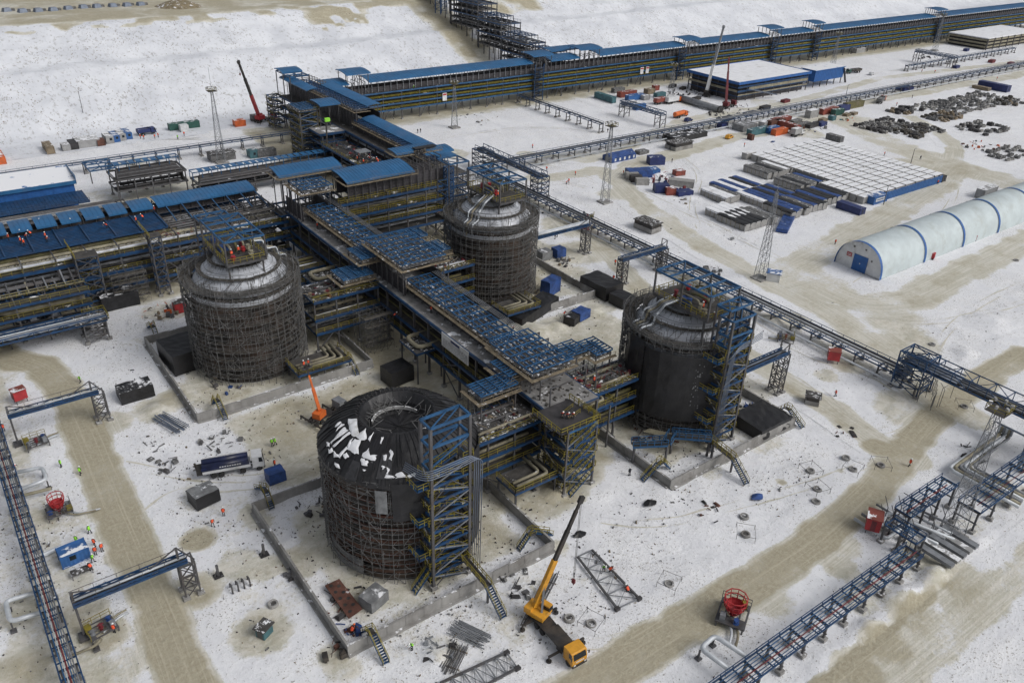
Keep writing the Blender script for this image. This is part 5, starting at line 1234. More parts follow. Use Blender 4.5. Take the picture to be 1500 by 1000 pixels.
for a in frange(-60, 40, 12): rack_brace(t, 'x', a, 6, 256.9, .3, 4.2, .2, 'v')
def black_rack(name, label, x0, x1, y0, y1, z, frame=None):
    t = thing(name, label, "pipe rack", ((x0+x1)/2,(y0+y1)/2,0))
    rack_columns(t, 'x', x0+.5, x1-.5, y0, y1, z, 6.0, .34)
    rack_tier(t, 'x', x0, x1, y0, y1, z*.55, 6.0, .4, .5, beam=M_grey); rack_tier(t, 'x', x0, x1, y0, y1, z, 6.0, .3, .5, beam=M_grey)
    for i in range(9):
        b = y0+.6+(y1-y0-1.2)*i/8; m = MB(); r = .22
        m.bend([(x0+.5+i*.25,b,.8),(x0+.5+i*.25,b,z+.35),(x1-1.2,b,z+.35),(x1-1.2+.1*i,b,z*.55)], r, .8, 7); m.build("pipe", M_dark if i % 3 else M_grey, t, True)
    rack_pipes(t, 'x', x0, x1, y0, y1, z*.55, 4, [M_dark, M_grey]); 
    m = MB()
    for y in (y1-3.5, y1): m.bar((x0,y,z+2.4),(x1,y,z+2.4),.2,.3)
    for x in frange(x0, x1, 3): m.bar((x,y1-3.5,z+2.4),(x,y1,z+2.4),.2,.2); m.bar((x,y1,z),(x,y1,z+2.4),.2); m.bar((x,y1-3.5,z),(x,y1-3.5,z+2.4),.2)
    m.build("blue_gantry", M_blue2, t)
    for x in frange(x0+2, x1-4, 2.2): m = MB(); m.box(x, x+1.6, y1-3.4, y1-.1, z+2.55, z+2.62); m.build("gantry_panel", M_roof, t)
    return t
t = black_rack("bridge_rack", "raised rack of black pipes under a blue gantry, right of the blue metal building", 48.4, 70.4, 272.4, 283, 7.8)
open_frame(t, 42.0, 49.4, 272.6, 283.0, 7.8, 11.6, nx=2, ny=3)
black_rack("bridge_rack", "long low rack of black pipes with blue gantry reaching the tall stair tower", 70.8, 126, 263, 271, 5.4)
t = thing("low_rack", "low grey pipe rack between the left pipe rack and the black pipe bridges", "pipe rack", (60, 240, 0))
rack_columns(t, 'x', 20, 76, 243, 247.6, 4.0, 6.0, .3); rack_tier(t, 'x', 18, 78, 243, 247.6, 4.0, 6.0, .4, .4, beam=M_grey); rack_pipes(t, 'x', 18, 78, 243.2, 247.4, 4.0, 4, [M_dark, M_lgrey])
# trestle behind the left buildings, cabins beyond
trestle("blue_trestle", "long thin blue trestle on tall posts crossing the far left of the site", 'x', -80, 126, 309.0, 311.6, 3.4, 8.0, 2, railz=True)

# ================================================================== OUTLYING RACKS
trestle("pipe_trestle", "straight blue pipe rack running along the left edge of the photo", 'y', 20, 185, -2.9, -.5, 3.6, 6.0, 6, mats=[M_blue2, M_pipe, M_dred, M_blue2, M_bgrey, M_lgrey], tray=False, pr=(.07,.13), beam=.22)
trestle("pipe_trestle", "long low blue and grey pipe trestle passing behind the right tanks", 'y', 71, 236, 160.2, 164.6, 2.6, 6.0, 4, mats=[M_bgrey, M_lgrey, M_pipe, M_dark], low=.28)
trestle("pipe_trestle", "long low blue trestle running across the far yard to the right", 'x', 166, 640, 236.6, 240.4, 3.2, 8.0, 4, mats=[M_bgrey, M_lgrey], low=.28)
trestle("pipe_trestle", "diagonal-looking blue cable rack at the lower right corner of the photo", 'x', 58, 112, 38.2, 41.2, 3.0, 5.0, 5, mats=[M_blue2, M_dred, M_blue2, M_blue2, M_blue2], tray=False, pr=(.06,.10), beam=.2)
trestle("pipe_trestle", "raised blue cable rack with red pipe near the right-hand lattice mast", 'x', 116.4, 131, 43.4, 46.4, 5.0, 4.5, 5, mats=[M_blue2, M_dred, M_blue2, M_blue2, M_blue2], tray=False, pr=(.06,.10), beam=.2)
trestle("pipe_trestle", "blue cable rack leaving the photo at its right edge behind the lattice mast", 'x', 128, 190, 37.6, 41.6, 4.4, 6.0, 5, mats=[M_blue2, M_dred, M_blue2, M_blue2, M_blue2], tray=False, pr=(.06,.10), beam=.2)
trestle("pipe_trestle", "short blue rack stepping down behind the small red cabin at lower right", 'y', 40, 45.5, 112.6, 115.4, 3.8, 2.6, 4, mats=[M_blue2], tray=False, pr=(.06,.1))
t = thing("pipe_cluster", "dense cluster of pipes and ducts at the right edge under the truss bridge", "pipes", (148, 46, 0))
for i in range(6):
    m = MB(); k = i*.9; m.bend([(140+k,36+k*.2,1.2),(140+k,49-k*.5,1.2),(158,49-k*.5,1.2+(i%2)),(158,49-k*.5,4)], .34-.02*i, 1.2, 9); m.build("pipe", [M_pipe, M_tan, M_lgrey][i%3], t, True)
for i in range(5): m = MB(); x = 115.6+i*1.9; m.box(x, x+1.2, 35.0, 41.0, .9, 1.5); m.bar((x+.6,35.6,0),(x+.6,35.6,.9),.2); m.bar((x+.6,40.4,0),(x+.6,40.4,.9),.2); m.build("duct", M_cgry if i % 2 else M_lgrey, t)
for i in range(4): m = MB(); x = 113.5+i*2.2; m.bend([(x,51,.7),(x,45+i*.4,.7),(x+5,45+i*.4,.7),(x+5,39,1.6)], .3-.03*i, 1, 8); m.build("pipe", [M_pipe, M_lgrey][i%2], t, True)
for i in range(16):
    m = MB(); x = rnd.uniform(113,124); y = rnd.uniform(41,48); z_ = rnd.uniform(1.5,4.5); m.bar((x,y,0),(x,y,z_),.1); m.bar((x,y,z_),(x+rnd.choice([0,2.4]),y+rnd.choice([0,2]),z_),.1); m.build("scaffold_pole", M_grey, t)
for i in range(6): m = MB(); m.bend([(152+i*.5,42,.5),(152+i*.5,42,7.6-i*.3),(152+i*.5,48,7.6-i*.3)], .18, .8, 7); m.build("riser", M_bgrey, t, True)
t = truss_bridge("truss_bridge", "blue truss pipe bridge spanning the road at the right edge", 'y', 36, 72, 159.6, 163.4, 6.6, 2.4, 3.6, True, False, 3)
tower_frame(t, 159.2, 164.6, 66.6, 72.6, 9.0, 2.2, .26, "support_tower", M_blue, M_blue)
for i in range(5): m = MB(); m.bend([(160+i*.8,74,2.4),(160+i*.8,71,2.4),(160+i*.8,71,7.0+.2*i),(160+i*.8,60,7.0+.2*i)], .2, .9, 7); m.build("riser", M_bgrey, t, True)
m = MB()
for i in range(26):
    x = rnd.uniform(157, 166); y = rnd.uniform(62, 68); z = rnd.uniform(2, 6); m.bar((x,y,0),(x,y,z),.09)
    m.bar((x,y,z),(x+rnd.choice([0,2]),y+rnd.choice([0,2]),z),.08)
m.build("access_scaffold", M_tube, t)
def road_bridge(label, x0, x1, y, w_, z, post=True, tower=True, rails=True):
    """slim pipe bridge over the left road: an A-frame post at one end and a lattice tower at the other"""
    t = truss_bridge("pipe_bridge", label, 'x', x0, x1, y, y+w_, z, .55, 2.4, True, True, 1)
    m = MB(); m.bar((x0+.2,y+w_/2,0),(x0+.2,y+w_/2,z+2.0),.32); m.bar((x0+.2,y+w_/2,z+2.0),(x0+4,y+w_/2,z+.6),.14); m.box(x0-.5,x0+.9,y,y+w_,-.1,.4); m.build("mast_post", M_grey, t)
    if tower:
        tower_frame(t, x1-1.2, x1+.9, y-.2, y+w_+.2, z-.1, 1.9, .2); m = MB()
        m.bar((x1-1,y+w_/2,z),(x1-1,y+w_/2,z+2.6),.3); m.bar((x1-1,y+w_/2,z+2.6),(x1-5,y+w_/2,z+.6),.16); m.bar((x1-1,y+w_/2,z+2.6),(x1+1,y,z),.16); m.build("mast_post", M_grey, t)
    m = MB()
    for s in (y, y+w_): rail(m, (x0,s,z+.5), (x1,s,z+.5), 1.0, 3.0, .06, 0, False)
    m.build("railing", M_grey, t); return t
road_bridge("slim blue pipe bridge over the left road near the bottom of the photo", 1.0, 16.2, 97.6, 1.7, 6.6)
road_bridge("slim blue pipe bridge over the left road near the left tank", 1.0, 16.2, 151.4, 1.7, 6.4)
t = truss_bridge("pipe_bridge", "wide blue pipe bridge with yellow-railed landing in front of the left edge rack", 'x', -34, 25.2, 184.8, 188.6, 4.6, 1.1, 3.0, True, False, 4)
tower_frame(t, 20.2, 24.8, 184.6, 188.8, 4.4, 1.6, .26); m = MB(); m.box(18.6,25.6,184.4,189.2,5.0,5.1,0); rail(m,(25.6,184.4,5.1),(25.6,189.2,5.1),1.2,1.3,.1,1); rail(m,(21,189.2,5.1),(25.6,189.2,5.1),1.2,1.3,.1,1); m.build("landing",[M_deck,M_yel],t)
t = truss_bridge("pipe_bridge", "low blue pipe bridge before the fat tan pipe rack at far left", 'x', -34, 24, 190.4, 191.8, 3.6, .7, 3, True, False, 2)
for x in (-6, 6, 14, 22): m = MB(); m.bar((x,191,0),(x,191,3.6),.3); m.build("leg", M_grey, t)
# branch bridges from the tanks to the trestle
def branch(label, x0, x1, y, z, w_=1.8, tw=True, tower_x=None, snow_pipe=False):
    t = truss_bridge("branch_bridge", label, 'x', x0, x1, y, y+w_, z, .6, 2.6, True, False, 1)
    for x in ([x1-.6]+([tower_x] if tower_x else [])): tower_frame(t, x-1.0, x+.8, y-.2, y+w_+.2, z, 2.0, .2)
    m = MB(); m.bar((x1-.5,y,z),(x1-.5,y,z+2.4),.2); m.bar((x1-.5,y+w_,z),(x1-.5,y+w_,z+2.4),.2); m.bar((x1-.5,y,z+2.4),(x1-5,y,z+.5),.14); m.bar((x1-.5,y,z+2.4),(x1-.5,y+w_,z+2.4),.14); m.build("end_frame", M_grey, t)
    if snow_pipe:
        for k in (0, .8): m = MB(); m.path([(x0,y+.4+k,z+1.0),(x1,y+.4+k,z+1.0)], .34, 8); m.build("pipe", M_pipe, t, True)
    return t
branch("blue branch bridge with pale pipes leaving the far tank toward the trestle", 125.4, 150.2, 163.4, 8.6, 1.9, snow_pipe=True)
branch("short blue branch bridge on two lattice legs right of the far tank", 143.4, 160.0, 142.4, 7.0, 1.9, tower_x=144.6)
branch("blue branch bridge leaving the right tank toward the trestle", 119.6, 136.6, 84.4, 9.6, 2.0)
t = truss_bridge("truss_bridge", "small blue truss bridge standing in the yard beyond the far tank", 'y', 208, 246, 166.0, 169.6, 7.0, 1.6, 3.2, True, False, 2)
tower_frame(t, 165.4, 170.2, 240, 247, 7.2, 2.0, .26, bm=M_blue); tower_frame(t, 165.4, 170.2, 207.5, 211.5, 7.2, 2.0, .26, bm=M_blue)
def px_bridge(label, p0, p1, z, w_=3.4, h=1.4, tz=None):
    a = G(*p0, z); b = G(*p1, z); t = thing("truss_bridge", label, "pipe bridge", tuple((a+b)/2-Vector((0,0,z))))
    d = (b-a).normalized(); n_ = Vector((-d.y, d.x, 0)); k = max(3, int((b-a).length/3)); m = MB(); u = Vector((0,0,h))
    for s in (0, w_):
        o = n_*s
        m.bar(a+o, b+o, .26, .4); m.bar(a+o+u, b+o+u, .2, .24)
        for i in range(k+1):
            c = a.lerp(b, i/k)+o; m.bar(c, c+u, .16)
            if i: q = a.lerp(b, (i-1)/k)+o; m.bar(q+u*(i%2), c+u*((i+1)%2), .14)
    for i in range(k+1): c = a.lerp(b, i/k); m.bar(c, c+n_*w_, .2); m.bar(c+u, c+n_*w_+u, .16)
    m.build("truss", M_blue, t)
    for r_ in (.6, 1.6, 2.4): q = MB(); o = n_*r_+Vector((0,0,.5)); q.path([a+o, b+o], .24, 7); q.build("pipe", M_bgrey, t, True)
    for c in (a, b):
        e = -d*3.2 if c is b else d*3.2
        for cc in (c, c+e):
            l = MB()
            for s in (0, w_): q = cc+n_*s; l.bar((q.x,q.y,0), q, .28, .28)
            for zz in (.33,.66,1.0): l.bar((cc.x,cc.y,z*zz),((cc+n_*w_).x,(cc+n_*w_).y,z*zz),.2); 
            l.bar((cc.x,cc.y,.3),((cc+n_*w_).x,(cc+n_*w_).y,z*.8),.15); l.build("support_tower", M_grey, t)
    return t
px_bridge("blue truss bridge beside the distant container group, on lattice legs", (908,152), (968,170), 5.5)
px_bridge("distant blue truss bridge on lattice legs at the far right of the yard", (1340,76), (1398,86), 6.0, 4)
t = trestle("blue_trestle", "low blue trestle joining the far rack to the small truss bridge by the containers", 'y', 259, 318, 238, 240.6, 3.6, 7.0, 2)
trestle("blue_trestle", "low blue trestle running back from the distant truss bridge", 'x', 490, 620, 268, 270.5, 3.0, 9.0, 2)

# ================================================================== MASTS
mast(124.2, 39.5, 25.5, "large lattice lighting mast with a yellow platform at the lower right", 2.8, .9)
mast(179.3, 124.8, 25.0, "lattice mast beside the small blue-roofed hut near the module yard", 2.6, .6, plate=False, antenna=2)
mast(183.1, 193.3, 25.5, "lattice mast in front of the blue tent with a lamp platform on top", 2.6, .7)
mast(89.9, 298.1, 25.5, "lattice mast with a long antenna at the foot of the snowy slope", 2.8, .7, antenna=8)
for px, py, h, lb in ((665.7,187,18,"thin lattice mast in front of the long far rack, left of the hill rack"),(981,150,17,"lattice mast among the containers in front of the long far rack"),(1218,103,20,"lattice mast beside the blue cabin on stilts"),(1369,74,22,"lattice mast farthest right, in front of the long far rack")):
    p = G(px, py); mast(p.x, p.y, h, lb, 2.6, .7)
for px, py, h, lb in ((126,185,14,"lone grey post standing on the snow slope at upper left"),(1334,240,6.0,"thin lamp post behind the corner of the module grid"),(1294,300,7,"thin lamp post in front of the blue fence of the module grid"),(1238,145,7,"thin lamp post beside the distant long trestle")):
    p = G(px, py); t = thing("lamp_post", lb, "post", tuple(p)); m = MB(); m.cyl(p.x,p.y,.16,0,h,7,0,.09); m.build("pole", M_grey, t)
    m = MB(); m.bar((p.x,p.y,h),(p.x+.9,p.y,h+.1),.08); m.box(p.x+.6,p.x+1.2,p.y-.15,p.y+.15,h,h+.15); m.build("lamp_head", M_lgrey, t)

# ================================================================== YARD OBJECTS
def container(L, W, H, m, name="container", win=False):
    """corrugated steel box at the origin, long side on x; doors at +x"""
    t = thing(name, "", "container")
    b = MB(); x, y = L/2, W/2; n = max(4, int(L/.55)); vs = []
    ring = []
    for i in range(n*2+1): ring.append((-x+L*i/(n*2), -y+(.05 if (i//1) % 2 else 0)))
    ring += [(x, y)]; 
    for i in range(n*2, -1, -1): ring.append((-x+L*i/(n*2), y-(.05 if i % 2 else 0)))
    b.prism(ring, .12, H-.05); b.build("body", m, t)
    r = MB(); r.box(-x-.03,x+.03,-y-.03,y+.03,H-.05,H+.03)
    for sx in (-x,x):
        for sy in (-y,y): r.box(sx-.09,sx+.09,sy-.09,sy+.09,0,H+.02)
    for sy in (-y,y): r.box(-x,x,sy-.06,sy+.06,0,.16)
    r.build("roof_frame", m, t)
    d = MB()
    for s in (-1, 1): d.box(x+.02, x+.07, s*.06 if s > 0 else -y+.12, y-.12 if s > 0 else -.06, .2, H-.2, 0)
    for yy in (-.5,-.2,.2,.5): d.bar((x+.1,yy,.25),(x+.1,yy,H-.25),.05,.05,1)
    d.build("door", [m, M_lgrey], t)
    if win:
        w = MB()
        for i in range(max(1, int(L/3))): xx = -x+1.2+i*2.6; w.box(xx, xx+.9, -y-.03, -y+.02, H*.45, H*.8)
        w.build("window", M_glass, t)
    return t
AX = {'A': 0.0, 'B': math.pi/2}
def place(t, px, py, rz=0.0, label=None, z=0.0, group=None, cat=None):
    p = G(px, py, 0); t["label"] = label or t["label"]
    if group: t["group"] = group
    if cat: t["category"] = cat
    return put(t, p.x, p.y, z, rz)
CON = [ # px,py,L,W,H,mat,axis,label,window
 (270,188,12,2.5,2.6,M_cgrn,'A',"long dark green container below the lattice mast at the foot of the slope",0),
 (270,192,3.0,2.6,2.6,M_white,'A',"small white snow-roofed cabin at the left end of the long green container",0),
 (159,207,2.6,7,2.6,M_cgry,'A',"leftmost white-roofed cabin of the row by the thin blue trestle at upper left",1),
 (168,205,2.6,7,2.6,M_cblue,'A',"blue-fronted cabin second from left in the row by the thin blue trestle",1),
 (177,203,2.6,7,2.6,M_cgry,'A',"third cabin in the row by the thin blue trestle, with a dark front",1),
 (186,201,2.6,7,2.6,M_cblue,'A',"rightmost cabin of the row by the thin blue trestle",1),
 (72,221,2.6,9,2.5,M_wood,'A',"brown-sided cabin alone near the left end of the thin blue trestle",0),
 (97,219,2.6,4,2.2,M_cgry,'A',"low grey snow-topped box left of the wide grey shed at upper left",0),
 (108,216,2.6,6,2.4,M_dark,'A',"dark cabin leaning beside the wide grey shed at upper left",0),
 (128,212,8,7,2.6,M_cgry,'A',"wide snow-roofed grey shed at upper left",0),
 (0,236,3,9,2.6,M_cora,'A',"orange container cut by the left edge of the photo",0),
 (148,212,2.6,3.4,2.2,M_rust,'A',"short rusty box at the right end of the wide grey shed",0),
 (371,230,3.2,3.6,2.7,M_tealc,'A',"light blue cabin near the tall stair tower",1),
 (390,228,7,2.6,2.6,M_debg,'A',"grey dirty container beside the light blue cabin",0),
 (351,184,4.4,3,2.4,M_cora,'A',"orange site box at the foot of the red crane",0),
 (376,176,4.5,2.6,2.4,M_debg,'A',"grey box beside the base of the red crane",0),
 (886,147,2.5,13,2.8,M_tealc,'A',"long dark teal container at the left end of the distant container group",0),
 (918,141,11,2.6,2.6,M_cred,'A',"dark red snow-roofed container in the distant group by the far rack",0),
 (929,146,10,2.6,2.6,M_cblue,'A',"blue snow-roofed container in the middle of the distant group",0),
 (921,156,7,2.6,2.6,M_cgry,'A',"white snow-roofed cabin behind the small truss bridge",0),
 (936,160,6,2.6,2.6,M_cblue,'A',"bright blue cabin just behind the small truss bridge",0),
 (951,137,5,3,2.4,M_wood,'A',"pale wooden box in the distant container group",0),
 (966,142,6,2.6,2.2,M_tealc,'A',"flat teal container at the right of the distant container group",0),
 (1110,196,12,2.5,2.6,M_tealc,'A',"teal container beside the blue ground tarp",0),
 (1090,190,9,6,2.8,M_gtarp,'A',"big grey tarped stack left of the teal container",0),
 (1099,205,1.4,2.4,2.4,M_rust,'A',"narrow rusty box at the end of the teal container",0),
 (1130,194,7,2.5,2.6,M_cblue,'A',"blue container behind the bright orange container",0),
 (1141,197,8,2.5,2.6,M_cora,'A',"bright orange container nearest the road",0),
 (1153,188,2.5,12,2.6,M_cred,'A',"dark red container between the bright orange one and the grey truck",0),
 (1143,180,12,2.5,2.6,M_cred,'A',"faded red container at the back of the container group",0),
 (1136,184,10,2.5,2.6,M_rust,'A',"rust-brown container behind the blue one",0),
 (1188,172,6,3,3.6,M_cgry,'A',"tall pale grey cabin standing above the timber stacks",0),
 (1213,166,12,2.5,2.7,M_cred,'A',"dark red container left of the green one near the far road",0),
 (1226,168,7,2.5,2.7,M_cgrn,'A',"green container near the far road",0),
 (1234,162,8,2.5,2.7,M_navy,'A',"navy container behind the green one",0),
 (1249,158,14,2.5,3.0,M_oliv,'A',"olive yellow container at the right end of the container group",0),
 (1258,77,10,2.8,2.8,M_cgry,'A',"lone pale container in front of the long far rack",0),
 (1365,262,9,2.6,2.4,M_dark,'B',"black open-topped container at the right corner of the module grid",0),
 (1222,206,7,2.5,2.4,M_debg,'B',"grey container standing at the back corner of the module grid",0),
 (1455,131,16,4,3.4,M_navy,'B',"navy blue long shed in the far right storage yard",0),
 (1437,131,9,3,1.6,M_wood,'B',"low pale stack beside the navy shed at far right",0),
 (1283,296,8,3,2.8,M_cblue,'A',"blue site cabin with a white sign at the near end of the blue fence",0),
 (110,818,4.0,2.6,2.3,M_cblue,'x',"navy site cabin beside the left pipe rack, workers around it",1),
 (1245,309,9,3.0,2.3,M_navy,'B',"open navy skip loaded with scrap below the blue site cabin",0),
 (1310,190,5,2.5,1.5,M_debg,'A',"low grey box among the gravel bundles",0),
]
for (px,py,L,W,H,mm,ax,lb,wn) in CON:
    t = container(L, W, H, mm, "container", wn); place(t, px, py, {'A':0,'B':-math.pi/2,'x':.05}.get(ax,0), lb)
    if "with a white sign" in lb:
        b = MB(); b.box(-3,2.6,-1.62,-1.55,1.0,2.2); b.build("sign", M_white, t); b = MB(); b.box(-2.4,2.0,-1.66,-1.63,1.45,1.75); b.build("sign_print", M_navy, t)
# navy cabin's table and pipe
p = G(122,840); t = thing("work_table", "snowy work table in front of the navy site cabin", "table", tuple(p)); m = MB(); m.box(p.x-1.6,p.x+1.4,p.y-.7,p.y+.7,.8,.9,0)
for sx in (-1.5,1.3):
    for sy in (-.6,.6): m.bar((p.x+sx,p.y+sy,0),(p.x+sx,p.y+sy,.8),.1,.1,1)
m.build("table_top", [M_deck, M_grey], t)
p = G(78,813); m = MB(); m.path([(p.x-1.2,p.y+.3,.5),(p.x+1.4,p.y+.8,.5)], .36, 10); tag(m.build("pipe_piece", M_pipe), "short pale pipe lying left of the navy site cabin", "pipe")
YARD = [(1066,176,6,2.4,1.6,M_dark,.1,"dark steel box left of the big grey tarped stack"),(1058,186,5,2.4,1.8,M_navy,.1,"navy machine box left of the big grey tarped stack"),(1122,184,8,3,2.2,M_cgry,.1,"snowy grey flat stack behind the blue container"),(1165,180,7,2.4,1.4,M_debg,.1,"low grey beam stack behind the grey box truck"),
 (1176,184,9,2.4,1.2,M_debg,.1,"long low grey stack below the tall pale cabin"),(1190,186,9,2.4,1.6,M_dark,.1,"dark low stack below the tall pale cabin"),(1203,184,5,2.6,1.6,M_navy,.1,"navy bundle right of the dark low stack"),(1205,178,4,2.4,1.4,M_wood,.1,"brown crate beside the navy bundle"),(1218,176,3,2.4,2.0,M_tealc,.1,"small teal box in front of the dark red and green containers"),(1240,170,3.5,2.4,1.2,M_wood,.1,"pale timber crate in front of the olive container"),(1250,168,3.5,2.4,1.2,M_wood,.1,"second pale timber crate, right of the first, by the olive container"),
 (1150,170,6,2.4,2.2,M_cgry,.1,"white-topped box behind the faded red container"),(945,146,4,2.4,2.2,M_cgry,0,"small grey box between the blue and teal boxes of the distant group"),(960,132,3,2.4,2.4,M_cred,0,"small red box at the back of the distant container group"),(976,147,4,2.6,1.6,M_wood,0,"timber crate right of the flat teal container"),(905,135,7,2.4,2.2,M_debg,0,"grey box behind the dark red container of the distant group"),
 (985,128,5,2.4,1.4,M_dark,.4,"dark scrap skip below the far rack, left of the pale-boomed crane"),(1000,131,4,2,1.2,M_mach,.3,"black scrap bin left of the pale-boomed crane"),(1020,146,5,2.2,1.2,M_mach,.2,"black machine part at the foot of the pale-boomed crane"),(1098,168,8,2.4,1.4,M_debg,.1,"grey steel stack in front of the wide snow-roofed building"),(1120,160,6,2.4,1.6,M_dark,.1,"dark steel stack in front of the wide snow-roofed building"),(1150,150,5,2.2,1.4,M_dred,.1,"dark red machine box at the right corner of the wide building"),
 (1400,100,5,2.4,1.6,M_navy,.1,"navy box beside the distant truss bridge"),(1452,92,5,2.6,1.8,M_dred,.1,"dark red machine near the upper right building"),(1480,95,5,2.4,1.6,M_dred,.1,"second dark red machine near the upper right building"),(1415,75,4,2.4,1.6,M_navy,.1,"navy box below the upper right building")]
for (px,py,L,W,H,mm,rz,lb) in YARD:
    t = container(L, W, H, mm, "crate"); place(t, px, py, rz, lb); t["category"] = "crate"
# modules: grid of grey boxes with snowy roofs
pm = thing("storage_module", "", "module"); m = MB(); m.rbox((0,0),5.6,2.44,0,2.5,0,0); m.build("box", M_mod, pm); m = MB(); m.box(-2.78,2.78,-1.2,1.2,2.5,2.64); m.build("snow_cap", M_snow, pm)
GM = "grey storage modules standing in a tight snowy grid"; first = True
for i in range(7):
    for j in range(18):
        lab = "grey snow-capped module in row %s from the near side, %s along from the left" % (ORD[i+1], ORD[j+1])
        o = pm if first else copy_tree(pm); first = False; o["label"] = lab; o["group"] = GM
        put(o, 267.4+i*6.45, 197.6-j*3.02, 0, 0)
for j in range(6):
    o = copy_tree(pm); o["label"] = "grey module in the short front row of the grid, %s from the blue fence" % ORD[6-j]; o["group"] = GM; put(o, 260.9, 197.6-(j+12)*3.02, 0, 0)
o = copy_tree(pm); o["label"] = "lone grey module standing apart at the left corner of the grid"; o["group"] = GM; place(o, 1096, 232)
t = thing("metal_fence", "blue sheet-metal fence along the near end of the module grid", "fence", (285,143.4,0)); m = MB()
for x in frange(266, 305, .5): m.box(x, x+.46, 143.3+.06*(int(x*2)%2), 143.42+.06*(int(x*2)%2), .1, 3.0)
m.build("panel", M_cblue, t); m = MB()
for x in frange(266, 305, 3): m.bar((x,143.6,0),(x,143.6,3.0),.14)
m.build("fence_post", M_grey, t)
# long insulated bundles
TOP = {'w': M_snow, 'k': M_tarp, 'b': M_btarp, 'g': M_debg}
PB = {}
def bundle(kind):
    if kind in PB: return copy_tree(PB[kind])
    t = thing("crated_bundle", "", "crate"); m = MB(); m.rbox((0,0),2.3,11.6,.1,2.2,0,0)
    for y in frange(-5.4,5.4,1.8): m.box(-1.2,1.2,y-.08,y+.08,.1,2.25,1)
    for y in (-5.6, 5.5): m.box(-1.17,1.17,y-.12,y+.12,.1,2.3,2)
    m.build("crate", [M_mod, M_wood, M_white], t); m = MB(); vs = []
    n = 9
    for k in range(n+1):
        y = -5.9+11.8*k/n; h = 2.34+rnd.uniform(0,.12)
        vs += [(-1.22,y,h-.3-rnd.uniform(0,.35)),(-1.1,y,h),(0,y,h+.1),(1.1,y,h),(1.22,y,h-.3)]
    m.add(vs, [(i*5+j, (i+1)*5+j, (i+1)*5+j+1, i*5+j+1) for i in range(n) for j in range(4)][::1]); q = m.build("cover", TOP[kind], t)
    q.data.flip_normals(); PB[kind] = t; return t
NM = {'w':"snow-topped",'k':"black-covered",'b':"blue-covered",'g':"grey-topped"}
GROUPS = [((1071,330),"wwww","front left stack"),((1093,341),"kkkkgg","front right stack"),((1076,291),"bwbwkb","left middle stack"),((1118,306),"wbbkbkb","centre middle stack"),((1157,322),"kbbkgbkk","right middle stack"),
          ((1126,264),"ggkgwg","back stack"),((1172,283),"gkggbk","back middle stack"),((1206,304),"bkkbkk","right stack by the navy skip"),((1062,300),"wwg","small left stack")]
for (pc, tops, nm) in GROUPS:
    p = G(*pc)
    for i, k in enumerate(tops):
        o = bundle(k); o["label"] = "%s long crate, %s from the left in the %s" % (NM[k], ORD[i+1], nm); o["group"] = "long crated bundles in the storage yard"
        put(o, p.x+1.2+i*2.45, p.y+6+rnd.uniform(-.5,.5), 0, rnd.uniform(-.01,.01))
for (px,py,L,W,H,mm,rz,lb) in ((925,262,4.5,2.4,2.4,M_mod,-.5,"grey crate at the left front corner of the roadside scrap stack"),(931,266,4.0,2.2,2.3,M_dark,-.5,"dark crate second in the front of the roadside scrap stack"),(940,270,4.5,2.4,2.2,M_mod,-.5,"grey crate with snow third in the front of the roadside scrap stack"),
 (968,281,5,3,2.8,M_navy,-.5,"navy crate in the middle of the roadside scrap stack"),(981,284,3.2,3,2.4,M_cred,-.5,"red crate right of the navy one in the roadside scrap stack"),(1001,285,6,3,1.5,M_navy,-.2,"open navy bin at the right end of the roadside scrap stack"),(997,272,9,3.4,2.2,M_mod,-.9,"long leaning grey panel box in the roadside scrap stack"),(994,256,4,2.4,1.8,M_cred,-.2,"small red machine box behind the roadside scrap stack"),(952,255,6,4,2.2,M_cblue,-.3,"blue sheeted crate behind the grey crates of the roadside scrap stack")):
    t = container(L, W, H, mm, "crate"); place(t, px, py, rz, lb); t["category"] = "crate"
# gravel-like bundles in the far right yard
pv = []
for k, mm in enumerate((M_debg, M_wood, M_conc, M_dark, M_plank)):
    t = thing("strapped_bundle", "", "bundle"); m = MB()
    for i in range(3): m.rbox((rnd.uniform(-.3,.3), -1.1+i*1.1), rnd.uniform(1.8,2.8), .95, 0, rnd.uniform(1.0,1.8), rnd.uniform(-.15,.15), 0, rnd.uniform(.7,.95))
    m.build("load", mm, t); pv.append(t)
used = [False]*5
FIELDS = [((1296,185),26,13,3,56,"grey bundles in the left field of the far storage yard",(0,3,2)),((1325,163),16,8,3,20,"bundles in the short back field of the far storage yard",(0,1,3)),
 ((1382,172),20,9,3,30,"mottled bundles in the middle field of the far storage yard",(0,4,1)),((1345,193),24,12,3,44,"dark bundles in the nearest field of the far storage yard",(3,0,4)),
 ((1415,152),62,20,3.2,118,"grey blocks in the wide field beneath the navy shed",(0,0,2)),((1442,188),24,14,3,30,"long grey bundles right of the mottled field",(0,2,3)),((1478,225),22,10,3,22,"grey bundles in the nearest right field",(0,2)),((1480,150),20,9,3,16,"mixed bundles at the right edge of the far yard",(4,1,0))]
for (pc, lx, ly, sp_, n, lb, ks) in FIELDS:
    c = G(*pc); cells = [(x, y) for x in frange(-lx/2, lx/2, 2.2) for y in frange(-ly/2, ly/2, 2.9)]; rnd.shuffle(cells)
    for (x, y) in cells[:n]:
        k = rnd.choice(ks); o = pv[k] if not used[k] else copy_tree(pv[k]); used[k] = True
        o["label"] = "one of the "+lb; o["group"] = lb; put(o, c.x+x+rnd.uniform(-.4,.4), c.y+y+rnd.uniform(-.5,.5), 0, rnd.choice([0, 0, 1.57])+rnd.uniform(-.12,.12)); o.scale = (rnd.uniform(.62,.85),)*2+(rnd.uniform(.6,1.0),)
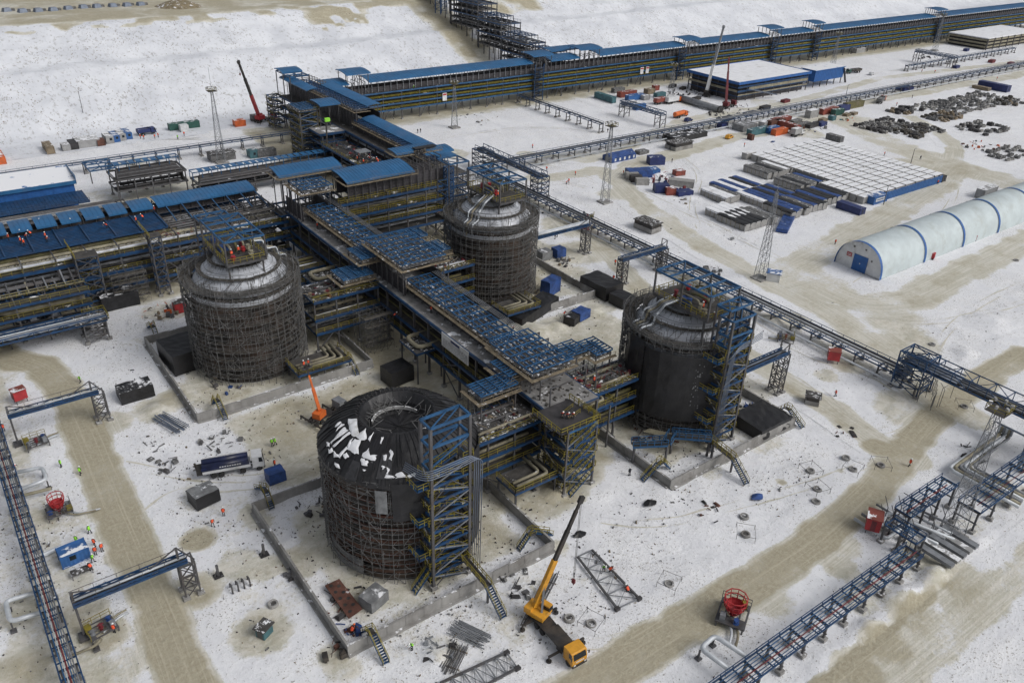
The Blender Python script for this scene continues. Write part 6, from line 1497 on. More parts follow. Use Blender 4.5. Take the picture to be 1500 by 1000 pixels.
for k in range(5):
    if not used[k]:
        for c in list(pv[k].children): bpy.data.objects.remove(c)
        bpy.data.objects.remove(pv[k])
# arched hangar
t = thing("arched_hangar", "long pale arched fabric hangar with blue hoops and a blue door", "hangar", (270,113.3,0))
HX0, HX1, HY, HR, HH = 207.4, 420, 113.2, 7.2, 8.6
def arch(a): return (HY-HR*math.cos(a)*(1 if True else 1), HH*max(0.0,math.sin(a))**.82)
na = 26; m = MB(); xs = frange(HX0, HX1, 1.1); ra = [arch(math.pi*i/na) for i in range(na+1)]; vs = []
for k, x in enumerate(xs):
    for i in range(na+1): y, z = ra[i]; s = -.06 if k % 2 else 0; vs.append((x, y+s*math.cos(math.pi*i/na)*-1, max(0,z+s)))
m.add(vs, [(k*(na+1)+i, (k+1)*(na+1)+i, (k+1)*(na+1)+i+1, k*(na+1)+i+1) for k in range(len(xs)-1) for i in range(na)]); m.build("shell", M_bwhite, t, True)
m = MB(); m.add([(HX0+.05,y,z) for y,z in ra], [tuple(range(na+1))]); m.build("end_wall", M_white, t)
for x in (HX0, HX0+22.4, HX0+44, HX0+65.5, HX0+87, HX0+109, HX0+131):
    m = MB(); vs = []
    for dx in (-.5, .5):
        for y, z in ra: vs.append((x+dx, HY+(y-HY)*1.018, z*1.014+.01))
    m.add(vs, [(i, i+1, na+2+i, na+1+i) for i in range(na)]); m.build("hoop", M_wallb, t)
d = MB(); d.box(HX0-.12, HX0, HY-2.5, HY+1.9, 0, 4.7, 0); d.build("door", M_wallb, t); d = MB(); d.box(HX0-.16,HX0-.12,HY-.5,HY-.2,2.2,2.5,0); d.build("door_handle", M_white, t)
d = MB(); d.box(HX0-.1,HX0-.02,HY+2.6,HY+4.2,3.3,4.5,0); d.box(HX0-.13,HX0-.1,HY+2.8,HY+4.0,3.6,3.75,1); d.box(HX0-.13,HX0-.1,HY+2.8,HY+4.0,4.0,4.15,1); d.build("sign", [M_red, M_white], t)
for y, z in ((HY+2.4,6.6),(HY-1.2,6.8),(HY-3.6,4.2)): d = MB(); d.box(HX0-.14,HX0-.02,y-.22,y+.22,z-.2,z+.2); d.build("vent", M_grey, t)
for px, py, lb in ((1365,379,"red heater unit standing by the near side of the arched hangar"),(1427,352,"red heater unit farther along the arched hangar")):
    p = G(px, py); t = thing("heater", lb, "heater", tuple(p)); m = MB(); m.rbox((p.x,p.y),1.5,1.2,.3,1.9,.3); m.build("body", M_red, t); m = MB(); m.path([(p.x,p.y,1.4),(p.x+.3,p.y+2.0,1.6)], .4, 8); m.build("duct", M_red, t)
    m = MB(); m.cyl(p.x-.6,p.y-.5,.3,.0,.4,8); m.build("wheel", M_rub, t)
p = G(1445,283); t = container(9,3,3.2,M_cgry); place(t,1443,287,0,"pale grey box structure behind the arched hangar")
# large white-roofed building under construction and its neighbours
t = thing("equipment_building", "wide flat snow-roofed building with a blue rim, walls still being built", "building", (365,285,0))
bx0, bx1, by0, by1, bz = 336, 391, 267.5, 300, 9.0
m = MB(); m.box(bx0-1,bx1+1,by0-1,by1+1,bz,bz+.5); m.build("roof", M_snow, t)
m = MB()
for (a,b,c,d) in ((bx0-1.2,bx1+1.2,by0-1.25,by0-1),(bx0-1.2,bx1+1.2,by1+1,by1+1.25),(bx0-1.25,bx0-1,by0-1,by1+1),(bx1+1,bx1+1.25,by0-1,by1+1)): m.box(a,b,c,d,bz-.6,bz+.75)
m.build("roof_rim", M_wallb, t)
for x in frange(bx0,bx1,6.9):
    for y in (by0,by1): m = MB(); m.bar((x,y,0),(x,y,bz),.4); m.build("column", M_grey, t)
for y in frange(by0,by1,6.5): m = MB(); m.bar((bx0,y,0),(bx0,y,bz),.4); m.build("column", M_grey, t)
m = MB()
for z in (2.4,4.4,6.4): m.box(bx0-.3,bx1,by0-.35,by0-.1,z,z+.9 if z > 4 else z+.35); m.box(bx0-.35,bx0-.1,by0,by1,z,z+.35)
m.build("wall_girt", M_blue, t); m = MB(); m.box(bx0+1,bx1-1,by0+1.5,by1-1,0,8.4); m.build("inner_wall", M_clad, t); m = MB(); m.box(bx0+8,bx1,by0-.5,by0-.36,5.0,6.3); m.box(bx0,bx1,by0-.5,by0-.36,2.8,3.4); m.box(bx0-.5,bx0-.36,by0,by1,4.6,5.6); m.build("wall_panel", M_tan, t)
m = MB(); m.bar((bx0+6,by0-1.5,6.0),(bx0+26,by0-4,1.5),.5); m.bar((bx0+6,by0-2.4,6.0),(bx0+26,by0-5,1.5),.2); m.build("side_stair", M_bgrey, t)
t = thing("stilt_cabin", "blue metal cabin on stilts right of the wide snow-roofed building", "cabin", (412,273,0)); m = MB(); m.box(399,424.5,268.6,277,3.0,8.6,0)
for x in frange(399,424.5,1.5): m.box(x-.06,x+.06,268.5,268.6,3,8.5)
m.build("wall", M_wallb, t); m = MB(); m.box(398.5,425,268,277.6,8.6,9.0); m.build("roof", M_sroof, t)
for x in frange(399.5,424,6):
    for y in (269,276.5): m = MB(); m.bar((x,y,0),(x,y,3),.4); m.build("stilt", M_grey, t)
m = MB(); m.bar((424,268.3,8),(428,268.3,0),1.2,.2); m.build("stair", M_grey, t)
a = G(1472,70); t = thing("equipment_building", "half-clad flat-roofed building at the upper right corner", "building", (a.x,a.y,0)); m = MB(); m.box(a.x-24,a.x+50,a.y+2,a.y+30,7.0,7.6); m.build("roof", M_snow, t)
m = MB(); 
for z in (1.2,3.4,5.6): m.box(a.x-24,a.x+50,a.y+1.6,a.y+2,z,z+1.1); m.box(a.x-24.4,a.x-24,a.y+2,a.y+30,z,z+1.1)
m.build("wall_panel", M_tan, t); m = MB(); m.box(a.x-23,a.x+49,a.y+3,a.y+29,0,7); m.build("inner_wall", M_clad, t)
for x in frange(a.x-24,a.x+50,9): m = MB(); m.bar((x,a.y+1.4,0),(x,a.y+1.4,7.4),.5); m.build("column", M_grey, t)
# blue tent
p = G(910,233); t = thing("frame_tent", "blue frame tent with white windows beside the yard road", "tent", (220,226,0)); x0,x1,y0,y1 = 214,226.5,224,229.5
m = MB(); pr = [(y0,0),(y0,2.0),((y0+y1)/2,3.3),(y1,2.0),(y1,0)]; vs = [(x,y,z) for x in (x0,x1) for y,z in pr]; m.add(vs,[(0,1,6,5),(1,2,7,6),(2,3,8,7),(3,4,9,8),(4,3,2,1,0),(5,6,7,8,9)]); m.build("tent_skin", M_btarp, t)
for i in range(5): m = MB(); x = x0+1.4+i*2.4; m.box(x,x+.8,y0-.04,y0-.01,.5,1.6); m.build("window", M_white, t)
m = MB(); m.box(x0-.05,x0-.01,225.4,228,0,1.9); m.build("door", M_gtarp, t)
# ------------------------------------------------------------------ tarped boxes, huts, sheds
def tarp_box(px, py, L, W, H, m_, label, rz=0.0, name="tarp_shelter", cat="shelter", sag=.12):
    p = G(px, py); t = thing(name, label, cat); n = 5; mb = MB(); vs = {}
    P_ = []; nx, ny = max(3,int(L/1.0)), max(3,int(W/1.0))
    top = [[(-L/2+L*i/nx+rnd.uniform(-.04,.04), -W/2+W*j/ny+rnd.uniform(-.04,.04), H+rnd.uniform(-sag,sag*.5)) for j in range(ny+1)] for i in range(nx+1)]
    vs = [v for r in top for v in r]; mb.add(vs, [(i*(ny+1)+j,(i+1)*(ny+1)+j,(i+1)*(ny+1)+j+1,i*(ny+1)+j+1) for i in range(nx) for j in range(ny)], 0)
    edge = [top[i][0] for i in range(nx+1)]+[top[nx][j] for j in range(1,ny+1)]+[top[i][ny] for i in range(nx-1,-1,-1)]+[top[0][j] for j in range(ny-1,0,-1)]
    k = len(edge); ring = []
    for lv in range(5):
        f = lv/4
        for (x,y,z) in edge: q = 1+.015*f+rnd.uniform(-.008,.012)*(0 if lv == 0 else 1); ring.append((x*q, y*q, z*(1-f)))
    mb.add(ring, [(l*k+i, (l+1)*k+i, (l+1)*k+(i+1)%k, l*k+(i+1)%k) for l in range(4) for i in range(k)], 0)
    side = M_tarp if 'black tarpaulin sides' in label else None
    if side: mb.m[-4*k:] = [1]*(4*k)
    mb.build("cover", [m_, side] if side else m_, t); f = MB()
    for sx in (-1,1):
        for sy in (-1,1): f.bar((sx*L*.46,sy*W*.46,0),(sx*L*.46,sy*W*.46,H-.3),.1)
    f.build("frame", M_grey, t); return put(t, p.x, p.y, 0, rz)
TB = [(176,446,8.5,4.6,3.6,M_tarps,"black tarpaulin box with snow on its roof left of the left tank",0),(200,580,6.4,3.8,2.8,M_tarps,"lumpy black tarpaulin stack with snow near the left lattice tower",0),(582,556,5.6,4.4,3.6,M_tarp,"black tarpaulin cube standing in the muddy court between the front tanks",.1),
 (880,427,9.6,6.4,3.6,M_tarp,"long black tarpaulin shelter, larger of the two right of the far tank",-1.5),(910,445,5,4.4,2.8,M_tarp,"small black tarpaulin cube beside the long black shelter",-1.5),(269,530,9.4,7,4.6,M_tarp,"black tarpaulin shelter inside the wall of the left tank",-1.5),
 (300,733,4.2,3.4,2.5,M_gtarp,"grey-roofed shelter with black tarpaulin sides near the tanker truck",.15),(548,882,3.5,2.7,2.0,M_gtarp,"grey tarpaulin hut inside the wall of the nearest tank",.3),(404,702,3.0,2.4,2.2,M_btarp,"small blue-roofed tarp hut behind the wall of the nearest tank",0),
 (780,460,16,5,2.6,M_tarp,"long black tarpaulin heap along the wall south of the far tank",.32),(725,470,9,5,2.2,M_tarp,"lower black tarpaulin heap left of the long one by the far tank",.3),
 (806,428,5,3,4.0,M_btarp,"blue tarpaulin hanging at the foot of the far tank",.3),(850,465,4,3,2.2,M_btarp,"blue tarpaulin box between the rubble heaps",.2),(818,375,3.2,3,2.6,M_btarp,"blue tarpaulin cube on the track right of the far tank",0),(797,378,3.6,3,2.4,M_gtarp,"dark grey crate next to the blue tarpaulin cube",0),
 (840,470,5,3,2,M_tarps,"black snowy pallet stack right of the rubble heaps",.4),(60,478,9,4,2.0,M_tarps,"black tarp with snow under the left edge rack",.05),(700,492,4.2,3,2.4,M_gtarp,"grey tarpaulin lump by the gallery legs",.3),
 (1113,623,9,7.5,2.6,M_tarp,"black roofless tarpaulin enclosure inside the wall of the right tank",0),(935,258,9,4.5,2.6,M_btarp,"blue-topped crate stack at the left of the roadside scrap stack",-.4),(960,240,6,4,3.0,M_navy,"navy tarp over the back of the roadside scrap stack",-.4),
 (1003,202,20,7,2.2,M_tarps,"long black-wrapped stack with snow on top beyond the blue tent",.02),(1150,330,14,3.5,1.2,M_btarp,"blue and white tarpaulin heap lying along the crate yard edge",.5),(1325,132,9,5,1.8,M_navy,"dark blue tarped load beside the distant trestle",0),
 (940,225,5,3,1.4,M_debg,"dark scrap heap behind the roadside crates",0)]
for (px,py,L,W,H,mm,lb,rz) in TB: tarp_box(px,py,L,W,H,mm,lb,rz)
def hut(px, py, L, W, H, wall, roofm, label, rz=0.0, open_=True, cat="hut"):
    p = G(px, py); t = thing("small_hut", label, cat); m = MB(); m.rbox((0,0),L,W,0,H*.55 if open_ else H); m.build("wall", wall, t)
    if open_:
        m = MB()
        for sx in (-1,1):
            for sy in (-1,1): m.bar((sx*(L/2-.2),sy*(W/2-.2),H*.5),(sx*(L/2-.2),sy*(W/2-.2),H),.14)
        m.build("post", M_grey, t); m = MB(); m.rbox((0,0),L*.92,W*.92,H*.3,H*.95); m.build("dark_inside", M_mach, t)
    m = MB(); m.rbox((0,0),L+.5,W+.5,H,H+.18); m.build("roof", roofm, t)
    m = MB(); m.box(-L/2-.05,-L/2,-.45,.45,.1,min(1.9,H-.2)); m.build("door", M_grey, t); return put(t, p.x, p.y, 0, rz)
hut(948,336,7.5,4.6,2.8,M_conc,M_deck,"open concrete hut with a flat grey roof beyond the low trestle",-1.5)
hut(994,217,10,6,2.8,M_conc,M_deck,"open concrete hut with a flat roof beside the long black-wrapped stack",0)
hut(1132,410,3.6,2.8,2.4,M_white,M_cblue,"small white hut with a blue roof at the foot of a lattice mast",-1.0,False)
hut(1189,590,2.8,2.4,1.9,M_conc,M_deck,"small concrete box with a snowy open top right of the right tank",-1.0)
hut(388,928,1.9,1.5,1.6,M_tealc,M_deck,"small teal machine box on a black tray near the bottom of the photo",.5,False)
hut(325,233,9,5,2.6,M_debg,M_deck,"grey block base under the lattice mast at the foot of the slope",0,False)
for (px,py,s,lb,rz,tr) in ((1276,776,2.9,"small red cabin on legs beside the lower right road",.5,1),(1219,530,2.6,"red control cabin next to the low trestle right of the right tank",-.9,1),(857,339,2.2,"small red cabin right of the far tank by the trestle",-.9,1),(31,588,2.4,"red-roofed control cabin by the upper slim bridge at left",.2,1),(265,455,3.0,"red box with snow on top left of the left tank",0,0)):
    p = G(px,py); t = thing("control_cabin", lb, "cabin"); h0 = .9 if tr else 0
    m = MB(); m.rbox((0,0),s,s*.8,h0,h0+s*.85); m.build("wall", M_red, t); m = MB(); m.rbox((0,0),s+.25,s*.8+.25,h0+s*.85,h0+s*.85+.1); m.build("roof", M_deck if not tr else M_cred, t)
    m = MB()
    for sx in (-1,1):
        for sy in (-1,1): m.bar((sx*s*.4,sy*s*.3,0),(sx*s*.4,sy*s*.3,h0+.05),.14)
    m.build("leg", M_grey, t); m = MB(); m.box(-s/2-.04,-s/2,-.4,.4,h0+.1,h0+s*.75); m.build("door", M_dred, t); put(t,p.x,p.y,0,rz)
# wellhead-like valve skids with red cages
def valve_skid(px, py, label, cage=True, rz=0.0, deckc=M_grate):
    p = G(px,py); t = thing("valve_skid", label, "valve skid"); m = MB()
    for y in (-1.5,-.75,0,.75,1.5): m.box(-1.9,1.9,y-.1,y+.1,.8,.9)
    m.box(-1.9,-.6,-1.5,1.5,.9,.95); m.box(1.1,1.9,-1.5,1.5,.9,.95)
    for sx in (-1.8,1.8):
        m.box(sx-.1,sx+.1,-1.6,1.6,.75,.88)
        for sy in (-1.4,1.4): m.bar((sx,sy,0),(sx,sy,.85),.18)
    m.build("platform", M_grey, t)
    if cage:
        m = MB(); n = 10
        for lv, (r,z) in enumerate(((.6,1.2),(1.05,2.2),(1.25,3.1),(1.25,3.8))):
            for k in range(n): a, b = 2*math.pi*k/n, 2*math.pi*(k+1)/n; m.bar((r*math.cos(a),r*math.sin(a),z),(r*math.cos(b),r*math.sin(b),z),.10)
        for k in range(n):
            a = 2*math.pi*k/n; q = lambda r,z: (r*math.cos(a),r*math.sin(a),z)
            m.bar(q(.6,1.2),q(1.05,2.2),.10); m.bar(q(1.05,2.2),q(1.25,3.1),.10); m.bar(q(1.25,3.1),q(1.25,3.8),.08)
        m.rev(0,0,[(.01,1.3),(.6,1.5),(.95,2.2),(1.0,2.6)],12); m.build("red_cage", M_red, t)
    for x, y, mm in ((0,0,M_dred),(1.3,.5,M_lgrey),(-1.3,-.6,M_btarp)):
        m = MB(); m.cyl(x,y,.22,.1,1.5,8); m.cyl(x,y,.36,.9,1.02,10); m.bar((x-.45,y,1.5),(x+.45,y,1.5),.12); m.cyl(x,y,.3,1.5,1.58,10); m.build("valve", mm, t)
    m = MB(); rail(m,(-1.9,-1.6,.9),(1.9,-1.6,.9),1.1,1.3,.07); rail(m,(1.9,-1.6,.9),(1.9,1.6,.9),1.1,1.3,.07); m.build("railing", M_yel if not cage else M_grey, t)
    for k, mm in ((0,M_tan),(.7,M_pipe)):
        m = MB(); m.bend([(0,k,.5),(2+k,-2.4,.5),(5+k,-3.0,.5)] if rz == 0 else [(0,k,.5),(-2.4,-1.2+k,.5),(-4.0,-1.2+k,.5)], .15, .8, 7); m.build("pipe", mm, t, True)
    m = MB(); m.rbox((1.5,-.9),.9,.7,.95,1.6,.1); m.build("cabinet", M_yel, t); m = MB(); m.rbox((-1.3,.9),.7,.6,.95,1.9,.1); m.build("cabinet", M_lgrey, t); return put(t,p.x,p.y,0,rz)
valve_skid(88,752,"valve skid with a red conical cage beside the left pipe rack",True,0.0); valve_skid(1072,905,"valve skid with a red barrel-like cage near the lower right pipe loop",True,.5).scale = (1.35,1.35,1.15)
valve_skid(150,925,"small valve skid with yellow box right of the left pipe rack",False,3.3); valve_skid(55,652,"small valve skid with yellow rails under the upper slim bridge at left",False,3.2)
valve_skid(1150,498,"valve skid with red valves by the low trestle, right of the right tank",False,-.9); valve_skid(860,320,"valve skid with yellow rails behind the small red cabin by the trestle",False,-.9)
def loop(pts, z, r, label, m_=None):
    t = thing("expansion_loop", label, "pipe loop"); P = [G(*q, z) for q in pts]; c = sum(P, Vector())/len(P); t.location = (c.x,c.y,0); BASE[t.name] = Vector((c.x,c.y,0))
    m = MB(); m.bend(P, r, .9, 10); m.build("pipe", m_ or M_pipe, t, True)
    for q in P[1:-1]: s = MB(); s.bar((q.x,q.y,0),(q.x,q.y,z-r),.22); s.box(q.x-.4,q.x+.4,q.y-.4,q.y+.4,-.1,.3); s.build("support", M_grey, t)
    return t
loop([(60,865),(8,880),(15,910),(72,893)],2.0,.36,"pale pipe loop on the left side of the left pipe rack near the bottom")
loop([(22,692),(62,684),(68,702),(26,718)],2.0,.34,"pale pipe loop right of the left pipe rack at mid height")
loop([(1068,980),(1026,949),(1047,930),(1096,963)],2.2,.36,"pale pipe loop beside the lower right cable rack")
loop([(1398,790),(1300,750),(1320,745)][:2]+[(1290,770)],1.4,.3,"pale pipe leading under the cable rack near the small red cabin")
loop([(22,728),(75,715)],1.2,.3,"short tan pipe stub running to the left pipe rack",M_tan)
loop([(105,960),(140,945),(148,935)],.8,.2,"thin tan pipe from the small valve skid to the left pipe rack",M_tan)
# stiles over the walls
for (px,py,rz,lb) in ((545,942,-math.pi/2,"yellow-railed stair over the front wall of the nearest tank, near its left corner"),(390,733,math.pi/2,"yellow-railed stair over the rear wall of the nearest tank"),(778,796,0,"blue stair over the right wall of the nearest tank"),
 (511,537,-math.pi/2,"yellow-railed stair over the front wall of the left tank"),(226,490,math.pi/2,"yellow stair over the rear wall of the left tank"),(965,692,math.pi,"blue stair over the left wall of the right tank"),(1151,612,-math.pi/2,"blue stair over the front wall of the right tank at its right end"),(320,600,-math.pi/2,"thin blue ladder stair over the front wall of the left tank near its corner")):
    p = G(px,py); stile(p.x, p.y, rz, lb)
def long_stair(label, p0, p1, p2, z1, w_=1.1):
    """bridge-and-stair over a wall: level walkway p0-p1 then down to the ground at p2"""
    t = thing("crossover_stair", label, "stair", (p1[0],p1[1],0)); a,b,c = Vector((*p0,z1)), Vector((*p1,z1)), Vector((*p2,0)); d = (b-a).normalized(); n_ = Vector((-d.y,d.x,0)).normalized()
    m = MB(); m.bar(a,b,w_,.12,0); rail(m,a+n_*w_/2,b+n_*w_/2,1.1,1.2,.1,1); rail(m,a-n_*w_/2,b-n_*w_/2,1.1,1.2,.1,1); m.build("walkway",[M_dark,M_yel],t)
    d2 = (c-b); d2.z = 0; d2.normalize(); m = MB(); stair_flight(m,c,b,w_,(-d2.y,d2.x,0),steps=13); m.build("stair_flight",[M_blue,M_yel],t)
    m = MB(); m.bar((b.x,b.y,0),b,.3); m.build("leg",M_grey,t); return t
g = lambda px,py,z=0: tuple(G(px,py,z).xy)
long_stair("long yellow-railed stair stepping over the front wall from the tower of the nearest tank", g(676,812,3.4), g(715,858,3.4), g(738,905), 3.4)
long_stair("long yellow-railed stair stepping over the front wall from the tower of the right tank", g(1040,645,3.0), g(1074,672,3.0), g(1094,709), 3.0)
t = thing("ground_stair","short yellow-railed blue stair at the foot of the tower of the nearest tank","stair"); q0 = g(606,868); m = MB(); a = Vector((*q0,0)); b = Vector((46.6,79.6,3.6)); d = (b-a); d.z = 0; d.normalize(); BASE[t.name] = a; t.location = a
stair_flight(m,a,b,1.1,(-d.y,d.x,0)); m.build("stair_flight",[M_blue,M_yel],t)

# ================================================================== VEHICLES
def wheels(t, xs, y, r=.5, w=.35, double=False):
    for x in xs:
        for s in (-1, 1):
            m = MB(); n = 14; vs = []
            for yy, rr in ((0,r*.92),(.05,r),(w-.05,r),(w,r*.92)):
                vs += [(x+rr*math.cos(2*math.pi*k/n), s*(y-yy), r+rr*math.sin(2*math.pi*k/n)) for k in range(n)]
            m.add(vs, [(l*n+k, l*n+(k+1)%n, (l+1)*n+(k+1)%n, (l+1)*n+k) for l in range(3) for k in range(n)]+[tuple(range(n)), tuple(range(3*n,4*n))])
            wo = m.build("wheel", M_rub, t); m = MB(); vs = [(x+r*.5*math.cos(2*math.pi*k/10), s*(y+.012), r+r*.5*math.sin(2*math.pi*k/10)) for k in range(10)]; m.add(vs+[(x,s*(y-.06),r)], [(10,k,(k+1)%10) for k in range(10)]); m.build("rim", M_grey, wo)
def cab(t, x0, x1, w, z0, z1, m_, screen=True):
    """truck cab, front at x1"""
    L = x1-x0; y = w/2; m = MB()
    pr = [(x0,z0),(x1,z0),(x1+.05,z0+(z1-z0)*.48),(x1-.22,z1-.08),(x1-.4,z1),(x0,z1)]
    vs = [(a,-y,b) for a,b in pr]+[(a,y,b) for a,b in pr]; n = len(pr); m.add(vs, [tuple(range(n)), tuple(range(2*n-1,n-1,-1))]+[(i+n,(i+1)%n+n,(i+1)%n,i) for i in range(n)])
    c = m.build("cab", m_, t); H = z1-z0
    g_ = MB(); g_.quad((x1+.07,-y+.15,z0+H*.5),(x1+.07,y-.15,z0+H*.5),(x1-.16,y-.22,z1-.16),(x1-.16,-y+.22,z1-.16)); g_.build("windscreen", M_glass, c)
    g_ = MB()
    for s in (-1,1): g_.quad((x1-.85,s*(y+.012),z0+H*.5),(x1-.15,s*(y+.012),z0+H*.5),(x1-.3,s*(y+.012),z1-.2),(x1-.85,s*(y+.012),z1-.2))
    g_.build("side_window", M_glass, c)
    b = MB(); b.box(x1-.1,x1+.14,-y,y,z0-.25,z0+.12); b.build("bumper", M_mach, c)
    for s in (-1,1): h = MB(); h.box(x1+.1,x1+.16,s*y*.72-.16,s*y*.72+.16,z0+.12,z0+.34); h.build("headlight", M_white, c)
    mi = MB()
    for s in (-1,1): mi.bar((x1-.05,s*y,z1-.4),(x1+.1,s*(y+.25),z1-.45),.05); mi.box(x1+.05,x1+.13,s*(y+.25)-.1,s*(y+.25)+.1,z1-.85,z1-.35)
    mi.build("mirror", M_mach, c)
    return c
def chassis(t, x0, x1, z=.85): 
    m = MB()
    for s in (-1,1): m.box(x0,x1,s*.45-.1,s*.45+.1,z,z+.28)
    for x in frange(x0+.5,x1-.5,1.5): m.box(x-.08,x+.08,-.5,.5,z+.02,z+.22)
    m.box(x0+1,x1-2.2,-1.15,1.15,z+.26,z+.34); m.build("chassis", M_mach, t)
def boom(t, base, tip, w0, secs, mats, name="boom_section"):
    base, tip = Vector(base), Vector(tip); out = []
    for i, (f0, f1, k) in enumerate(secs):
        m = MB(); m.bar(base.lerp(tip,f0), base.lerp(tip,f1), w0*k, w0*k*1.15); out.append(m.build(name, mats[i], t))
    h = MB(); d = (tip-base).normalized(); h.bar(tip-d*.6, tip+d*.5, w0*.8, w0*1.1); h.build("boom_head", mats[-1], t)
def hook(t, tip, z, m_=None):
    m = MB()
    for s in (-.12,.12): m.bar((tip[0]+s,tip[1],tip[2]),(tip[0]+s,tip[1],z+.6),.045)
    m.build("hoist_rope", M_mach, t); h = MB(); h.rbox(tip[:2],.5,.35,z,z+.7,.4); h.bar((tip[0],tip[1],z-.4),(tip[0],tip[1],z),.12); h.build("hook_block", m_ or M_dred, t)
def world_to_local(t, v): 
    v = Vector(v)-t.location; a = -t.rotation_euler[2]; return Vector((v.x*math.cos(a)-v.y*math.sin(a), v.x*math.sin(a)+v.y*math.cos(a), v.z))
def at_height(px, py, foot):
    """height at which the photo pixel stands above a ground point"""
    d = CR*((px-750)/FOC)-CU*((py-500)/FOC)+fwd; k = foot.xy.length/Vector((d.x,d.y)).length; return CAM_H+d.z*k
# yellow truck crane at the front
c0, c1 = G(840,966), G(786,906); t = thing("truck_crane", "yellow truck crane with a long black telescopic boom raised over the front yard", "mobile crane")
t.location = ((c0.x+c1.x)/2,(c0.y+c1.y)/2,0); t.rotation_euler[2] = math.atan2(c0.y-c1.y,c0.x-c1.x)-.02
Lh = (c0-c1).length/2
chassis(t,-Lh-1.2,Lh+.4,.9); cab(t,Lh-.7,Lh+1.35,2.5,.75,2.95,M_cyel); wheels(t,[-Lh+1.4,-Lh+2.75,Lh+.35],1.25,.56,.4)
b = MB(); b.box(-Lh+3.4,Lh-1.0,-1.2,1.2,1.26,1.5); b.build("deck", M_mach, t); b = MB(); b.box(Lh-1.3,Lh-.75,-1.0,1.0,1.2,2.2); b.box(Lh-2.4,Lh-1.4,-1.2,-.6,.7,1.25); b.build("engine_box", M_mach, t)
b = MB(); b.rbox((-Lh+.3,0),2.8,2.3,1.35,2.15,.35); b.rbox((-Lh-.9,-.5),1.2,2.2,1.5,2.5,.35); b.build("turntable", M_cyel, t); b = MB(); b.rbox((-Lh+.5,1.15),1.6,.9,1.5,3.0,.35); oc = b.build("operator_cab", M_cyel, t); b = MB(); b.rbox((-Lh+.62,1.18),1.5,.94,2.1,2.8,.35); b.build("cab_window", M_glass, oc)
for x in (-Lh+.6, Lh-1.6):
    for s in (-1,1): o_ = MB(); o_.box(x-.16,x+.16,min(s*1.0,s*3.1),max(s*1.0,s*3.1),.85,1.1,0); o_.bar((x,s*3.0,.1),(x,s*3.0,1.0),.18,.18,0); o_.cyl(x,s*3.0,.4,.02,.2,10,0); o_.build("outrigger", M_mach, t)
hf = G(837,884); tz = at_height(852,731,hf); tip = world_to_local(t,(hf.x,hf.y,tz)); boom(t,(-Lh-.4,-.3,2.3),tip,.64,[(0,.45,1.0),(.43,.72,.78),(.70,.90,.64),(.88,1.0,.5)],[M_cyel,M_mach,M_mach,M_mach])
m = MB(); m.bar((-Lh+1.0,0,1.8),Vector((-Lh-.4,-.3,2.3)).lerp(tip,.22),.3); m.build("lift_ram", M_lgrey, t); hz_ = at_height(838,853,hf); hook(t,tip,hz_)
m = MB(); m.box(Lh+1.42,Lh+1.45,-.7,.7,1.35,1.55); m.build("lettering", M_white, t)
# orange boom truck with the basket, behind the nearest tank
c1 = G(478,612); t = thing("boom_truck","orange boom lift truck working behind the nearest tank with two people in its basket","boom lift"); put(t,c1.x,c1.y,0,.25); chassis(t,-4,3.6,.85); wheels(t,[-3,-1.8,2.4],1.2,.5); cab(t,2.6,4.6,2.4,.75,2.7,M_lgrey)
b = MB(); b.rbox((-1.6,0),2.2,1.8,1.2,2.4,.3); b.build("turntable",M_oran,t)
for x in (-3.6,1.8):
    for s in (-1,1): o_ = MB(); o_.box(x-.15,x+.15,min(s*.9,s*3.4),max(s*.9,s*3.4),.7,.95); o_.bar((x,s*3.3,.05),(x,s*3.3,.9),.2); o_.build("outrigger",M_mach,t)
bt = G(449,538,6.5); tip = world_to_local(t,bt); boom(t,(-1.4,0,2.4),tip,.6,[(0,.5,1.0),(.48,.8,.6),(.78,1.0,.4)],[M_oran,M_oran,M_mach])
b = MB(); b.rbox(tip[:2],2.2,1.1,tip.z-.1,tip.z); 
for (sx,sy) in ((-1,-1),(1,-1),(1,1),(-1,1)): b.bar((tip.x+sx*1.05,tip.y+sy*.5,tip.z),(tip.x+sx*1.05,tip.y+sy*.5,tip.z+1.1),.07)
for (q,r_) in (((-1,-1),(1,-1)),((1,-1),(1,1)),((1,1),(-1,1)),((-1,1),(-1,-1))): b.bar((tip.x+q[0]*1.05,tip.y+q[1]*.5,tip.z+1.1),(tip.x+r_[0]*1.05,tip.y+r_[1]*.5,tip.z+1.1),.07)
b.build("basket",M_grey,t); BASKET = bt
# vacuum / tanker truck, navy tank on white chassis
c0, c1 = G(384,682), G(300,697); t = thing("tank_truck","white four-axle truck with a long navy tank, left of the nearest round tank","truck"); put(t,(c0.x+c1.x)/2,(c0.y+c1.y)/2,0,math.atan2(c0.y-c1.y,c0.x-c1.x)); Lh=(c0-c1).length/2
chassis(t,-Lh,Lh,.85); cab(t,Lh-1.6,Lh+.4,2.5,.8,3.1,M_white); wheels(t,[-Lh+1.6,-Lh+2.9,Lh-3.3,Lh-.5],1.25,.52,.38)
b=MB(); b.box(-Lh-.2,Lh-1.9,-1.2,1.2,1.2,1.75); b.build("body_frame",M_white,t)
M_dnavy=mat("dark_navy_tank",(0.012,0.018,0.06),0.35,var=0.3,dirt=(0.04,0.04,0.05),damt=0.3)
for s,z in ((-.55,2.45),(.55,2.75)): b=MB(); b.path([(-Lh-.2,s,z-.2),(Lh-2.2,s,z-.2)],.62,12); b.build("tank",M_dnavy,t,True)
b=MB(); b.box(-Lh-.3,Lh-2.1,-1.28,-1.2,1.9,2.6); b.build("side_panel",M_dnavy,t); b=MB(); 
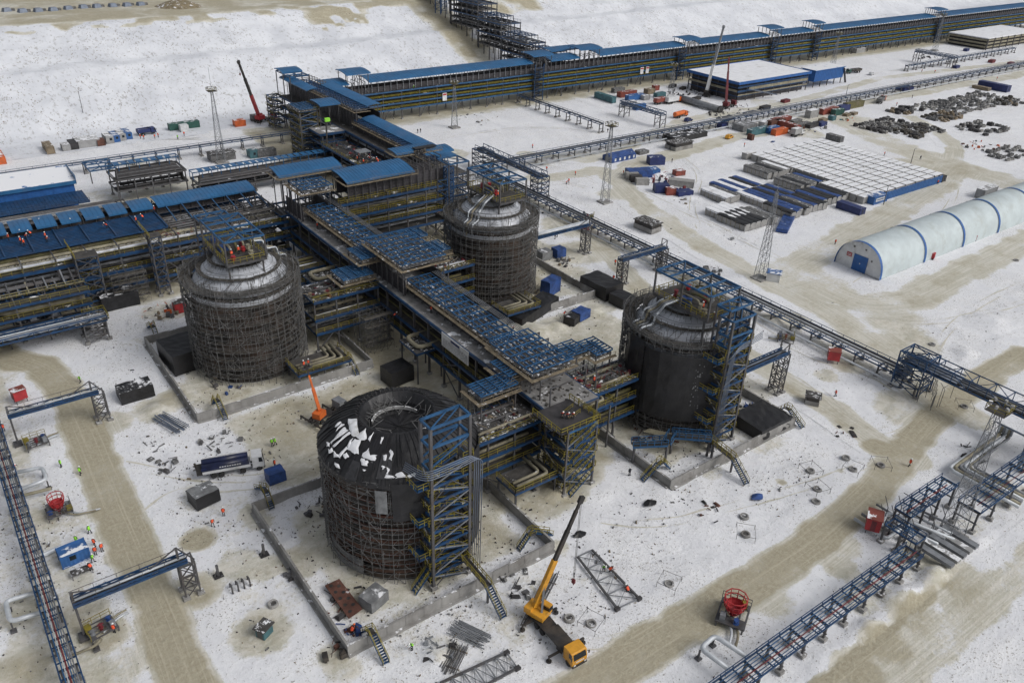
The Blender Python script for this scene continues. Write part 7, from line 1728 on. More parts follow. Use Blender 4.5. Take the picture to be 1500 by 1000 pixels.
for i in range(9): b.box(-2.2+i*.42,-2.2+i*.42+.28,-1.31,-1.29,2.2,2.42)
b.build("lettering",M_white,t); b=MB(); b.rbox((-Lh-.7,0),1.0,1.8,.9,2.2); b.bar((-Lh-1.0,.4,.6),(-Lh-1.4,1.0,2.4),.3); b.build("pump",M_mach,t); b=MB(); b.path([(-Lh,1.0,3.15),(Lh-2,1.0,3.2)],.12,6); b.build("hose_pipe",M_white,t)
# cranes in the distance
def far_crane(px,py,tippx,foot,label,rz,lower,upper,cabm,L=9.0,w0=1.1,hk=None):
    p=G(px,py); t=thing("mobile_crane",label,"mobile crane"); put(t,p.x,p.y,0,rz); chassis(t,-L*.5,L*.5,.9); cab(t,L*.5-.6,L*.5+1.2,2.5,.8,2.8,cabm); wheels(t,[-L*.4,-L*.25,L*.15,L*.35],1.25,.6)
    b=MB(); b.rbox((-L*.2,0),3.4,2.5,1.4,3.0,.2); b.build("turntable",cabm,t); b=MB(); b.rbox((-L*.2+1,1.2),1.8,1.0,1.5,3.3,.1); b.build("operator_cab",cabm,t)
    for x in (-L*.45,L*.3):
        for s in (-1,1): o_=MB(); o_.box(x-.2,x+.2,min(s,s*3.4),max(s,s*3.4),.8,1.1); o_.bar((x,s*3.3,.05),(x,s*3.3,1.0),.25); o_.build("outrigger",M_mach,t)
    f=G(*foot); z=at_height(*tippx,f); tip=world_to_local(t,(f.x,f.y,z)); boom(t,(-L*.25,0,2.8),tip,w0,[(0,.4,1.0),(.38,.7,.8),(.68,1,.6)],[lower,upper,upper]); hook(t,tip,z-(hk or 5)); return t
far_crane(387,178,(351,91),(362,190),"red crane with a tall black boom at the foot of the snow slope",.2,M_red,M_mach,M_red,hk=5)
far_crane(1066,158,(1054,85),(1058,150),"dark red crane with its boom up beside the wide snow-roofed building",.2,M_dred,M_dred,M_dred,10,1.1,hk=3)
t=far_crane(1038,140,(1055,39),(1046,134),"crane with a tall pale boom in front of the wide snow-roofed building",.2,M_white,M_lgrey,M_mach,10,1.4,hk=3)
p=G(474,205,8); t=thing("boom_lift","dark telescopic boom lift with a bright green head beside the tall stair tower","boom lift"); put(t,118.4,268.5,0,0); b=MB(); b.rbox((0,0),5,2.4,.5,1.6); b.build("base",M_mach,t); wheels(t,[-1.6,1.6],1.2,.5)
boom(t,(-.5,0,1.8),(1.2,2.0,17.4),.55,[(0,.6,1),(.58,1,.75)],[M_mach,M_mach]); b=MB(); b.rbox((1.6,2.0),1.8,.9,17.4,18.6); b.build("basket",M_vgr,t)
def truck(px,py,rz,label,L,cabm,bodym,bodyh,kind="box",cat="truck",name="truck"):
    p=G(px,py); t=thing(name,label,cat); put(t,p.x,p.y,0,rz); chassis(t,-L/2,L/2-.4,.8); cab(t,L/2-1.9,L/2,2.4,.7,2.6,cabm); wheels(t,[-L*.36,-L*.2,L/2-1.0],1.2,.5); b=MB()
    if kind=="box": b.rbox(((-L/2+L/2-2.1)/2-.0,0),L-2.2,2.4,1.15,1.15+bodyh)
    elif kind=="tank": b.path([(-L/2,0,2.0),(L/2-2.2,0,2.0)],1.05,12)
    else:
        x0,x1=-L/2,L/2-2.2; b.box(x0,x1,-1.25,1.25,1.15,1.3); b.box(x0,x1,-1.3,-1.18,1.3,1.15+bodyh); b.box(x0,x1,1.18,1.3,1.3,1.15+bodyh); b.box(x1-.12,x1,-1.25,1.25,1.3,1.3+bodyh); b.box(x0,x0+.12,-1.25,1.25,1.3,1.1+bodyh)
    b.build("body",bodym,t)
    if kind=="open": b=MB(); b.box(-L/2+.15,L/2-2.35,-1.15,1.15,1.3,1.1+bodyh*.7); b.build("load",M_debg,t)
    return t
truck(986,151,.05,"orange and white crew bus truck in front of the distant containers",10,M_oran,M_white,2.2,"box","bus truck")
truck(968,152,.05,"orange crew truck parked just left of the white-bodied one",9,M_oran,M_cred,2.0)
truck(996,172,.15,"orange tanker truck near the distant trestle, facing right",9,M_oran,M_oran,2,"tank")
truck(1290,150,.35,"dump truck with an orange cab on the far dirt road",11,M_cora,M_debg,1.5,"open","dump truck")
truck(1250,107,math.pi-.1,"dark teal flatbed truck in the snowy yard near the far rack",11,M_cgrn,M_mach,1.2,"open")
truck(1167,199,.05,"grey box truck parked beside the dark red container",7,M_white,M_cgry,2.4,"box")
truck(1410,57,.1,"dark blue truck near the half-clad building at the upper right",9,M_navy,M_cblue,1.6,"open")
truck(215,197,.1,"dark blue open truck among workers at the foot of the slope",7,M_navy,M_navy,1.4,"open")
def car(px,py,rz,label,m_):
    p=G(px,py); t=thing("parked_car",label,"car"); put(t,p.x,p.y,0,rz); m=MB(); pr=[(-2.2,.4),(2.2,.4),(2.25,.85),(1.2,1.0),(.6,1.65),(-1.6,1.7),(-2.2,1.0)]; vs=[(a,-.9,b) for a,b in pr]+[(a,.9,b) for a,b in pr]; n=len(pr)
    m.add(vs,[tuple(range(n)),tuple(range(2*n-1,n-1,-1))]+[(i+n,(i+1)%n+n,(i+1)%n,i) for i in range(n)]); m.build("body",m_,t); wheels(t,[-1.4,1.4],.9,.36,.22); g_=MB()
    for s in (-1,1): g_.quad((-1.5,s*.91,1.05),(.9,s*.91,1.05),(.5,s*.91,1.55),(-1.4,s*.91,1.6))
    g_.build("window",M_glass,t)
car(1276,110,.2,"white car parked beside the dark teal flatbed truck",M_white); car(1008,178,.1,"dark van parked beside the orange tanker truck",M_navy); car(1068,203,.2,"small yellow machine-like van beside the big grey tarped stack",M_cyel); car(1160,96+100,2,"white pickup in front of the grey box truck",M_white)
p=G(1023,160); t=thing("steel_column","long grey steel column section lying in front of the distant cranes","column section"); a=G(995,143,1.6); b_=G(1056,161,1.6); m=MB(); m.path([a,b_],1.5,14); m.build("shell",M_lgrey,t,True)
m=MB(); m.path([a.lerp(b_,.97),b_],1.75,14); m.build("flange",M_dark,t)

# ================================================================== SMALL THINGS ON THE GROUND
def pit(px,py,label,rz=.4,frame=True):
    p=G(px,py); t=thing("manhole",label,"manhole"); m=MB(); m.rev(0,0,[(.5,0),(.5,.34),(.74,.38),(.78,.3),(.85,0)],14); m.build("ring",M_conc,t); m=MB(); m.rev(0,0,[(.01,.2),(.5,.2)],12); m.build("cover",M_debg if rnd.random()<.5 else M_deck,t)
    if frame:
        m=MB(); q=[(-1.6,-1.5),(1.6,-1.4),(1.5,1.6),(-1.5,1.5)]
        for i in range(4): m.bar((*q[i],0),(*q[i],1.2),.06); m.bar((*q[i],1.0),(*q[(i+1)%4],1.0),.05)
        m.build("guard_frame",M_grey,t)
    put(t,p.x,p.y,0,rz)
for px,py,lb,f in ((980,856,"manhole ring with a guard frame right of the steel frame on the ground",1),(866,914,"round manhole ring just behind the cab of the yellow truck crane",1),(834,906,"flat manhole ring beside the outrigger of the yellow truck crane",0),(1092,783,"guarded manhole nearest the straight road",1),(1090,757,"dark manhole stub beside the scattered black sheets",0),(1197,717,"manhole with a white ring in the middle of the right-hand snow",1),(1195,735,"small manhole below the white-ringed one",0),(1249,688,"manhole with a dark collar next to the bare soil patch",1),(1239,671,"dark stub near the rusty plates right of the right tank",0),(1187,690,"low guarded pit left of the dark-collared manhole",1),(1290,682,"guarded manhole at the bend of the road",1),(1412,596,"lone guarded manhole under the far side of the truss bridge",1),(1488,382,"round concrete ring at the right edge of the photo",0),(1365,505,"small pit in the snow ring behind the truss bridge",0),(1196,612-30,"black stub beside the small concrete box",0),(400,885,"round grey drain cover in the yard left of the nearest tank",0)): pit(px,py,lb,rnd.uniform(0,1.5),f)
def debris(px,py,n,r,mats,label,z=.5,name="scrap_heap",long=False,cat="scrap"):
    p=G(px,py); t=thing(name,label,cat,(p.x,p.y,0)); ms=list(mats); m=MB()
    for i in range(n):
        a=rnd.uniform(0,6.28); q=r*math.sqrt(rnd.random()); x,y=p.x+q*math.cos(a),p.y+q*math.sin(a); mi=rnd.randrange(len(ms)); rz=rnd.uniform(0,3.14); l=rnd.uniform(1.2,3.6) if long else rnd.uniform(.4,1.5)
        if rnd.random()<.5: m.bar((x,y,rnd.uniform(.05,z)),(x+l*math.cos(rz),y+l*math.sin(rz),rnd.uniform(.05,z)),rnd.uniform(.08,.22),None,mi)
        else: m.rbox((x,y),l,rnd.uniform(.3,1.0),0,rnd.uniform(.1,z),rz,mi,rnd.uniform(.6,1))
    m.build("pieces",ms,t); return t
def rods(px,py,L,n,w_,ang,m_,label,h=.3):
    p=G(px,py); t=thing("steel_bundle",label,"steel bundle"); m=MB()
    for i in range(n): y=-w_/2+w_*i/max(1,n-1); d=rnd.uniform(-.5,.5); m.bar((-L/2+d,y+rnd.uniform(-.1,.1),.15+h*rnd.random()),(L/2+d,y+rnd.uniform(-.2,.2),.15+h*rnd.random()),.12)
    m.build("rods",m_,t); m=MB(); m.box(-L*.3,-L*.3+.15,-w_/2-.2,w_/2+.2,0,.12); m.box(L*.3,L*.3+.15,-w_/2-.2,w_/2+.2,0,.12); m.build("bearer",M_wood,t); put(t,p.x,p.y,0,ang)
rods(688,930,5.5,16,2.6,2.0,M_lgrey,"neat bundle of galvanised rods in front of the nearest tank"); rods(250,622,8,18,2.6,-1.25,M_bgrey,"bundle of long grey pipes outside the wall of the left tank",.7); rods(665,965,5,9,2.4,.6,M_grey,"loose rods on the snow below the neat galvanised bundle")
for k,(px,py,L) in enumerate(((790,880,9),(800,872,9),(782,892,8))): rods(px,py,L,6,.9,.55,M_grey,"stacked steel girders left of the yellow truck crane, %s"%["middle one","farthest one","nearest one"][k],.8)
t=thing("steel_plate","long rusty steel plate with round holes inside the wall of the nearest tank","steel plate"); a,b,c,d=[G(*q,.5) for q in ((476,858),(497,848),(531,892),(511,906))]; BASE[t.name]=Vector((a.x,a.y,0)); t.location=(a.x,a.y,0)
m=MB(); up_=Vector((0,0,.16)); m.add([tuple(v) for v in (a,b,c,d)]+[tuple(v+up_) for v in (a,b,c,d)],[(0,3,2,1),(4,5,6,7),(0,1,5,4),(1,2,6,5),(2,3,7,6),(3,0,4,7)]); m.build("plate",M_rust,t)
for k in range(9):
    q=a.lerp(d,.08+.1*k).lerp(b.lerp(c,.08+.1*k),.3+.4*(k%2)); m=MB(); m.cyl(q.x,q.y,.3,q.z+.165,q.z+.18,10); m.build("hole",M_mach,t)
# steel frames lying flat on the snow
def flat_frame(pa,pb,pc,pd,nb,label):
    a,b,c,d=[G(*q) for q in (pa,pb,pc,pd)]; t=thing("truss_section",label,"truss section",tuple((a+b+c+d)/4)); Z=Vector((0,0,.3)); m=MB(); m.bar(a+Z,b+Z,.3); m.build("chord",M_grey,t); m=MB(); m.bar(d+Z,c+Z,.3); m.build("chord",M_grey,t)
    for i in range(nb+1): m=MB(); f=i/nb; m.bar(a.lerp(b,f)+Z,d.lerp(c,f)+Z,.16); m.build("cross_member",M_lgrey,t)
    m=MB()
    for i in range(nb): f,f2=i/nb,(i+1)/nb; m.bar(a.lerp(b,f)+Z,d.lerp(c,f2)+Z,.1); m.bar(d.lerp(c,f)+Z,a.lerp(b,f2)+Z,.1)
    m.build("diagonal",M_lgrey,t)
    for q in (b,c): m=MB(); m.box(q.x-.4,q.x+.4,q.y-.3,q.y+.3,.02,.5); m.build("base_plate",M_dark,t)
flat_frame((846,817),(904,893),(936,878),(867,807),4,"braced steel frame lying on the snow with workers crouching on it"); flat_frame((645,1002),(742,957),(758,980),(665,1030),6,"long latticed steel frame lying at the bottom edge of the photo")
for a in [(1040,748,10,3.2,[M_tarp,M_tarp,M_rust],"scattered black sheets and boards in front of the right tank",.4),(1240,635,10,2.6,[M_rust,M_mach],"rust-brown plates heap right of the right tank",.4),(640,955,22,3.0,[M_grey,M_lgrey,M_dark],"grey pallet and steel scrap on the snow in front of the nearest tank",.6),
 (505,878,12,3.4,[M_rust,M_dark],"rusty offcuts beside the long rusty plate of the nearest tank",.5),(460,742,16,3,[M_grey,M_dark],"grey scrap behind the left side of the nearest tank",.7),(765,860,22,3.6,[M_grey,M_debg,M_dark],"grey fittings scattered right of the front wall",.6),(320,650,18,4.2,[M_grey,M_conc,M_debg],"concrete blocks and steel behind the tanker truck",.7),
 (225,660,9,3.0,[M_tarp,M_tarp,M_debg],"black sheets on the snow beside the left road",.3),(245,680,14,2.6,[M_grey,M_debg],"steel odds and ends left of the tanker truck",.7),(225,465,26,6,[M_wood,M_cora,M_grey,M_white],"orange and wooden construction materials left of the left tank",1.3),(330,560,24,5,[M_wood,M_plank,M_btarp,M_grey],"planks and yellow boards inside the front corner of the left tank wall",.7),
 (975,265,30,6.0,[M_red,M_navy,M_dred,M_grey],"red and navy scrap stack by the yard road",2.4),(990,280,16,4,[M_dred,M_navy,M_wood],"dark red lower end of the roadside scrap stack",1.6),(1060,172,30,9,[M_grey,M_debg,M_dark,M_conc],"grey machine scrap in front of the distant trestle",1.2),(1010,138,40,11,[M_dark,M_mach,M_grey],"black construction scrap at the foot of the distant pale-boomed crane",1.6),
 (1180,185,40,10,[M_debg,M_rust,M_wood,M_navy],"timber and steel stacks in the container group",1.2),(1235,173,24,7,[M_wood,M_tealc,M_cora],"pale crates in front of the olive container",1.0),(1090,160,30,14,[M_conc,M_debg],"concrete beams along the far side of the yard road",.9),(700,175,20,10,[M_wood,M_debg],"timber scraps under the long far rack",.5),
 (830,385,20,3,[M_wood,M_debg,M_dark],"dark timber stack on the track right of the far tank",1.0),(760,425,40,6,[M_tan,M_wood,M_grey],"pipes and boards at the foot of the far tank",1.2),(960,640,26,5,[M_plank,M_dark,M_rust],"planks and pipes at the foot of the right tank",.6),(1090,600,12,2.5,[M_debg,M_btarp,M_white],"rubbish bags inside the far corner of the right tank wall",.7),
 (1040,400,18,4,[M_dark,M_grey,M_conc],"dark scrap on the snow behind the right dome, by the trestle",.7),(815,310,16,5,[M_dark,M_debg],"dark scrap along the near side of the trestle behind the far tank",.6),(640,300,24,7,[M_tan,M_oran,M_grey],"pipes and gear under the cross rack",.9),(430,175,14,5,[M_grey,M_debg],"grey material behind the red crane",.9),
 (340,168,18,4,[M_debg,M_dark],"dark scattered stones at the foot of the slope beside the red crane",.4),(1440,215,30,9,[M_debg,M_rust,M_cora],"mixed scrap in the nearest right field of the far yard",1.0),(1440,60,30,12,[M_dark,M_rust,M_grey],"scrap at the foot of the upper right building",1.2),(1360,85,24,10,[M_grey,M_dark],"grey steel below the distant truss bridge",1.0),
 (790,700,12,4,[M_dark,M_debg],"dark junk under the link rack of the nearest tank",.6),(430,840,7,1.4,[M_dark,M_grey],"small dark scrap by the left wall of the nearest tank",.5),(490,955,10,1.6,[M_mach,M_rust],"dark bags against the outside corner of the nearest tank wall",.9),(515,925,10,1.6,[M_rust,M_btarp],"bits of scaffold inside the corner of the nearest tank wall",.8),(1430,665,18,3,[M_grey,M_dark],"scrap under the end of the truss bridge",.7),(1000,585-290,8,3,[M_debg,M_wood],"grey boards on the snow by the crate yard",.3),(965,335,10,4,[M_debg,M_grey],"boards around the open concrete hut",.4)]: debris(*a)
for px,py,rz,lb in ((1109,728,.4,"small blue tarpaulin lying flat on the snow"),(952,737,.7,"crumpled black sheet alone on the snow right of the truck crane boom"),(1132,208,.1,"flat blue ground tarp in front of the teal container"),(848,783,.2,"small dark bag heap with blue plastic under the truck crane boom"),(1072,590-240,.4,"pale torn sheet on the edge of the crate yard")):
    p=G(px,py); t=thing("ground_sheet",lb,"tarpaulin",tuple(p)); m=MB(); n=10; ring=[(p.x+math.cos(rz+6.283*i/n)*rnd.uniform(.9,1.6),p.y+math.sin(rz+6.283*i/n)*rnd.uniform(.5,1.1),rnd.uniform(.04,.3)) for i in range(n)]; m.add([(p.x,p.y,.45)]+ring,[(0,1+i,1+(i+1)%n) for i in range(n)]); m.build("sheet",M_btarp if "blue tarp" in lb or "blue ground" in lb else (M_tarp if "dark" in lb or "black" in lb else M_gtarp),t)
for px,py,lb in ((320,843,"upright grey bracket on the snow, nearer the slim bridge"),(387,812,"upright grey bracket on the snow close to the left wall of the nearest tank")):
    p=G(px,py); t=thing("pipe_support",lb,"bracket",tuple(p)); m=MB(); m.bar((p.x,p.y,0),(p.x,p.y,2.2),.35); m.bar((p.x-.6,p.y,0),(p.x,p.y,1.4),.18); m.build("stub",M_grey,t); m=MB(); m.box(p.x-.7,p.x+.7,p.y-.6,p.y+.6,0,.12); m.build("base_plate",M_dark,t)
p=G(353,858); t=thing("spring_rack","row of curved grey steel hoops lying on the snow left of the nearest tank","steel hoops",tuple(p))
for i in range(4):
    m=MB(); x=p.x-1.5+i*.9; m.path([(x,p.y-.8,0),(x,p.y-.7,.7),(x+.1,p.y,1.0),(x+.1,p.y+.7,.7),(x+.1,p.y+.8,0)],.14,7); m.build("hoop",M_grey,t,True)
# scattered small litter nobody could count
m=MB()
for i in range(7000):
    hx_,hy_=rnd.choice([(48,92),(48,158),(112,93),(112,159),(25,120),(0,110),(80,110),(60,68),(100,64),None,None,None]) or (None,None)
    x,y=(rnd.gauss(hx_,14),rnd.gauss(hy_,14)) if hx_ is not None else (rnd.uniform(-2,220),rnd.uniform(34,230))
    if min(math.hypot(x-c_[0],y-c_[1]) for c_ in (C1,C2,C3,C4))<12.3: continue
    if abs(x-13)<5 or abs(y-52)<6 or vnoise(np.array([x]),np.array([y]),9.)[0]<.38: continue
    s=rnd.uniform(.04,.15)*(1 if rnd.random()<.95 else 2.2); rz=rnd.uniform(0,3.1); m.rbox((x,y),s*rnd.uniform(1,3.5),s,-.15,s*.5,rz,rnd.choice([0,0,1,2]),.7)
tag(m.build("ground_litter",[M_debg,M_mach,M_wood]),"small clods, offcuts and litter scattered over the snow",'litter',kind="stuff")
m=MB()
for i in range(9000):
    x=rnd.uniform(-30,460); d=rnd.uniform(1,82)**1.0
    y=float(toe(np.array([x]))[0])+d
    if 44<d<53 or (x>262 and x<288): continue
    if vnoise(np.array([x]),np.array([y]),13.)[0]<.52: continue
    z=hz(x,y); h=rnd.uniform(.12,.38); a=rnd.uniform(0,6.28)
    for k in range(3): m.add([(x-.12,y,z-.1),(x+.12,y,z-.1),(x+h*.6*math.cos(a+k*2.1),y+h*.6*math.sin(a+k*2.1),z+h)],[(0,1,2)])
tag(m.build("dry_weeds",M_wood),"dry dark weeds poking through the snow of the embankment",'weeds',kind="stuff")
# rows of dark pallets on the plateau above the slope
for i,(px,py) in enumerate([(10,17),(33,18),(56,17),(78,16),(100,14),(122,12),(142,11),(165,10),(186,9),(206,8)]):
    z=29.6; p=G(px,py,z); t=thing("equipment_pallet","small dark pallet on the plateau above the slope, %s from the left"%ORD[i+1],"pallet",(p.x,p.y,z),"row of dark pallets on the plateau"); m=MB(); m.rbox((p.x,p.y),4,3,z-.2,z+1.6,.3,0,.7); m.build("load",M_bgrey,t); m=MB(); m.rbox((p.x+2.6,p.y+1),2,2,z-.2,z+1.0,.1); m.build("crate",M_debg,t)
p=G(262,9,29.6); m=MB(); m.rev(p.x,p.y,[(12,29.2),(7,31.4),(3,32.4),(.01,32.6)],18,jit=.5); tag(m.build("spoil_heap",M_soil),"dark soil heap on the plateau above the slope","soil heap")

# ================================================================== PEOPLE
def skin_body(joints, edges, radii):
    me=bpy.data.meshes.new("body_cage"); me.from_pydata(joints,edges,[]); o=bpy.data.objects.new("body_cage",me); COL.objects.link(o)
    sk=o.modifiers.new("skin",'SKIN'); sub=o.modifiers.new("sub",'SUBSURF'); sub.levels=1; sub.render_levels=1
    lay=me.skin_vertices[0] if len(me.skin_vertices) else None
    if lay is None: me.skin_vertices.new() if hasattr(me.skin_vertices,'new') else None; lay=me.skin_vertices[0]
    for i,r in enumerate(radii): lay.data[i].radius=(r,r)
    lay.data[0].use_root=True
    dg=bpy.context.evaluated_depsgraph_get(); dg.update(); ev=o.evaluated_get(dg); out=bpy.data.meshes.new_from_object(ev); bpy.data.objects.remove(o); return out
def make_person(pose, vest, hat, nm):
    lean,knee,stride,arm=pose; J=[];E=[];Rr=[]
    def j(p,r,par=None):
        J.append(p);Rr.append(r);i=len(J)-1
        if par is not None: E.append((par,i))
        return i
    hipz=.92-knee*.45; pv=j((0,0,hipz),.15); sx=math.sin(lean); cx=math.cos(lean)
    sp_=j((.22*sx,0,hipz+.24*cx),.145,pv); ch=j((.46*sx,0,hipz+.46*cx),.165,sp_); nk=j((.60*sx+.01,0,hipz+.60*cx),.06,ch); hd=j((.70*sx+.03,0,hipz+.70*cx+.02),.105,nk); ht=j((.78*sx+.02,0,hipz+.80*cx+.02),.09,hd); j((.70*sx+.15,0,hipz+.69*cx),.022,hd)
    for s in (-1,1):
        hp=j((0,s*.10,hipz-.06),.105,pv); kn=j((.10*stride*s+knee*.42,s*.12,hipz*.54),.072,hp); an=j((-.08+.22*stride*s-knee*.05,s*.12,.09),.05,kn); j((.12+.22*stride*s,s*.13,.05),.045,an)
        sh=j((.46*sx,s*.21,hipz+.47*cx),.075,ch); el=j((.46*sx-.04+arm*.24,s*.28,hipz+.20*cx+arm*.04),.052,sh); wr=j((.46*sx+.08+arm*.42,s*.25,hipz-.02+arm*.22),.036,el); pm_=j((.46*sx+.11+arm*.48,s*.245,hipz-.09+arm*.22),.035,wr)
        b=J[pm_]
        for k in range(4): dy=(-.03+.02*k)*s; f1=j((b[0]+.02+.01*arm,b[1]+dy,b[2]-.045-.006*(k in(1,2))),.010,pm_); j((b[0]+.035,b[1]+dy,b[2]-.085-.01*(k in(1,2))),.008,f1)
        t1=j((b[0]+.045,b[1]-.02*s,b[2]-.01),.010,wr); j((b[0]+.06,b[1]-.02*s,b[2]-.045),.009,t1)
    me=skin_body(J,E,Rr); me.name="person_body"; me.materials.append(M_cloth); me.materials.append(M_skin)
    hc=Vector(J[hd]); 
    hands=[Vector(J[i]) for i in range(len(J)) if Rr[i]==.035]
    for f in me.polygons:
        c=f.center
        if (c-hc).length<.15 and c.x>hc.x-.02*0 or any((c-h).length<.12 for h in hands): f.material_index=1
    me.polygons.foreach_set("use_smooth",[True]*len(me.polygons))
    t=thing("person","","person"); o=bpy.data.objects.new("body",me); COL.objects.link(o); o.parent=t
    m=MB(); n=12
    vs=[]; 
    for k,(z,rx,ry) in enumerate(((-.02,.19,.235),(.2,.185,.225),(.42,.20,.27),(.50,.15,.22),(.555,.08,.10))):
        for i in range(n): a=6.283*i/n; vs.append((rx*math.cos(a)+sx*z, ry*math.sin(a), hipz+z*cx))
    m.add(vs,[(l*n+i,l*n+(i+1)%n,(l+1)*n+(i+1)%n,(l+1)*n+i) for l in range(4) for i in range(n)]); m.build("vest",vest,t,True)
    m=MB(); m.rev(J[ht][0],0,[(.165,J[ht][2]-.05),(.135,J[ht][2]-.03),(.125,J[ht][2]+.05),(.07,J[ht][2]+.11),(.005,J[ht][2]+.125)],12); m.build("helmet",hat,t,True)
    m=MB()
    for s in (-1,1): m.rbox((.06+.22*stride*s,s*.13),.30,.13,0,.13,0,0,.8)
    m.build("boots",M_rub,t); return t
STAND,WALK,BEND,CROUCH=(0.05,0,.15,.1),(.12,.05,1.0,.25),(.7,.15,.3,.8),(.75,.95,.25,.9)
PP={}
def person(pose,vest,px,py,label,z=0.0,rz=None,hat=None):
    key=(pose,vest.name,(hat or M_hatw).name)
    if key not in PP: PP[key]=make_person(pose,vest,hat or M_hatw,""); o=PP[key]
    else: o=copy_tree(PP[key])
    p=G(px,py,z) if not isinstance(px,Vector) else px
    o["label"]=label; o["category"]="person"; put(o,p.x,p.y,z if not isinstance(px,Vector) else p.z,rnd.uniform(0,6.28) if rz is None else rz); s=1.04; o.scale=(s,s,s); return o
O,Gv,K=M_vor,M_vgr,M_cloth
for a in [(WALK,Gv,118,560,"worker in green vest on the left road just above the slim bridge"),(STAND,Gv,90,684,"worker in a green vest left of the road, leaning over the snow"),(WALK,Gv,118,695,"worker in a green vest at the edge of the left road at mid height"),
 (BEND,O,6,631,"worker in orange at the very left edge by the upper slim bridge"),(BEND,O,22,688,"worker in orange bending beside the left pipe rack"),(STAND,Gv,113,796,"worker in green vest standing behind the navy site cabin"),(WALK,Gv,132,781,"worker in green vest walking alone above the group at the navy site cabin"),
 (STAND,O,139,800,"rearmost of the orange-vested group right of the navy site cabin"),(STAND,O,150,807,"orange-vested worker nearest the road in the group by the navy site cabin"),(STAND,O,140.5,812,"orange-vested worker in the middle of the group by the navy site cabin"),(WALK,Gv,136.5,823,"worker in green jacket below the orange group at the navy site cabin"),(BEND,O,134.5,835,"orange-vested worker at the snowy work table"),
 (STAND,O,168,926,"worker in orange at the small valve skid with a yellow box"),(WALK,O,312,770.5,"left of two orange workers below the grey-roofed shelter"),(STAND,O,328,755,"right of two orange workers, closest to the grey-roofed shelter"),(STAND,Gv,399,653,"left of two green-vested workers walking behind the tanker truck"),(WALK,Gv,403.5,651.5,"right of two green-vested workers walking behind the tanker truck"),
 (STAND,O,403,684,"worker in orange behind the small blue-roofed tarp hut"),(BEND,Gv,604,950,"worker with a green back bending at the pallets in front of the nearest tank"),(BEND,O,516,928,"worker with an orange helmet inside the corner of the nearest tank wall",0,None,M_hato),(BEND,Gv,883.5,836,"worker with a green and orange vest bending over the steel frame on the snow"),(CROUCH,O,893,836,"worker in orange crouching next to the green-vested one on the steel frame"),
 (CROUCH,O,919.6,866,"worker in orange crouching alone at the lower part of the steel frame"),(STAND,K,922,696,"worker in black standing left of the wall of the right tank"),(WALK,O,1223.4,580.5,"worker in orange walking on the track beside the small concrete box"),(WALK,O,1331.5,682.6,"worker in orange walking where the front road bends"),
 (WALK,O,800.8,250,"worker in orange walking in the yard, leftmost behind the far tank"),(STAND,O,842.6,257,"worker in orange alone in the snowy yard left of the tall mast"),(STAND,O,833,268,"right one of a pair in orange in the yard behind the far tank"),(BEND,O,829.5,270,"left one of a pair in orange in the yard behind the far tank"),(STAND,O,913,256,"worker in orange on the road corner by the tall mast"),(WALK,K,984,238,"worker in dark clothes crossing the yard road beyond the scrap stack"),
 (STAND,K,813,350,"dark-clothed worker of the pair right of the far tank, left one"),(STAND,K,816,347,"dark-clothed worker of the pair right of the far tank, right one"),(STAND,O,901,388,"worker in orange on the track under the short branch bridge"),(STAND,O,898.5,411,"left worker in orange beside the long black shelter"),(STAND,O,910.7,411,"right worker in orange beside the long black shelter"),(BEND,O,826,463,"worker in orange at the rubble heaps south of the far tank"),(BEND,O,752,484,"worker in orange beside the gallery near the rubble"),
 (STAND,O,1223,358,"worker in orange standing left of the arched hangar door"),(WALK,O,1373,270,"worker in orange on the road behind the arched hangar"),(WALK,O,1295,228,"worker in orange on the wide road behind the module grid"),(WALK,K,1348,234,"worker in dark clothes on the wide road near the lamp post"),(STAND,O,1313,155,"worker in orange walking behind the dump truck"),(STAND,K,1336,144,"dark-clothed worker on the far dirt road"),(STAND,O,1090,215,"worker in orange on the road above the module grid"),
 (STAND,O,780,217,"worker in orange in the snow in front of the distant trestle, left"),(STAND,K,890,194,"dark-clothed worker near the top of the tall mast, beyond the trestle"),(STAND,K,612,195,"left of two dark figures in the snow right of the north gallery"),(STAND,K,616,194,"right of two dark figures in the snow right of the north gallery"),(STAND,O,270,199,"worker in orange right of the long green container"),(STAND,Gv,260.6,204,"worker in green by the thin blue trestle under the green container"),
 (STAND,O,206,203,"worker in red-orange at the left end of the dark open truck"),(STAND,O,211,204,"second worker from the left at the dark open truck"),(STAND,O,232,201,"worker at the right end of the dark open truck"),(STAND,O,227,203,"second worker from the right at the dark open truck"),(STAND,O,1350,106,"orange worker by the distant truss bridge, left of two"),(STAND,O,1369,107,"orange worker by the distant truss bridge, right of two"),(STAND,O,1460,117,"worker in orange in the far right yard"),
 (STAND,Gv,1228,208,"worker in green at the grey container at the back corner of the module grid")]: person(*a)
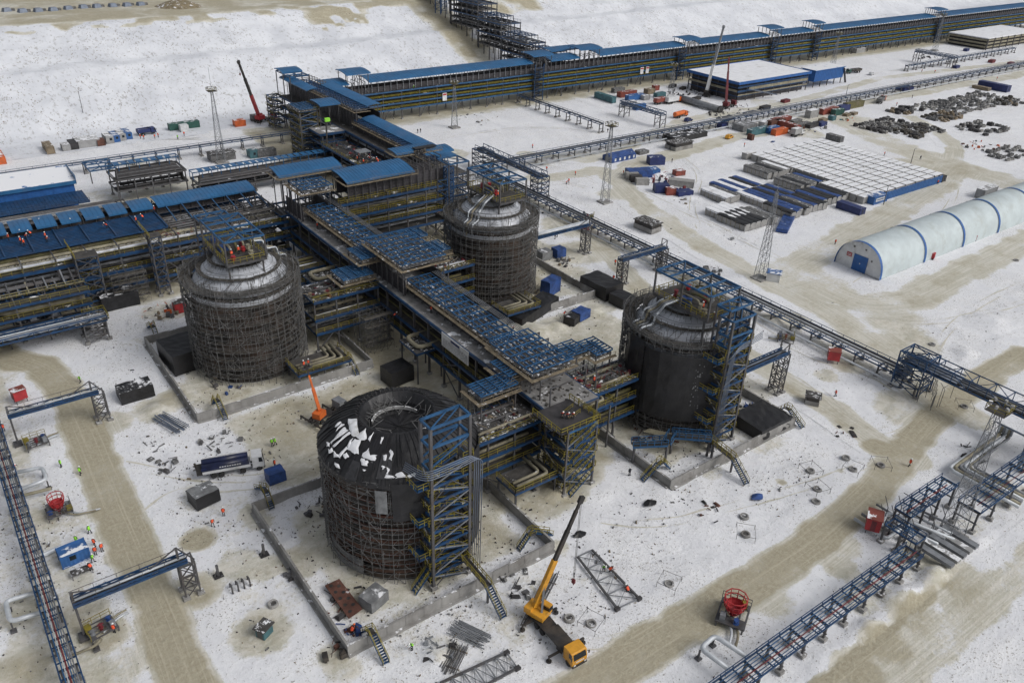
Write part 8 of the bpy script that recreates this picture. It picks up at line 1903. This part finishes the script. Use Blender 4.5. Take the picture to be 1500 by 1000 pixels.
for a in [(STAND,O,631.5,458,"worker in orange standing on the grey walkway of the central gallery",13.45),(BEND,O,578,466,"worker in orange on the steel below the gallery edge",8.7),(BEND,O,823,611,"left of three orange workers on the top deck of the stair tower",13.8),(BEND,O,830.5,612.5,"middle of three orange workers on the top deck of the stair tower",13.8),(BEND,O,838.5,612,"right of three orange workers on the top deck of the stair tower",13.8),
 (STAND,O,807,655,"upper of two orange workers inside the stair tower",7.2),(BEND,O,810,662,"lower of two orange workers inside the stair tower",7.2),(STAND,O,436,313,"worker in orange at the far end of the gallery walkway",13.45),(STAND,O,465,335,"worker in orange halfway along the far gallery walkway",13.45),(STAND,Gv,606,118+13,"worker in green on the far rack left part",12.6),
 (BEND,O,843,562,"worker in orange left of the blue box on the right link rack",12.3),(STAND,O,870,562,"worker in orange right of the blue box on the right link rack",12.3),(STAND,O,635,402,"worker in orange at the edge of the far link rack",12.1),(BEND,O,340,377,"left worker in orange on the left dome platform",26.3),(STAND,O,350,372,"right worker in orange on the left dome platform",26.3),(STAND,O,1029,455,"worker in orange at the railing of the right dome platform",26.3),(STAND,O,729,290,"worker in red-orange on the far dome platform",26.3),
 (STAND,O,1045,470,"worker in orange on the right edge of the right dome",24.8)]: person(*a)
BB=BASKET
for k,s in enumerate((-.5,.5)): person(STAND,O,Vector((BB.x+s,BB.y,BB.z)),0,["left","right"][k]+" worker in the basket of the orange boom lift truck")
row=["leftmost","second from left","third from left","fourth from left","fifth from left","sixth from left","seventh from left","eighth from left","ninth from left","tenth from left","eleventh from left","twelfth from left","rightmost"]
for k,(px,py) in enumerate([(13,352),(27,346),(31,357),(38,350),(36,360),(46,346),(67,350),(69,354),(105,330),(157,334),(200,327),(210,322),(227,311)]): person(BEND if k%2 else STAND,O,px,py,"worker in orange on the blue joist deck of the left rack, "+row[k],14.6)
for k in range(15):
    x=rnd.uniform(119,126); y=228+k*1.6+rnd.uniform(-1,1); person(BEND if k%2 else STAND,O,Vector((x,y,9.65)),0,"worker in orange in the crowd on the mid-height deck, %s from the near end"%ORD[k+1])
